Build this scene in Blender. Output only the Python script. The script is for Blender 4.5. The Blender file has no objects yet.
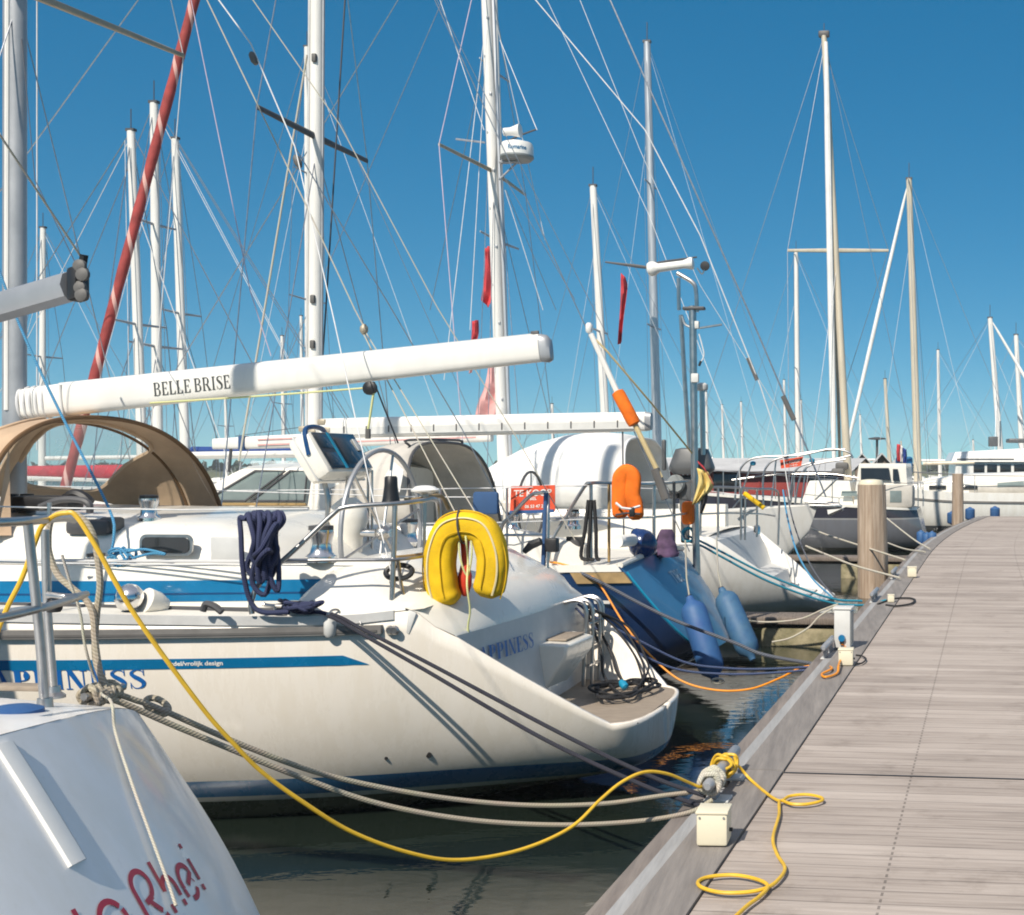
import bpy, bmesh, math, random
from mathutils import Vector, Matrix
R = math.radians
rnd = random.Random(11)
S = bpy.context.scene
COL = S.collection

# ------------------------------------------------------------------ frames
# World: camera stands on the jetty at (0,0), z = 0 is the water.  The berths form a frame:
# s runs from the jetty edge towards the bows, w runs along the jetty away from the camera.
FOC, PX0, PY0, CZ = 1250.0, 846.0, 466.0, 2.25
ANG = R(6.5)
UB = Vector((-math.cos(ANG), math.sin(ANG), 0))
VV = Vector((math.sin(ANG), math.cos(ANG), 0))
ZZ = Vector((0, 0, 1))
O1 = Vector((-1.53, 8.85, 0))
def G(s, w, z): return O1 + UB * s + VV * w + Vector((0, 0, z))
def toG(p):
    r = p - O1
    return r.dot(UB), r.dot(VV), p.z
def ry(px, py, Y): return Vector(((px - PX0) / FOC * Y, Y, CZ + (PY0 - py) / FOC * Y))
def rw(px, py, w):
    d = Vector(((px - PX0) / FOC, 1, 0))
    return ry(px, py, (w + O1.dot(VV)) / d.dot(VV))
def rs(px, py, s):
    d = Vector(((px - PX0) / FOC, 1, 0))
    return ry(px, py, (s + O1.dot(UB)) / d.dot(UB))
def rz(px, py, z): return ry(px, py, (CZ - z) * FOC / (py - PY0))
BOAT_ROT = math.atan2(UB.y, UB.x)

def lerp(a, b, t): return a + (b - a) * t
def interp(tab, x):
    if x <= tab[0][0]: return tab[0][1]
    for (x0, y0), (x1, y1) in zip(tab, tab[1:]):
        if x <= x1:
            t = (x - x0) / (x1 - x0)
            return y0 + (y1 - y0) * t
    return tab[-1][1]
def sinterp(tab, x):
    # smooth (monotone cubic-ish) interpolation
    n = len(tab)
    if x <= tab[0][0]: return tab[0][1]
    if x >= tab[-1][0]: return tab[-1][1]
    for i in range(n - 1):
        x0, y0 = tab[i]; x1, y1 = tab[i + 1]
        if x <= x1:
            h = x1 - x0; t = (x - x0) / h; d = (y1 - y0) / h
            def m(j):
                if j <= 0: return (tab[1][1] - tab[0][1]) / (tab[1][0] - tab[0][0])
                if j >= n - 1: return (tab[-1][1] - tab[-2][1]) / (tab[-1][0] - tab[-2][0])
                a = (tab[j][1] - tab[j - 1][1]) / (tab[j][0] - tab[j - 1][0])
                b = (tab[j + 1][1] - tab[j][1]) / (tab[j + 1][0] - tab[j][0])
                return 0 if a * b <= 0 else 2 * a * b / (a + b)
            m0, m1 = m(i), m(i + 1)
            return ((2*t**3 - 3*t*t + 1) * y0 + (t**3 - 2*t*t + t) * h * m0 + (-2*t**3 + 3*t*t) * y1 + (t**3 - t*t) * h * m1)

# ------------------------------------------------------------------ objects
MW = {}
def setlab(o, label=None, cat=None, group=None, kind=None):
    if label: o['label'] = label
    if cat: o['category'] = cat
    if group: o['group'] = group
    if kind: o['kind'] = kind
    return o
def thing(name, loc, label, cat, group=None, rot=0.0):
    o = bpy.data.objects.new(name, None)
    COL.objects.link(o)
    o.empty_display_size = .3
    o.location = loc; o.rotation_euler = (0, 0, rot)
    MW[o.name] = Matrix.Translation(Vector(loc)) @ Matrix.Rotation(rot, 4, 'Z')
    return setlab(o, label, cat, group)
def boat(name, s, w, label, cat='sailing boat', group=None):
    return thing(name, G(s, w, 0), label, cat, group, BOAT_ROT)

def spline(pts, k=8, closed=False):
    pts = [Vector(p) for p in pts]
    n = len(pts)
    if n < 3: return pts
    out = []
    segs = n if closed else n - 1
    for i in range(segs):
        if closed:
            p0, p1, p2, p3 = pts[i - 1], pts[i], pts[(i + 1) % n], pts[(i + 2) % n]
        else:
            p1, p2 = pts[i], pts[i + 1]
            p0 = pts[i - 1] if i > 0 else p1 * 2 - p2
            p3 = pts[i + 2] if i + 2 < n else p2 * 2 - p1
        for j in range(k):
            t = j / k
            out.append(.5 * ((2 * p1) + (p2 - p0) * t + (2 * p0 - 5 * p1 + 4 * p2 - p3) * t * t + (3 * p1 - p0 - 3 * p2 + p3) * t ** 3))
    if not closed: out.append(pts[-1])
    return out

class MB:
    def __init__(s): s.v = []; s.f = []; s.uv = {}
    def add(s, vs, fs, uvs=None):
        b = len(s.v); s.v += [Vector(v) for v in vs]
        for i, f in enumerate(fs):
            if uvs: s.uv[len(s.f)] = uvs[i]
            s.f.append([b + q for q in f])
        return s
    def box(s, c, sx, sy, sz, ax=None, bev=0.0):
        c = Vector(c)
        if ax is None: ax = (Vector((1, 0, 0)), Vector((0, 1, 0)), ZZ)
        x, y, z = [Vector(a) for a in ax]
        if bev <= 0:
            vs = [c + x * (sx / 2 * i) + y * (sy / 2 * j) + z * (sz / 2 * k) for i in (-1, 1) for j in (-1, 1) for k in (-1, 1)]
            return s.add(vs, [(0, 1, 3, 2), (4, 6, 7, 5), (0, 4, 5, 1), (2, 3, 7, 6), (0, 2, 6, 4), (1, 5, 7, 3)])
        bm = bmesh.new(); bmesh.ops.create_cube(bm, size=1)
        for v in bm.verts: v.co = Vector((v.co.x * sx, v.co.y * sy, v.co.z * sz))
        bmesh.ops.bevel(bm, geom=bm.edges[:], offset=min(bev, .45 * min(sx, sy, sz)), segments=2, affect='EDGES', profile=.5)
        bm.verts.index_update()
        vs = [c + x * v.co.x + y * v.co.y + z * v.co.z for v in bm.verts]
        fs = [[v.index for v in f.verts] for f in bm.faces]
        bm.free()
        return s.add(vs, fs)
    def tube(s, path, r, n=8, caps=True, flat=1.0, up=None):
        path = [Vector(p) for p in path]
        pp = [path[0]]
        rr = [r[0]] if isinstance(r, (list, tuple)) else None
        for i, p in enumerate(path[1:], 1):
            if (p - pp[-1]).length > 1e-5:
                pp.append(p)
                if rr is not None: rr.append(r[i])
        path = pp
        m = len(path)
        if m < 2: return s
        tang = []
        for i in range(m):
            a = path[max(i - 1, 0)]; b = path[min(i + 1, m - 1)]
            d = (b - a)
            tang.append(d.normalized() if d.length > 1e-9 else Vector((0, 0, 1)))
        ref = Vector(up) if up is not None else (ZZ if abs(tang[0].z) < .9 else Vector((1, 0, 0)))
        nrm = (ref - tang[0] * ref.dot(tang[0])).normalized()
        vs = []; L = [0]
        for i in range(m):
            if i: L.append(L[-1] + (path[i] - path[i - 1]).length)
            nrm = nrm - tang[i] * nrm.dot(tang[i])
            nrm = nrm.normalized() if nrm.length > 1e-6 else tang[i].orthogonal().normalized()
            bn = tang[i].cross(nrm)
            rad = rr[i] if rr is not None else r
            for j in range(n):
                a = 2 * math.pi * j / n
                vs.append(path[i] + nrm * (math.cos(a) * rad) + bn * (math.sin(a) * rad * flat))
        fs = []; uvs = []
        for i in range(m - 1):
            for j in range(n):
                k = (j + 1) % n
                fs.append((i * n + j, i * n + k, (i + 1) * n + k, (i + 1) * n + j))
                uvs.append(((j / n, L[i]), ((j + 1) / n, L[i]), ((j + 1) / n, L[i + 1]), (j / n, L[i + 1])))
        if caps:
            fs.append(tuple(range(n - 1, -1, -1))); uvs.append([(0, 0)] * n)
            fs.append(tuple((m - 1) * n + j for j in range(n))); uvs.append([(0, 0)] * n)
        return s.add(vs, fs, uvs)
    def lathe(s, base, prof, axis=ZZ, n=16):
        base = Vector(base); axis = Vector(axis).normalized()
        a1 = axis.orthogonal().normalized(); a2 = axis.cross(a1)
        vs = []; fs = []
        m = len(prof)
        for (r, h) in prof:
            for j in range(n):
                a = 2 * math.pi * j / n
                vs.append(base + axis * h + a1 * (r * math.cos(a)) + a2 * (r * math.sin(a)))
        for i in range(m - 1):
            for j in range(n):
                k = (j + 1) % n
                fs.append((i * n + j, i * n + k, (i + 1) * n + k, (i + 1) * n + j))
        fs.append(tuple(range(n - 1, -1, -1))); fs.append(tuple((m - 1) * n + j for j in range(n)))
        return s.add(vs, fs)
    def grid(s, rows, closed=False):
        m = len(rows); n = len(rows[0])
        vs = [p for r in rows for p in r]
        fs = []; uvs = []
        for i in range(m - 1):
            for j in range(n if closed else n - 1):
                k = (j + 1) % n
                fs.append((i * n + j, i * n + k, (i + 1) * n + k, (i + 1) * n + j))
                uvs.append(((j / n, i / m), ((j + 1) / n, i / m), ((j + 1) / n, (i + 1) / m), (j / n, (i + 1) / m)))
        return s.add(vs, fs, uvs)
    def prism(s, poly, d):
        poly = [Vector(p) for p in poly]; d = Vector(d); n = len(poly)
        vs = poly + [p + d for p in poly]
        fs = [tuple(range(n)), tuple(range(2 * n - 1, n - 1, -1))]
        for i in range(n):
            k = (i + 1) % n
            fs.append((i, i + n, k + n, k))
        return s.add(vs, fs)
    def build(s, name, mat, parent=None, smooth=True, label=None, cat=None, group=None, kind=None, solid=0.0, sharp=40, bevel=0.0, off=0.0):
        me = bpy.data.meshes.new(name)
        if parent is not None:
            M = MW[parent.name]; inv = M.inverted()
            vs = [inv @ v for v in s.v]; loc = None
        else:
            lo = Vector((min(v.x for v in s.v), min(v.y for v in s.v), min(v.z for v in s.v)))
            hi = Vector((max(v.x for v in s.v), max(v.y for v in s.v), max(v.z for v in s.v)))
            loc = Vector(((lo.x + hi.x) / 2, (lo.y + hi.y) / 2, lo.z))
            vs = [v - loc for v in s.v]
        me.from_pydata([tuple(v) for v in vs], [], s.f)
        if s.uv:
            ul = me.uv_layers.new(name='UVMap')
            for p in me.polygons:
                u = s.uv.get(p.index)
                if u:
                    for li, c in zip(p.loop_indices, u): ul.data[li].uv = c
        bm = bmesh.new(); bm.from_mesh(me)
        bmesh.ops.recalc_face_normals(bm, faces=bm.faces[:])
        bm.to_mesh(me); bm.free()
        for p in me.polygons: p.use_smooth = smooth
        if smooth:
            try: me.set_sharp_from_angle(angle=R(sharp))
            except Exception: pass
        me.materials.append(mat)
        o = bpy.data.objects.new(name, me)
        COL.objects.link(o)
        if parent is not None:
            o.parent = parent; MW[o.name] = M
        else:
            o.location = loc; MW[o.name] = Matrix.Translation(loc)
        if solid:
            md = o.modifiers.new('thick', 'SOLIDIFY'); md.thickness = solid; md.offset = off
        if bevel:
            md = o.modifiers.new('edge', 'BEVEL'); md.width = bevel; md.segments = 2; md.limit_method = 'ANGLE'
        return setlab(o, label, cat, group, kind)

def tubepart(name, pts, r, mat, parent, n=8, k=0, **kw):
    p = spline(pts, k) if k else pts
    return MB().tube(p, r, n).build(name, mat, parent, **kw)

# ------------------------------------------------------------------ materials
def mk(name):
    m = bpy.data.materials.new(name); m.use_nodes = True
    nt = m.node_tree
    return m, nt, nt.nodes['Principled BSDF']
def L(nt, a, b): nt.links.new(a, b)
def N(nt, t, **kw):
    n = nt.nodes.new(t)
    for k, v in kw.items():
        if k.startswith('i_'): n.inputs[k[2:]].default_value = v
        else: setattr(n, k, v)
    return n
def rgb(c): return (c[0], c[1], c[2], 1)
def srgb(r, g, b):
    f = lambda c: (c / 255 / 12.92) if c / 255 <= .04045 else ((c / 255 + .055) / 1.055) ** 2.4
    return (f(r), f(g), f(b))
def pmat(name, col, rough=.5, metal=0.0, var=.12, scale=6.0, bump=0.0, bscale=40.0, coat=0.0, col2=None, dirt=0.0, stretch=None, spec=None, emit=None):
    m, nt, b = mk(name)
    b.inputs['Roughness'].default_value = rough; b.inputs['Metallic'].default_value = metal
    if coat: b.inputs['Coat Weight'].default_value = coat; b.inputs['Coat Roughness'].default_value = .06
    if spec is not None: b.inputs['Specular IOR Level'].default_value = spec
    tc = N(nt, 'ShaderNodeTexCoord'); mp = N(nt, 'ShaderNodeMapping'); L(nt, tc.outputs['Object'], mp.inputs['Vector'])
    if stretch: mp.inputs['Scale'].default_value = stretch
    nz = N(nt, 'ShaderNodeTexNoise', i_Scale=scale, i_Detail=6.0, i_Roughness=.62); L(nt, mp.outputs[0], nz.inputs['Vector'])
    c2 = col2 if col2 else tuple(max(0, c * (1 - var * 1.6)) for c in col)
    c1 = tuple(min(1, c * (1 + var * .5)) for c in col) if not col2 else col
    rp = N(nt, 'ShaderNodeValToRGB')
    rp.color_ramp.elements[0].position = .3; rp.color_ramp.elements[1].position = .68
    rp.color_ramp.elements[0].color = rgb(c2); rp.color_ramp.elements[1].color = rgb(c1)
    L(nt, nz.outputs['Fac'], rp.inputs['Fac'])
    last = rp.outputs['Color']
    if dirt:
        n2 = N(nt, 'ShaderNodeTexNoise', i_Scale=scale * 4.1, i_Detail=8.0, i_Roughness=.75); L(nt, mp.outputs[0], n2.inputs['Vector'])
        r2 = N(nt, 'ShaderNodeValToRGB'); r2.color_ramp.elements[0].position = .5; r2.color_ramp.elements[1].position = .78
        r2.color_ramp.elements[0].color = (0, 0, 0, 1); r2.color_ramp.elements[1].color = (dirt, dirt, dirt, 1)
        L(nt, n2.outputs['Fac'], r2.inputs['Fac'])
        mx = N(nt, 'ShaderNodeMix', data_type='RGBA'); L(nt, r2.outputs['Color'], mx.inputs[0]); L(nt, last, mx.inputs[6])
        mx.inputs[7].default_value = rgb(tuple(c * .45 + .01 for c in col)); last = mx.outputs[2]
    L(nt, last, b.inputs['Base Color'])
    mr = N(nt, 'ShaderNodeMapRange'); mr.inputs[3].default_value = max(.02, rough - .1 * (rough > .12)); mr.inputs[4].default_value = min(1, rough + .12)
    L(nt, nz.outputs['Fac'], mr.inputs[0]); L(nt, mr.outputs[0], b.inputs['Roughness'])
    if bump:
        n3 = N(nt, 'ShaderNodeTexNoise', i_Scale=bscale, i_Detail=4.0); L(nt, mp.outputs[0], n3.inputs['Vector'])
        bp = N(nt, 'ShaderNodeBump', i_Strength=bump, i_Distance=.01); L(nt, n3.outputs['Fac'], bp.inputs['Height']); L(nt, bp.outputs[0], b.inputs['Normal'])
    return m
def ropemat(name, c1, c2, twist=60.0, strands=3, rough=.85):
    m, nt, b = mk(name)
    b.inputs['Roughness'].default_value = rough
    uv = N(nt, 'ShaderNodeUVMap'); sp = N(nt, 'ShaderNodeSeparateXYZ'); L(nt, uv.outputs[0], sp.inputs[0])
    a = N(nt, 'ShaderNodeMath', operation='MULTIPLY'); a.inputs[1].default_value = strands; L(nt, sp.outputs[0], a.inputs[0])
    c = N(nt, 'ShaderNodeMath', operation='MULTIPLY_ADD'); c.inputs[1].default_value = twist; L(nt, sp.outputs[1], c.inputs[0]); L(nt, a.outputs[0], c.inputs[2])
    f = N(nt, 'ShaderNodeMath', operation='PINGPONG'); f.inputs[1].default_value = .5; L(nt, c.outputs[0], f.inputs[0])
    rp = N(nt, 'ShaderNodeValToRGB'); rp.color_ramp.elements[0].color = rgb(c2); rp.color_ramp.elements[1].color = rgb(c1)
    rp.color_ramp.elements[0].position = .08; rp.color_ramp.elements[1].position = .42
    L(nt, f.outputs[0], rp.inputs['Fac'])
    tc = N(nt, 'ShaderNodeTexCoord'); nz = N(nt, 'ShaderNodeTexNoise', i_Scale=9.0, i_Detail=5.0); L(nt, tc.outputs['Object'], nz.inputs['Vector'])
    mx = N(nt, 'ShaderNodeMix', data_type='RGBA', blend_type='MULTIPLY'); mx.inputs[0].default_value = .5
    L(nt, rp.outputs[0], mx.inputs[6]); L(nt, nz.outputs['Color'], mx.inputs[7])
    hs = N(nt, 'ShaderNodeHueSaturation'); hs.inputs['Value'].default_value = 1.25; L(nt, mx.outputs[2], hs.inputs['Color'])
    rr = N(nt, 'ShaderNodeMix', data_type='RGBA'); rr.inputs[0].default_value = .35; L(nt, rp.outputs[0], rr.inputs[6]); L(nt, hs.outputs[0], rr.inputs[7])
    L(nt, rr.outputs[2], b.inputs['Base Color'])
    bp = N(nt, 'ShaderNodeBump', i_Strength=.6, i_Distance=.004); L(nt, f.outputs[0], bp.inputs['Height']); L(nt, bp.outputs[0], b.inputs['Normal'])
    return m
def stripemat(name, c1, c2, turns, width, rough=.8):
    # canvas rolled round a stay: a pale seam climbing in a spiral
    m, nt, b = mk(name); b.inputs['Roughness'].default_value = rough
    uv = N(nt, 'ShaderNodeUVMap'); sp = N(nt, 'ShaderNodeSeparateXYZ'); L(nt, uv.outputs[0], sp.inputs[0])
    c = N(nt, 'ShaderNodeMath', operation='MULTIPLY_ADD'); c.inputs[1].default_value = turns; L(nt, sp.outputs[1], c.inputs[0]); L(nt, sp.outputs[0], c.inputs[2])
    f = N(nt, 'ShaderNodeMath', operation='FRACT'); L(nt, c.outputs[0], f.inputs[0])
    g = N(nt, 'ShaderNodeMath', operation='LESS_THAN'); g.inputs[1].default_value = width; L(nt, f.outputs[0], g.inputs[0])
    tc = N(nt, 'ShaderNodeTexCoord'); nz = N(nt, 'ShaderNodeTexNoise', i_Scale=7.0, i_Detail=6.0); L(nt, tc.outputs['Object'], nz.inputs['Vector'])
    rp = N(nt, 'ShaderNodeValToRGB'); rp.color_ramp.elements[0].color = rgb(tuple(x * .6 for x in c1)); rp.color_ramp.elements[1].color = rgb(c1)
    rp.color_ramp.elements[0].position = .3; rp.color_ramp.elements[1].position = .65
    L(nt, nz.outputs['Fac'], rp.inputs['Fac'])
    mx = N(nt, 'ShaderNodeMix', data_type='RGBA'); L(nt, g.outputs[0], mx.inputs[0]); L(nt, rp.outputs[0], mx.inputs[6]); mx.inputs[7].default_value = rgb(c2)
    L(nt, mx.outputs[2], b.inputs['Base Color'])
    bp = N(nt, 'ShaderNodeBump', i_Strength=.5, i_Distance=.02); L(nt, f.outputs[0], bp.inputs['Height']); L(nt, bp.outputs[0], b.inputs['Normal'])
    return m
def hullmat(name, bands, rough=.22, weather=.5):
    # bands: list of (z upper limit, colour) from the keel up; paint bands of the hull by height above the water
    m, nt, b = mk(name); b.inputs['Coat Weight'].default_value = .35; b.inputs['Coat Roughness'].default_value = .08
    tc = N(nt, 'ShaderNodeTexCoord'); sp = N(nt, 'ShaderNodeSeparateXYZ'); L(nt, tc.outputs['Object'], sp.inputs[0])
    last = None
    for i, (zl, c) in enumerate(bands):
        if last is None:
            v = N(nt, 'ShaderNodeRGB'); v.outputs[0].default_value = rgb(c); last = v.outputs[0]; zprev = zl; continue
        g = N(nt, 'ShaderNodeMath', operation='GREATER_THAN'); g.inputs[1].default_value = zprev; L(nt, sp.outputs[2], g.inputs[0])
        mx = N(nt, 'ShaderNodeMix', data_type='RGBA'); L(nt, g.outputs[0], mx.inputs[0]); L(nt, last, mx.inputs[6]); mx.inputs[7].default_value = rgb(c)
        last = mx.outputs[2]; zprev = zl
    mp = N(nt, 'ShaderNodeMapping'); mp.inputs['Scale'].default_value = (2.2, 2.2, .35); L(nt, tc.outputs['Object'], mp.inputs[0])
    nz = N(nt, 'ShaderNodeTexNoise', i_Scale=3.0, i_Detail=8.0, i_Roughness=.7); L(nt, mp.outputs[0], nz.inputs['Vector'])
    rp = N(nt, 'ShaderNodeValToRGB'); rp.color_ramp.elements[0].position = .35; rp.color_ramp.elements[1].position = .6
    d = 1 - .22 * weather
    rp.color_ramp.elements[0].color = (d, d * .985, d * .95, 1); rp.color_ramp.elements[1].color = (1, 1, 1, 1)
    L(nt, nz.outputs['Fac'], rp.inputs['Fac'])
    mu = N(nt, 'ShaderNodeMix', data_type='RGBA', blend_type='MULTIPLY'); mu.inputs[0].default_value = 1
    L(nt, last, mu.inputs[6]); L(nt, rp.outputs[0], mu.inputs[7])
    # scuffs and specks
    ns = N(nt, 'ShaderNodeTexNoise', i_Scale=23.0, i_Detail=7.0, i_Roughness=.8); L(nt, tc.outputs['Object'], ns.inputs['Vector'])
    rs_ = N(nt, 'ShaderNodeValToRGB'); rs_.color_ramp.elements[0].position = .60; rs_.color_ramp.elements[1].position = .74
    rs_.color_ramp.elements[0].color = (0, 0, 0, 1); rs_.color_ramp.elements[1].color = (.45 * weather + .05,) * 3 + (1,)
    L(nt, ns.outputs['Fac'], rs_.inputs['Fac'])
    m2_ = N(nt, 'ShaderNodeMix', data_type='RGBA'); L(nt, rs_.outputs[0], m2_.inputs[0]); L(nt, mu.outputs[2], m2_.inputs[6]); m2_.inputs[7].default_value = (.16, .14, .11, 1)
    # scum left along the waterline
    zb = N(nt, 'ShaderNodeMapRange'); zb.inputs[1].default_value = .16; zb.inputs[2].default_value = .42; zb.inputs[3].default_value = 1; zb.inputs[4].default_value = 0; L(nt, sp.outputs[2], zb.inputs[0])
    zm = N(nt, 'ShaderNodeMath', operation='MULTIPLY'); L(nt, zb.outputs[0], zm.inputs[0]); L(nt, nz.outputs['Fac'], zm.inputs[1])
    zm2 = N(nt, 'ShaderNodeMath', operation='MULTIPLY'); zm2.inputs[1].default_value = .28; L(nt, zm.outputs[0], zm2.inputs[0])
    m3_ = N(nt, 'ShaderNodeMix', data_type='RGBA'); L(nt, zm2.outputs[0], m3_.inputs[0]); L(nt, m2_.outputs[2], m3_.inputs[6]); m3_.inputs[7].default_value = (.16, .15, .08, 1)
    L(nt, m3_.outputs[2], b.inputs['Base Color'])
    mr = N(nt, 'ShaderNodeMapRange'); mr.inputs[3].default_value = rough - .08; mr.inputs[4].default_value = rough + .15
    L(nt, nz.outputs['Fac'], mr.inputs[0]); L(nt, mr.outputs[0], b.inputs['Roughness'])
    n3 = N(nt, 'ShaderNodeTexNoise', i_Scale=2.4, i_Detail=2.0); L(nt, tc.outputs['Object'], n3.inputs['Vector'])
    bp = N(nt, 'ShaderNodeBump', i_Strength=.05, i_Distance=.03); L(nt, n3.outputs['Fac'], bp.inputs['Height']); L(nt, bp.outputs[0], b.inputs['Normal'])
    return m
def glassmat(name, tint=(.75, .8, .82), alpha=.3, rough=.05):
    m, nt, b = mk(name)
    b.inputs['Base Color'].default_value = rgb(tint); b.inputs['Roughness'].default_value = rough
    b.inputs['IOR'].default_value = 1.45
    tr = N(nt, 'ShaderNodeBsdfTransparent'); tr.inputs[0].default_value = rgb(tuple(min(1, c * 1.15) for c in tint))
    tc = N(nt, 'ShaderNodeTexCoord'); nz = N(nt, 'ShaderNodeTexNoise', i_Scale=5.0, i_Detail=3.0); L(nt, tc.outputs['Object'], nz.inputs['Vector'])
    mr = N(nt, 'ShaderNodeMapRange'); mr.inputs[3].default_value = max(0, alpha - .1); mr.inputs[4].default_value = min(1, alpha + .1); L(nt, nz.outputs['Fac'], mr.inputs[0])
    bp = N(nt, 'ShaderNodeBump', i_Strength=.15, i_Distance=.02); L(nt, nz.outputs['Fac'], bp.inputs['Height']); L(nt, bp.outputs[0], b.inputs['Normal'])
    ms = N(nt, 'ShaderNodeMixShader'); L(nt, mr.outputs[0], ms.inputs[0]); L(nt, tr.outputs[0], ms.inputs[1]); L(nt, b.outputs[0], ms.inputs[2])
    L(nt, ms.outputs[0], nt.nodes['Material Output'].inputs[0])
    return m

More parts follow.
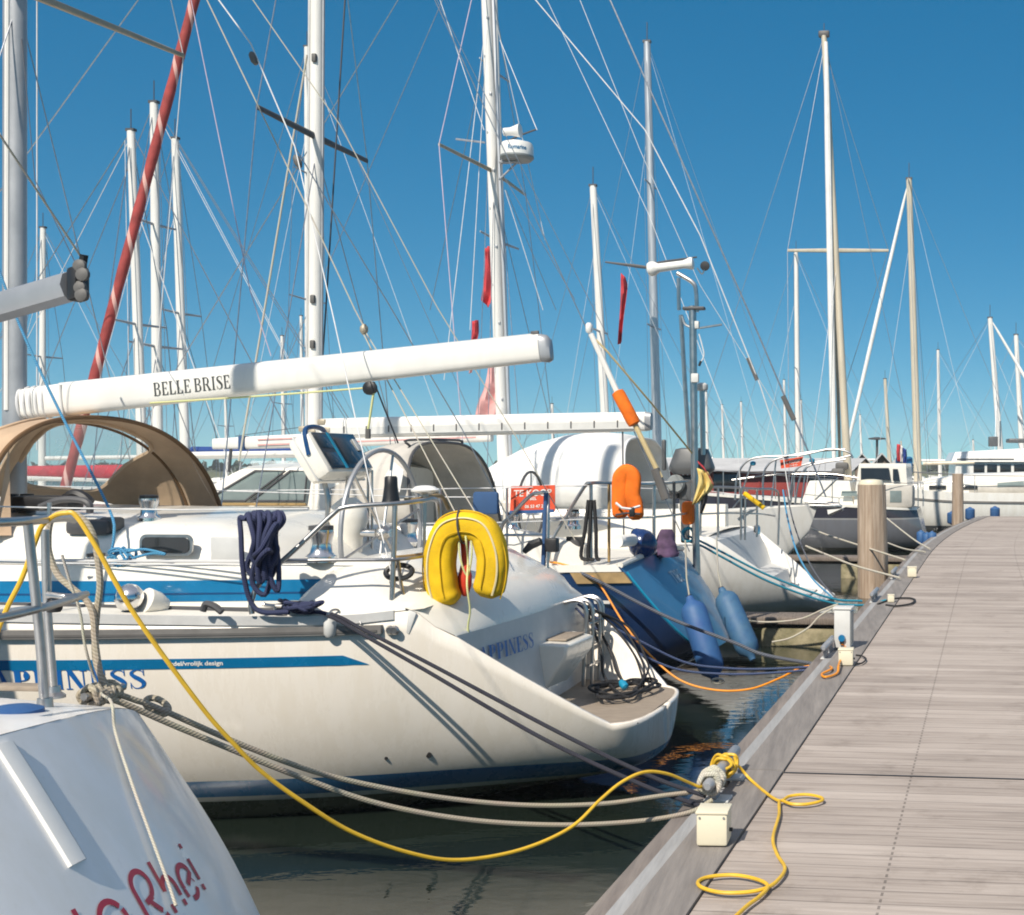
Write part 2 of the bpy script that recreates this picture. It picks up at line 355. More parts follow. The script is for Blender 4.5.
WHITE = (.80, .77, .70)
M = dict(
    gel=pmat('gelcoat', (.78, .75, .68), .28, var=.05, scale=3, dirt=.12, coat=.3),
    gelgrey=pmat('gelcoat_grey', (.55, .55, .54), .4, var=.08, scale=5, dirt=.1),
    white=pmat('white_paint', (.8, .79, .76), .3, var=.05, scale=4, coat=.3, dirt=.1),
    deckwhite=pmat('deck_paint', (.74, .71, .64), .5, var=.08, scale=5, dirt=.2),
    cloudy=pmat('white_canvas', (.82, .81, .78), .75, var=.08, scale=2.5, bump=.5, bscale=9),
    greycanvas=pmat('grey_canvas', (.54, .51, .46), .85, var=.15, scale=2.5, bump=.6, bscale=7),
    tan=pmat('tan_canvas', (.50, .355, .235), .85, var=.2, scale=2, bump=1.0, bscale=5, dirt=.1),
    tandark=pmat('tan_binding', (.16, .085, .035), .8),
    blue=pmat('blue_vinyl', (.004, .15, .33), .25, var=.1, coat=.4),
    bluedark=pmat('dark_blue_line', (.004, .05, .16), .3),
    navyrope=ropemat('navy_rope', (.035, .045, .11), (.016, .02, .06), 80),
    bwrope=ropemat('dark_flecked_rope', (.035, .036, .055), (.006, .006, .010), 110, 2),
    tanrope=ropemat('tan_rope', (.44, .385, .30), (.31, .265, .195), 70),
    palerope=ropemat('pale_rope', (.60, .56, .47), (.40, .37, .30), 90),
    bluerope=ropemat('light_blue_rope', (.10, .36, .58), (.02, .12, .26), 60),
    cyanrope=ropemat('cyan_rope', (.02, .33, .45), (.005, .12, .2), 40),
    greyrope=ropemat('grey_rope', (.14, .15, .18), (.03, .035, .05), 40),
    bluegreyrope=ropemat('blue_grey_rope', (.10, .14, .26), (.02, .03, .08), 40),
    blackrope=pmat('black_rope', (.012, .012, .014), .7),
    yellowcable=pmat('yellow_cable', (.75, .46, .03), .45, var=.12, dirt=.25, scale=8),
    orangecable=pmat('orange_cable', (.85, .30, .01), .45, var=.1),
    limerope=ropemat('lime_line', (.55, .58, .10), (.7, .68, .5), 70),
    railgrey=pmat('rail_rubber_grey', (.20, .19, .18), .5, var=.15, dirt=.2),
    steel=pmat('stainless_steel', (.50, .49, .48), .34, 1.0, var=.12, scale=12),
    wire=pmat('rigging_wire', (.42, .43, .46), .35, .85, var=.15, scale=20),
    palewire=pmat('pale_line', (.72, .72, .72), .6),
    lilac=pmat('lilac_line', (.56, .46, .56), .6),
    darkwire=pmat('dark_line', (.05, .055, .07), .6),
    chrome=pmat('chrome', (.78, .77, .76), .12, 1.0, var=.05),
    railalu=pmat('rail_aluminium', (.66, .65, .63), .45, .2, var=.1, dirt=.15), alu=pmat('anodised_mast', (.55, .56, .58), .38, .6, var=.1, scale=5, stretch=(1, 1, .15)),
    alumat=pmat('grey_spar', (.38, .39, .41), .42, .4, var=.1, scale=5),
    mastwhite=pmat('white_spar', (.78, .76, .72), .35, var=.06, scale=4, stretch=(1, 1, .2), dirt=.12),
    mastgold=pmat('gold_spar', (.66, .58, .45), .4, .15, var=.1, scale=4, stretch=(1, 1, .2)),
    spreadergold=pmat('weathered_spreader', (.42, .36, .27), .5, .3),
    black=pmat('black_plastic', (.015, .015, .017), .45),
    darkgrey=pmat('dark_grey_plastic', (.07, .07, .075), .5),
    rubber=pmat('grey_rubber', (.12, .115, .11), .6, dirt=.3),
    yellow=pmat('yellow_vinyl', (.78, .49, .012), .75, var=.2, scale=5, bump=.6, bscale=11, dirt=.22, spec=.25),
    yellowpipe=pmat('pale_piping', (.72, .62, .36), .6),
    orange=pmat('orange_vinyl', (.86, .18, .015), .75, var=.22, scale=6, bump=.8, bscale=11, dirt=.2, spec=.25),
    red=pmat('red_plastic', (.62, .05, .02), .45),
    redsail=stripemat('red_rolled_sail', (.36, .055, .05), (.62, .36, .32), 1.35, .14),
    teak=pmat('weathered_teak', (.33, .27, .21), .75, var=.25, scale=10, stretch=(1, 12, 1), bump=.3, bscale=30),
    teakblock=pmat('varnished_block', (.36, .24, .10), .5, var=.2, scale=8),
    lampcream=pmat('cream_plastic', (.74, .68, .52), .5, var=.06, dirt=.18, scale=5),
    greybox=pmat('grey_enclosure', (.62, .62, .60), .5, var=.07, dirt=.1),
    greyboxdark=pmat('grey_metal_side', (.28, .30, .30), .5, .3, dirt=.2),
    bluefender=pmat('faded_blue_fender', (.018, .075, .24), .6, var=.35, scale=4, dirt=.2, col2=(.035, .115, .26)),
    bluefender2=pmat('worn_blue_fender', (.022, .10, .24), .6, var=.3, scale=4, dirt=.6, col2=(.06, .14, .22)),
    blueball=pmat('blue_ball', (.004, .03, .13), .25, coat=.3),
    cushion=pmat('blue_cushion', (.03, .08, .19), .85),
    screen=pmat('instrument_glass', (.012, .02, .03), .12, coat=.5),
    cyanline=pmat('blue_trim', (.01, .25, .42), .4),
    window=pmat('dark_window', (.018, .02, .022), .08, coat=.6),
    signred=pmat('sign_red', (.70, .085, .03), .55, var=.1),
    signwhite=pmat('sign_white', (.82, .80, .75), .6),
    textred=pmat('red_lettering', (.50, .03, .06), .45),
    textblue=pmat('blue_lettering', (.006, .12, .40), .4),
    textdark=pmat('dark_lettering', (.045, .05, .05), .6),
    textpale=pmat('pale_lettering', (.5, .56, .62), .6),
    flagred=pmat('red_cloth', (.55, .05, .06), .85), flagwhite=pmat('white_cloth', (.8, .78, .76), .85),
    flagblue=pmat('blue_cloth', (.02, .05, .25), .85), poletan=pmat('old_yellow_pole', (.58, .46, .24), .6, dirt=.2), flagyellow=pmat('yellow_cloth', (.72, .56, .20), .85), flagpink=pmat('faded_pink_cloth', (.72, .38, .36), .85),
    flagblack=pmat('black_cloth', (.02, .02, .02), .85),
    clear=glassmat('clear_vinyl', (.82, .86, .87), .28, .12),
    glass=glassmat('cabin_glass', (.35, .42, .42), .5, .05),
    redpaint=pmat('red_wall_paint', (.27, .028, .022), .6, var=.2, scale=1.5, dirt=.15),
    roofgrey=pmat('pale_roof', (.50, .50, .50), .7, var=.12, scale=1.0),
    redcover=pmat('red_sail_cover', (.50, .03, .05), .8, var=.2),
    bluecover=pmat('blue_sail_cover', (.01, .05, .22), .8, var=.2),
    motor=pmat('outboard_cowl', (.09, .095, .10), .4, var=.1),
)
# ------------------------------------------------------------------ camera, sky, sun
cam = bpy.data.cameras.new('camera'); co = bpy.data.objects.new('camera', cam); COL.objects.link(co)
co.location = (0, 0, CZ); co.rotation_euler = (R(90), 0, 0)
cam.sensor_fit = 'HORIZONTAL'; cam.sensor_width = 36.0; cam.lens = FOC / 1024 * 36.0
cam.shift_x = -(PX0 - 512) / 1024; cam.shift_y = (PY0 - 457.5) / 1024
cam.clip_start = .05; cam.clip_end = 3000
S.camera = co
SUN = Vector((-.37, -1.0, 1.04)).normalized()
sun = bpy.data.lights.new('sun', 'SUN'); so = bpy.data.objects.new('sun', sun); COL.objects.link(so)
sun.energy = 4.6; sun.angle = R(.5); sun.color = (1.0, .92, .80)
so.rotation_euler = (-SUN).to_track_quat('-Z', 'Y').to_euler()
so.location = (-20, -30, 40)
wld = bpy.data.worlds.new('World'); S.world = wld; wld.use_nodes = True
nt = wld.node_tree; bg = nt.nodes['Background']
sky = N(nt, 'ShaderNodeTexSky', sky_type='NISHITA'); sky.sun_disc = False
sky.sun_elevation = math.asin(SUN.z); sky.sun_rotation = math.atan2(SUN.x, SUN.y)
sky.altitude = 0; sky.air_density = .35; sky.dust_density = .1; sky.ozone_density = 1.0
# clear polarised-looking noon sky: the sky model's own gradient, graded deeper and more saturated
gm = N(nt, 'ShaderNodeGamma'); gm.inputs[1].default_value = .45
hsv = N(nt, 'ShaderNodeHueSaturation'); hsv.inputs['Saturation'].default_value = 2.15
tint = N(nt, 'ShaderNodeMix', data_type='RGBA', blend_type='MULTIPLY'); tint.inputs[0].default_value = 1; tint.inputs[7].default_value = (1.80, 3.0, 2.64, 1)
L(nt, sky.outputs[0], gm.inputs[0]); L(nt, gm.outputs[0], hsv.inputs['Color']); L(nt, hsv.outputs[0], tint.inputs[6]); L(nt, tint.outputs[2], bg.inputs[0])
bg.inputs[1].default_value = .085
# added fill: sky above the frame brightened and made less blue to lift shadows
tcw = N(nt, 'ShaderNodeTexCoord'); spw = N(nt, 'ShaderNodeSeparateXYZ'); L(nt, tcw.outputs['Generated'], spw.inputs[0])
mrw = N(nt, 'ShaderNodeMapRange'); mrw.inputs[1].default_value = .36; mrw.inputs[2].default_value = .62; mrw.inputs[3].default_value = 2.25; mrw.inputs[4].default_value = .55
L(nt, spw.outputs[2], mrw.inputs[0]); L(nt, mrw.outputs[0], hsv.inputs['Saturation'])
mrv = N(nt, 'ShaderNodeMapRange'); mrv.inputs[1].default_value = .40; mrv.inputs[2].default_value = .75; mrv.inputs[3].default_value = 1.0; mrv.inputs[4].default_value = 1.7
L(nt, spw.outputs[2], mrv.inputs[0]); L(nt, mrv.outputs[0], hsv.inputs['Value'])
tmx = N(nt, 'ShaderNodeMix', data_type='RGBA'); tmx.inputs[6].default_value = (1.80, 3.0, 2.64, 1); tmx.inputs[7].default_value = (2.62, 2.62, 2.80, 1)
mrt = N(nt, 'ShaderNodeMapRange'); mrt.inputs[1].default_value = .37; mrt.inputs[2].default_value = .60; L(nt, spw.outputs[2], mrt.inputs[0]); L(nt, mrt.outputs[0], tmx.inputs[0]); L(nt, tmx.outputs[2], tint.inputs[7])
S.view_settings.view_transform = 'Standard'; S.view_settings.look = 'None'; S.view_settings.exposure = .28; S.view_settings.gamma = 1
S.render.engine = 'CYCLES'
S.cycles.max_bounces = 8; S.cycles.transparent_max_bounces = 12; S.cycles.caustics_reflective = False; S.cycles.caustics_refractive = False
S.cycles.use_denoising = True; S.cycles.filter_width = 1.9

# ------------------------------------------------------------------ water
m, nt, b = mk('harbour_water')
b.inputs['Base Color'].default_value = (.011, .017, .013, 1); b.inputs['Roughness'].default_value = .02; b.inputs['IOR'].default_value = 1.8; b.inputs['Specular IOR Level'].default_value = .95
tc = N(nt, 'ShaderNodeTexCoord'); mp = N(nt, 'ShaderNodeMapping'); mp.inputs['Scale'].default_value = (1.0, 1.9, 1); mp.inputs['Rotation'].default_value = (0, 0, R(-12)); L(nt, tc.outputs['Object'], mp.inputs[0])
n1 = N(nt, 'ShaderNodeTexNoise', i_Scale=2.6, i_Detail=3.0, i_Roughness=.5, i_Distortion=.3); L(nt, mp.outputs[0], n1.inputs['Vector'])
n2 = N(nt, 'ShaderNodeTexNoise', i_Scale=11.0, i_Detail=2.0); L(nt, mp.outputs[0], n2.inputs['Vector'])
ad = N(nt, 'ShaderNodeMath', operation='MULTIPLY_ADD'); ad.inputs[1].default_value = .16; L(nt, n2.outputs[0], ad.inputs[0]); L(nt, n1.outputs[0], ad.inputs[2])
bp = N(nt, 'ShaderNodeBump', i_Strength=.075, i_Distance=.05); L(nt, ad.outputs[0], bp.inputs['Height']); L(nt, bp.outputs[0], b.inputs['Normal'])
m_water = m
MB().add([(-540, -60, 0), (540, -60, 0), (540, 720, 0), (-540, 720, 0)], [(0, 1, 2, 3)]).build('water', m_water, kind='structure')
m_bed = pmat('lake_bed', (.03, .03, .02), .9)

# ------------------------------------------------------------------ jetty
def jx(Y): return -1.099 + .1139 * Y + (.0032 * (Y - 22) ** 2 if Y > 22 else 0)
JN = Vector((math.cos(ANG), -math.sin(ANG), 0))
DZ = .60
m, nt, b = mk('jetty_planks'); b.inputs['Roughness'].default_value = .82
uv = N(nt, 'ShaderNodeUVMap'); sp = N(nt, 'ShaderNodeSeparateXYZ'); L(nt, uv.outputs[0], sp.inputs[0])
def mth(op, a, bb=None, c=None):
    n = N(nt, 'ShaderNodeMath', operation=op)
    for i, v in enumerate((a, bb, c)):
        if v is None: continue
        if isinstance(v, (int, float)): n.inputs[i].default_value = v
        else: L(nt, v, n.inputs[i])
    return n.outputs[0]
PW = .145
k = mth('DIVIDE', sp.outputs[1], PW); kf = mth('FLOOR', k); fr = mth('FRACT', k)
wn = N(nt, 'ShaderNodeTexWhiteNoise', noise_dimensions='1D'); L(nt, kf, wn.inputs['W'])
mp = N(nt, 'ShaderNodeMapping'); mp.inputs['Scale'].default_value = (1.6, 34, 1); L(nt, uv.outputs[0], mp.inputs[0])
off = N(nt, 'ShaderNodeCombineXYZ'); L(nt, mth('MULTIPLY', wn.outputs[0], 37.0), off.inputs[0]); L(nt, off.outputs[0], mp.inputs['Location'])
g1 = N(nt, 'ShaderNodeTexNoise', i_Scale=1.0, i_Detail=9.0, i_Roughness=.68); L(nt, mp.outputs[0], g1.inputs['Vector'])
mp2 = N(nt, 'ShaderNodeMapping'); mp2.inputs['Scale'].default_value = (.5, 1.7, 1); L(nt, uv.outputs[0], mp2.inputs[0])
g2 = N(nt, 'ShaderNodeTexNoise', i_Scale=1.0, i_Detail=5.0, i_Roughness=.6); L(nt, mp2.outputs[0], g2.inputs['Vector'])
tone = mth('ADD', mth('MULTIPLY', wn.outputs[0], .17), mth('ADD', mth('MULTIPLY', g1.outputs[0], .70), mth('MULTIPLY', g2.outputs[0], .58)))
rp = N(nt, 'ShaderNodeValToRGB'); e = rp.color_ramp.elements
e[0].position = .42; e[0].color = (.165, .138, .12, 1); e[1].position = .98; e[1].color = (.52, .455, .405, 1)
e2 = e.new(.68); e2.color = (.355, .302, .265, 1)
L(nt, tone, rp.inputs[0])
gap = mth('LESS_THAN', mth('ABSOLUTE', mth('SUBTRACT', fr, .5)), .475)
gv = mth('ADD', mth('MULTIPLY', gap, .45), .55)
dots = None
for v0 in (.685, 1.58):
    d = mth('MULTIPLY', mth('LESS_THAN', mth('ABSOLUTE', mth('SUBTRACT', sp.outputs[0], v0)), .0055), mth('LESS_THAN', mth('ABSOLUTE', mth('SUBTRACT', mth('FRACT', mth('MULTIPLY', k, 2.0)), .5)), .26))
    dots = d if dots is None else mth('MAXIMUM', dots, d)
gv2 = mth('MULTIPLY', gv, mth('SUBTRACT', 1.0, mth('MULTIPLY', dots, .5)))
mu = N(nt, 'ShaderNodeMix', data_type='RGBA', blend_type='MULTIPLY'); mu.inputs[0].default_value = 1
cb = N(nt, 'ShaderNodeCombineColor'); [L(nt, gv2, cb.inputs[i]) for i in range(3)]
L(nt, rp.outputs[0], mu.inputs[6]); L(nt, cb.outputs[0], mu.inputs[7])
# darker damp stains and a few bird droppings on the boards
st = N(nt, 'ShaderNodeTexNoise', i_Scale=1.7, i_Detail=7.0, i_Roughness=.72); L(nt, uv.outputs[0], st.inputs['Vector'])
sr = N(nt, 'ShaderNodeValToRGB'); sr.color_ramp.elements[0].position = .54; sr.color_ramp.elements[1].position = .72; sr.color_ramp.elements[0].color = (1, 1, 1, 1); sr.color_ramp.elements[1].color = (.66, .64, .62, 1)
L(nt, st.outputs[0], sr.inputs[0])
mst = N(nt, 'ShaderNodeMix', data_type='RGBA', blend_type='MULTIPLY'); mst.inputs[0].default_value = 1; L(nt, mu.outputs[2], mst.inputs[6]); L(nt, sr.outputs[0], mst.inputs[7])
vo = N(nt, 'ShaderNodeTexVoronoi', i_Scale=2.3, i_Randomness=1.0); vn = N(nt, 'ShaderNodeTexNoise', i_Scale=26.0, i_Detail=3.0); L(nt, uv.outputs[0], vn.inputs['Vector'])
vmx = N(nt, 'ShaderNodeVectorMath', operation='MULTIPLY_ADD'); vmx.inputs[1].default_value = (.10, .10, .10); L(nt, vn.outputs['Color'], vmx.inputs[0]); L(nt, uv.outputs[0], vmx.inputs[2]); L(nt, vmx.outputs[0], vo.inputs['Vector'])
vsel = mth('LESS_THAN', vo.outputs['Color'], .22)
dr = mth('MULTIPLY', mth('LESS_THAN', vo.outputs['Distance'], .045), vsel)
mdr = N(nt, 'ShaderNodeMix', data_type='RGBA'); L(nt, mth('MULTIPLY', dr, .6), mdr.inputs[0]); L(nt, mst.outputs[2], mdr.inputs[6]); mdr.inputs[7].default_value = (.62, .60, .56, 1)
L(nt, mdr.outputs[2], b.inputs['Base Color'])
grv = mth('MULTIPLY', mth('PINGPONG', mth('MULTIPLY', fr, 9.0), .5), .5)
hh = mth('ADD', mth('MULTIPLY', gap, 1.6), mth('ADD', grv, mth('MULTIPLY', g1.outputs[0], .8)))
bp = N(nt, 'ShaderNodeBump', i_Strength=.55, i_Distance=.006); L(nt, hh, bp.inputs['Height']); L(nt, bp.outputs[0], b.inputs['Normal'])
m_planks = m
def edgemat(name, c1, c2, sc=6):
    return pmat(name, c1, .8, var=.2, scale=sc, col2=c2, dirt=.35, stretch=(3, .25, 1), bump=.35, bscale=25)
m_edge = edgemat('jetty_edge_board', (.27, .245, .225), (.165, .15, .14))
m_edge2 = edgemat('jetty_pale_strip', (.38, .38, .38), (.27, .27, .27))
m_edge3 = edgemat('jetty_outer_beam', (.26, .225, .20), (.14, .12, .11))

def jstrip(name, v0, v1, z0, z1, mat, ya=-6.0, yb=41.0, gapy=None):
    mb = MB()
    n = 60
    top0, top1, bot0, bot1 = [], [], [], []
    for i in range(n + 1):
        Y = lerp(ya, yb, i / n)
        c = Vector((jx(Y), Y, 0))
        for lst, v, z in ((top0, v0, z1), (top1, v1, z1), (bot0, v0, z0), (bot1, v1, z0)):
            lst.append((c + JN * v + Vector((0, 0, z)), v, Y))
    def quad(a, b_, c_, d):
        mb.add([a[0], b_[0], c_[0], d[0]], [(0, 1, 2, 3)], [[(q[1], q[2]) for q in (a, b_, c_, d)]])
    for i in range(n):
        quad(top0[i], top1[i], top1[i + 1], top0[i + 1])
        quad(bot0[i], top0[i], top0[i + 1], bot0[i + 1])
        quad(top1[i], bot1[i], bot1[i + 1], top1[i + 1])
    quad(bot0[0], bot1[0], top1[0], top0[0]); quad(bot0[n], top0[n], top1[n], bot1[n])
    return mb.build(name, mat, kind='structure', smooth=False)
JW = 2.35
jstrip('walkway', 0, JW, .5, DZ, m_planks)
for i, (a, bb) in enumerate(((-6, 6.72), (6.735, 12.6), (12.615, 18.5), (18.515, 24.4), (24.415, 41))):
    jstrip('walkway_edge_board', -.235, -.006, .46, DZ + .012, m_edge, a, bb)
    jstrip('walkway_edge_strip', -.305, -.238, .47, DZ + .004, m_edge2, a + .0, bb - .35)
    jstrip('walkway_outer_beam', -.385, -.308, .30, DZ - .004, m_edge3, a, bb)
jstrip('walkway_float', .1, JW - .1, -.3, .495, pmat('jetty_float', (.11, .11, .10), .9, dirt=.4))
# joint batten across the planks
y0 = 6.72
pj = [Vector((jx(y0), y0, DZ + .001)) + JN * v for v in (0.0, JW)]
MB().box((pj[0] + pj[1]) / 2 + Vector((0, 0, .001)), JW, .014, .004, (JN, Vector((-JN.y, JN.x, 0)), ZZ)).build('walkway_joint', M['black'], kind='structure')
# scupper line along the outer planks (far jetty across the end)
def finger(name, w, s0, s1, width, ztop, label):
    t = thing(name, G((s0 + s1) / 2, w, 0), label, 'finger pier', 'finger piers between the berths', BOAT_ROT)
    c = G((s0 + s1) / 2, w, ztop - .04); ax = (UB, VV, ZZ)
    MB().box(c, s1 - s0, width, .08, ax, .01).build('deck_boards', m_fdeck, t)
    MB().box(c - ZZ * .08, s1 - s0 - .1, .07, .08, (UB, VV, ZZ)).build('beam', m_edge3, t)
    for i in range(3):
        cc = G(lerp(s0 + .75, s1 - .8, i / 2), w, ztop / 2 - .30)
        MB().box(cc, 1.35, width - .06, ztop + .34, ax, .05).build('float', m_moss, t)
    return t
m_fdeck = pmat('finger_boards', (.22, .18, .15), .85, var=.3, scale=9, stretch=(9, 1, 1), dirt=.35, bump=.4)
m_moss = pmat('mossy_concrete', (.36, .31, .20), .9, scale=5, col2=(.13, .12, .06), dirt=.6, bump=.9, bscale=22)
finger('finger_pier', 7.05, -1.12, 6.5, .62, .36, 'low finger pier with a mossy concrete float beside the blue fenders')
finger('finger_pier', 16.6, -1.0, 7.5, .7, .42, 'plank finger pier on the water behind the tall wooden piling')

# ------------------------------------------------------------------ pilings
m_pile = pmat('piling_timber', (.50, .40, .31), .9, var=.3, scale=4, stretch=(5, 5, .3), dirt=.6, bump=1.0, bscale=14, col2=(.27, .19, .13))
def piling(X, Y, z1, r, label, cap=None, lean=(0, 0)):
    t = thing('mooring_piling', (X, Y, 0), label, 'piling', 'wooden pilings along the jetty')
    prof = []
    mb = MB(); rows = []
    for i in range(15):
        z = lerp(-.8, z1, i / 14); row = []
        for j in range(48):
            a = 2 * math.pi * j / 48
            rr = r * (1 + .05 * math.sin(3 * a + 1) + .025 * math.sin(7 * a + .5 * z) - .05 * max(0, math.sin(13 * a + 1.3 * math.sin(z * 1.1 + 5 * a))) ** 6 + rnd.uniform(-.008, .008)) * lerp(1.05, .9, i / 14)
            row.append(Vector((X + lean[0] * z + rr * math.cos(a), Y + rr * math.sin(a), z)))
        rows.append(row)
    mb.grid(rows, closed=True)
    n = len(rows) * 48
    mb.f.append(list(range(n - 48, n)))
    mb.build('post', m_pile, t, sharp=50)
    if cap:
        MB().lathe((X + lean[0] * z1, Y, z1 + .003), [(cap[0], -.04), (cap[0] + .01, .02), (cap[0] * .9, .075), (cap[0] * .3, .09)]).build('cap', M['lampcream'], t)
    return t
piling(.46, 21.5, 1.93, .265, 'thick weathered wooden piling with a pale cap beside the dark grey boat', (.21,), (-.015, 0))
piling(3.35, 37.5, 2.02, .18, 'slimmer wooden piling in front of the white cabin boat at the jetty end')

# ------------------------------------------------------------------ jetty furniture
def onj(px, py, v=None, z=DZ):
    p = rz(px, py, z)
    if v is not None:
        Y = p.y; p = Vector((jx(Y), Y, z)) + JN * v
    return p
lampbase = []
JT = Vector((-JN.y, JN.x, 0))
def jlamp(px, py, size, label, first=[None]):
    p = onj(px, py, None, DZ + .012)
    if first[0] is None:
        t = thing('jetty_lamp', p, label, 'jetty lamp', 'cream jetty lamps', -ANG * .4)
        a = R(-2.6); ax = (Vector((math.cos(a), math.sin(a), 0)), Vector((-math.sin(a), math.cos(a), 0)), ZZ)
        MB().box(p + ZZ * .075, .135, .135, .14, ax, .012).build('housing', M['lampcream'], t)
        MB().box(p + ZZ * .148, .142, .142, .014, ax, .005).build('lid', M['lampcream'], t)
        for i, j in ((-1, -1), (1, -1)):
            MB().lathe(p + ax[0] * (.052 * i) + ax[1] * (-.068) + ZZ * .128, [(.005, 0), (.005, .004)], -ax[1], 8).build('screw', M['greyboxdark'], t)
        MB().tube([p + ax[0] * .066 + ZZ * .06, p + ax[0] * .082 + ZZ * .06], .009, 8).build('cable_gland', M['black'], t)
        first[0] = t
        return t
    src = first[0]
    c = src.copy(); COL.objects.link(c); c.location = p; c['label'] = label
    sc = size / .15; c.scale = (sc, sc, sc)
    for ch in src.children:
        d = ch.copy(); COL.objects.link(d); d.parent = c
    return c
jlamp(714, 843, .15, 'cream box lamp on the jetty edge nearest the camera, beside the yellow cable')
jlamp(846, 665, .135, 'cream box lamp on the jetty edge in front of the tall grey power box')
jlamp(912, 577, .15, 'cream box lamp on the jetty edge to the right of the thick wooden piling')
jlamp(891, 602, .09, 'small cream box lamp on the jetty edge with a black cable looping past it')

# power box
p = onj(836, 650, -.2, DZ)
t = thing('power_pedestal', p, 'tall pale grey power box with a blue socket on the jetty edge', 'power pedestal', None, 0)
a = R(-8); ax = (Vector((math.cos(a), math.sin(a), 0)), Vector((-math.sin(a), math.cos(a), 0)), ZZ)
MB().box(p + ZZ * .20, .145, .20, .34, ax, .008).build('housing', M['greybox'], t)
MB().box(p + ZZ * .378, .17, .22, .018, ax, .006).build('lid', M['greybox'], t)
MB().box(p + ax[0] * .076 + ZZ * .2, .006, .17, .29, ax).build('side_panel', M['greyboxdark'], t)
MB().lathe(p - ax[1] * .1 + ZZ * .12 + ax[0] * .0, [(.028, 0), (.032, .02), (.03, .035)], -ax[1], 14).build('socket', M['blue'], t)
MB().box(p - ax[1] * .113 + ZZ * .09, .035, .035, .05, ax, .005).build('plug', M['black'], t)
MB().box(p - ax[0] * .05 + ax[1] * -.02 - ZZ * .05, .05, .08, .16, ax).build('bracket', M['greyboxdark'], t)
POWER = p - ax[1] * .125 + ZZ * .07

# mooring bars
def bar(pa, pb, label):
    t = thing('mooring_bar', (pa + pb) / 2, label, 'mooring bar', 'mooring bars on the jetty edge')
    d = (pb - pa).normalized()
    MB().tube([pa - d * .02, pa, pb, pb + d * .02], [.016, .029, .029, .016], 12).build('bar', M['alumat'], t)
    for f in (.22, .78):
        q = lerp(pa, pb, f)
        MB().box(q - ZZ * .055, .035, .09, .10, (JN, JT, ZZ), .006).build('bracket', M['alumat'], t)
        MB().box(q - ZZ * .103 + JN * .02, .12, .12, .012, (JN, JT, ZZ), .004).build('foot', M['greybox'], t)
    return t
def jp(Y, v, z): return Vector((jx(Y), Y, z)) + JN * v
bar(jp(5.95, -.24, .72), jp(6.7, -.26, .72), 'grey mooring bar on the jetty edge with tan ropes and yellow cable tied to it')
bar(jp(10.6, -.30, .70), jp(11.2, -.30, .70), 'grey mooring bar on the jetty edge under the grey power box')
bar(jp(15.0, -.30, .70), jp(15.7, -.30, .70), 'grey mooring bar on the jetty edge holding the cyan ropes')
bar(jp(18.2, -.30, .70), jp(18.9, -.30, .70), 'grey mooring bar on the jetty edge beside the thick wooden piling')

# ------------------------------------------------------------------ far shore
mb = MB(); rows = []
for i in range(81):
    x = -500 + i * 12.5
    rows.append([Vector((x, 260, -.5)), Vector((x, 262, .7)), Vector((x, 290, 1.0)), Vector((x, 700, 1.4))])
mb.grid(rows).build('far_shore', pmat('far_shore_ground', (.10, .11, .06), .9), kind='structure')
m_wood = pmat('far_wood_leaves', (.045, .065, .035), .9, var=.4, scale=.3)
mb = MB()
for i in range(420):
    x = -330 + i * 1.6 + rnd.uniform(-1, 1); y = 275 + rnd.uniform(0, 30)
    h = 1.2 + 1.0 * abs(math.sin(x * .031) * math.cos(x * .013 + 1)) + rnd.uniform(0, 1.0)
    for q in range(6):
        c = Vector((x + rnd.uniform(-1.5, 1.5), y, .8 + h * rnd.uniform(.1, .85))); r_ = rnd.uniform(.6, 1.3)
        vs = [c + Vector((rnd.gauss(0, 1), rnd.gauss(0, 1), rnd.gauss(0, .8))).normalized() * r_ for _ in range(6)]
        mb.add(vs, [(0, 1, 2), (2, 3, 4), (4, 5, 0), (1, 3, 5), (0, 2, 4), (1, 4, 3)])
mb.build('far_wood', m_wood, smooth=False, label='low dark belt of trees on the far shore behind the masts', cat='trees', kind='stuff')
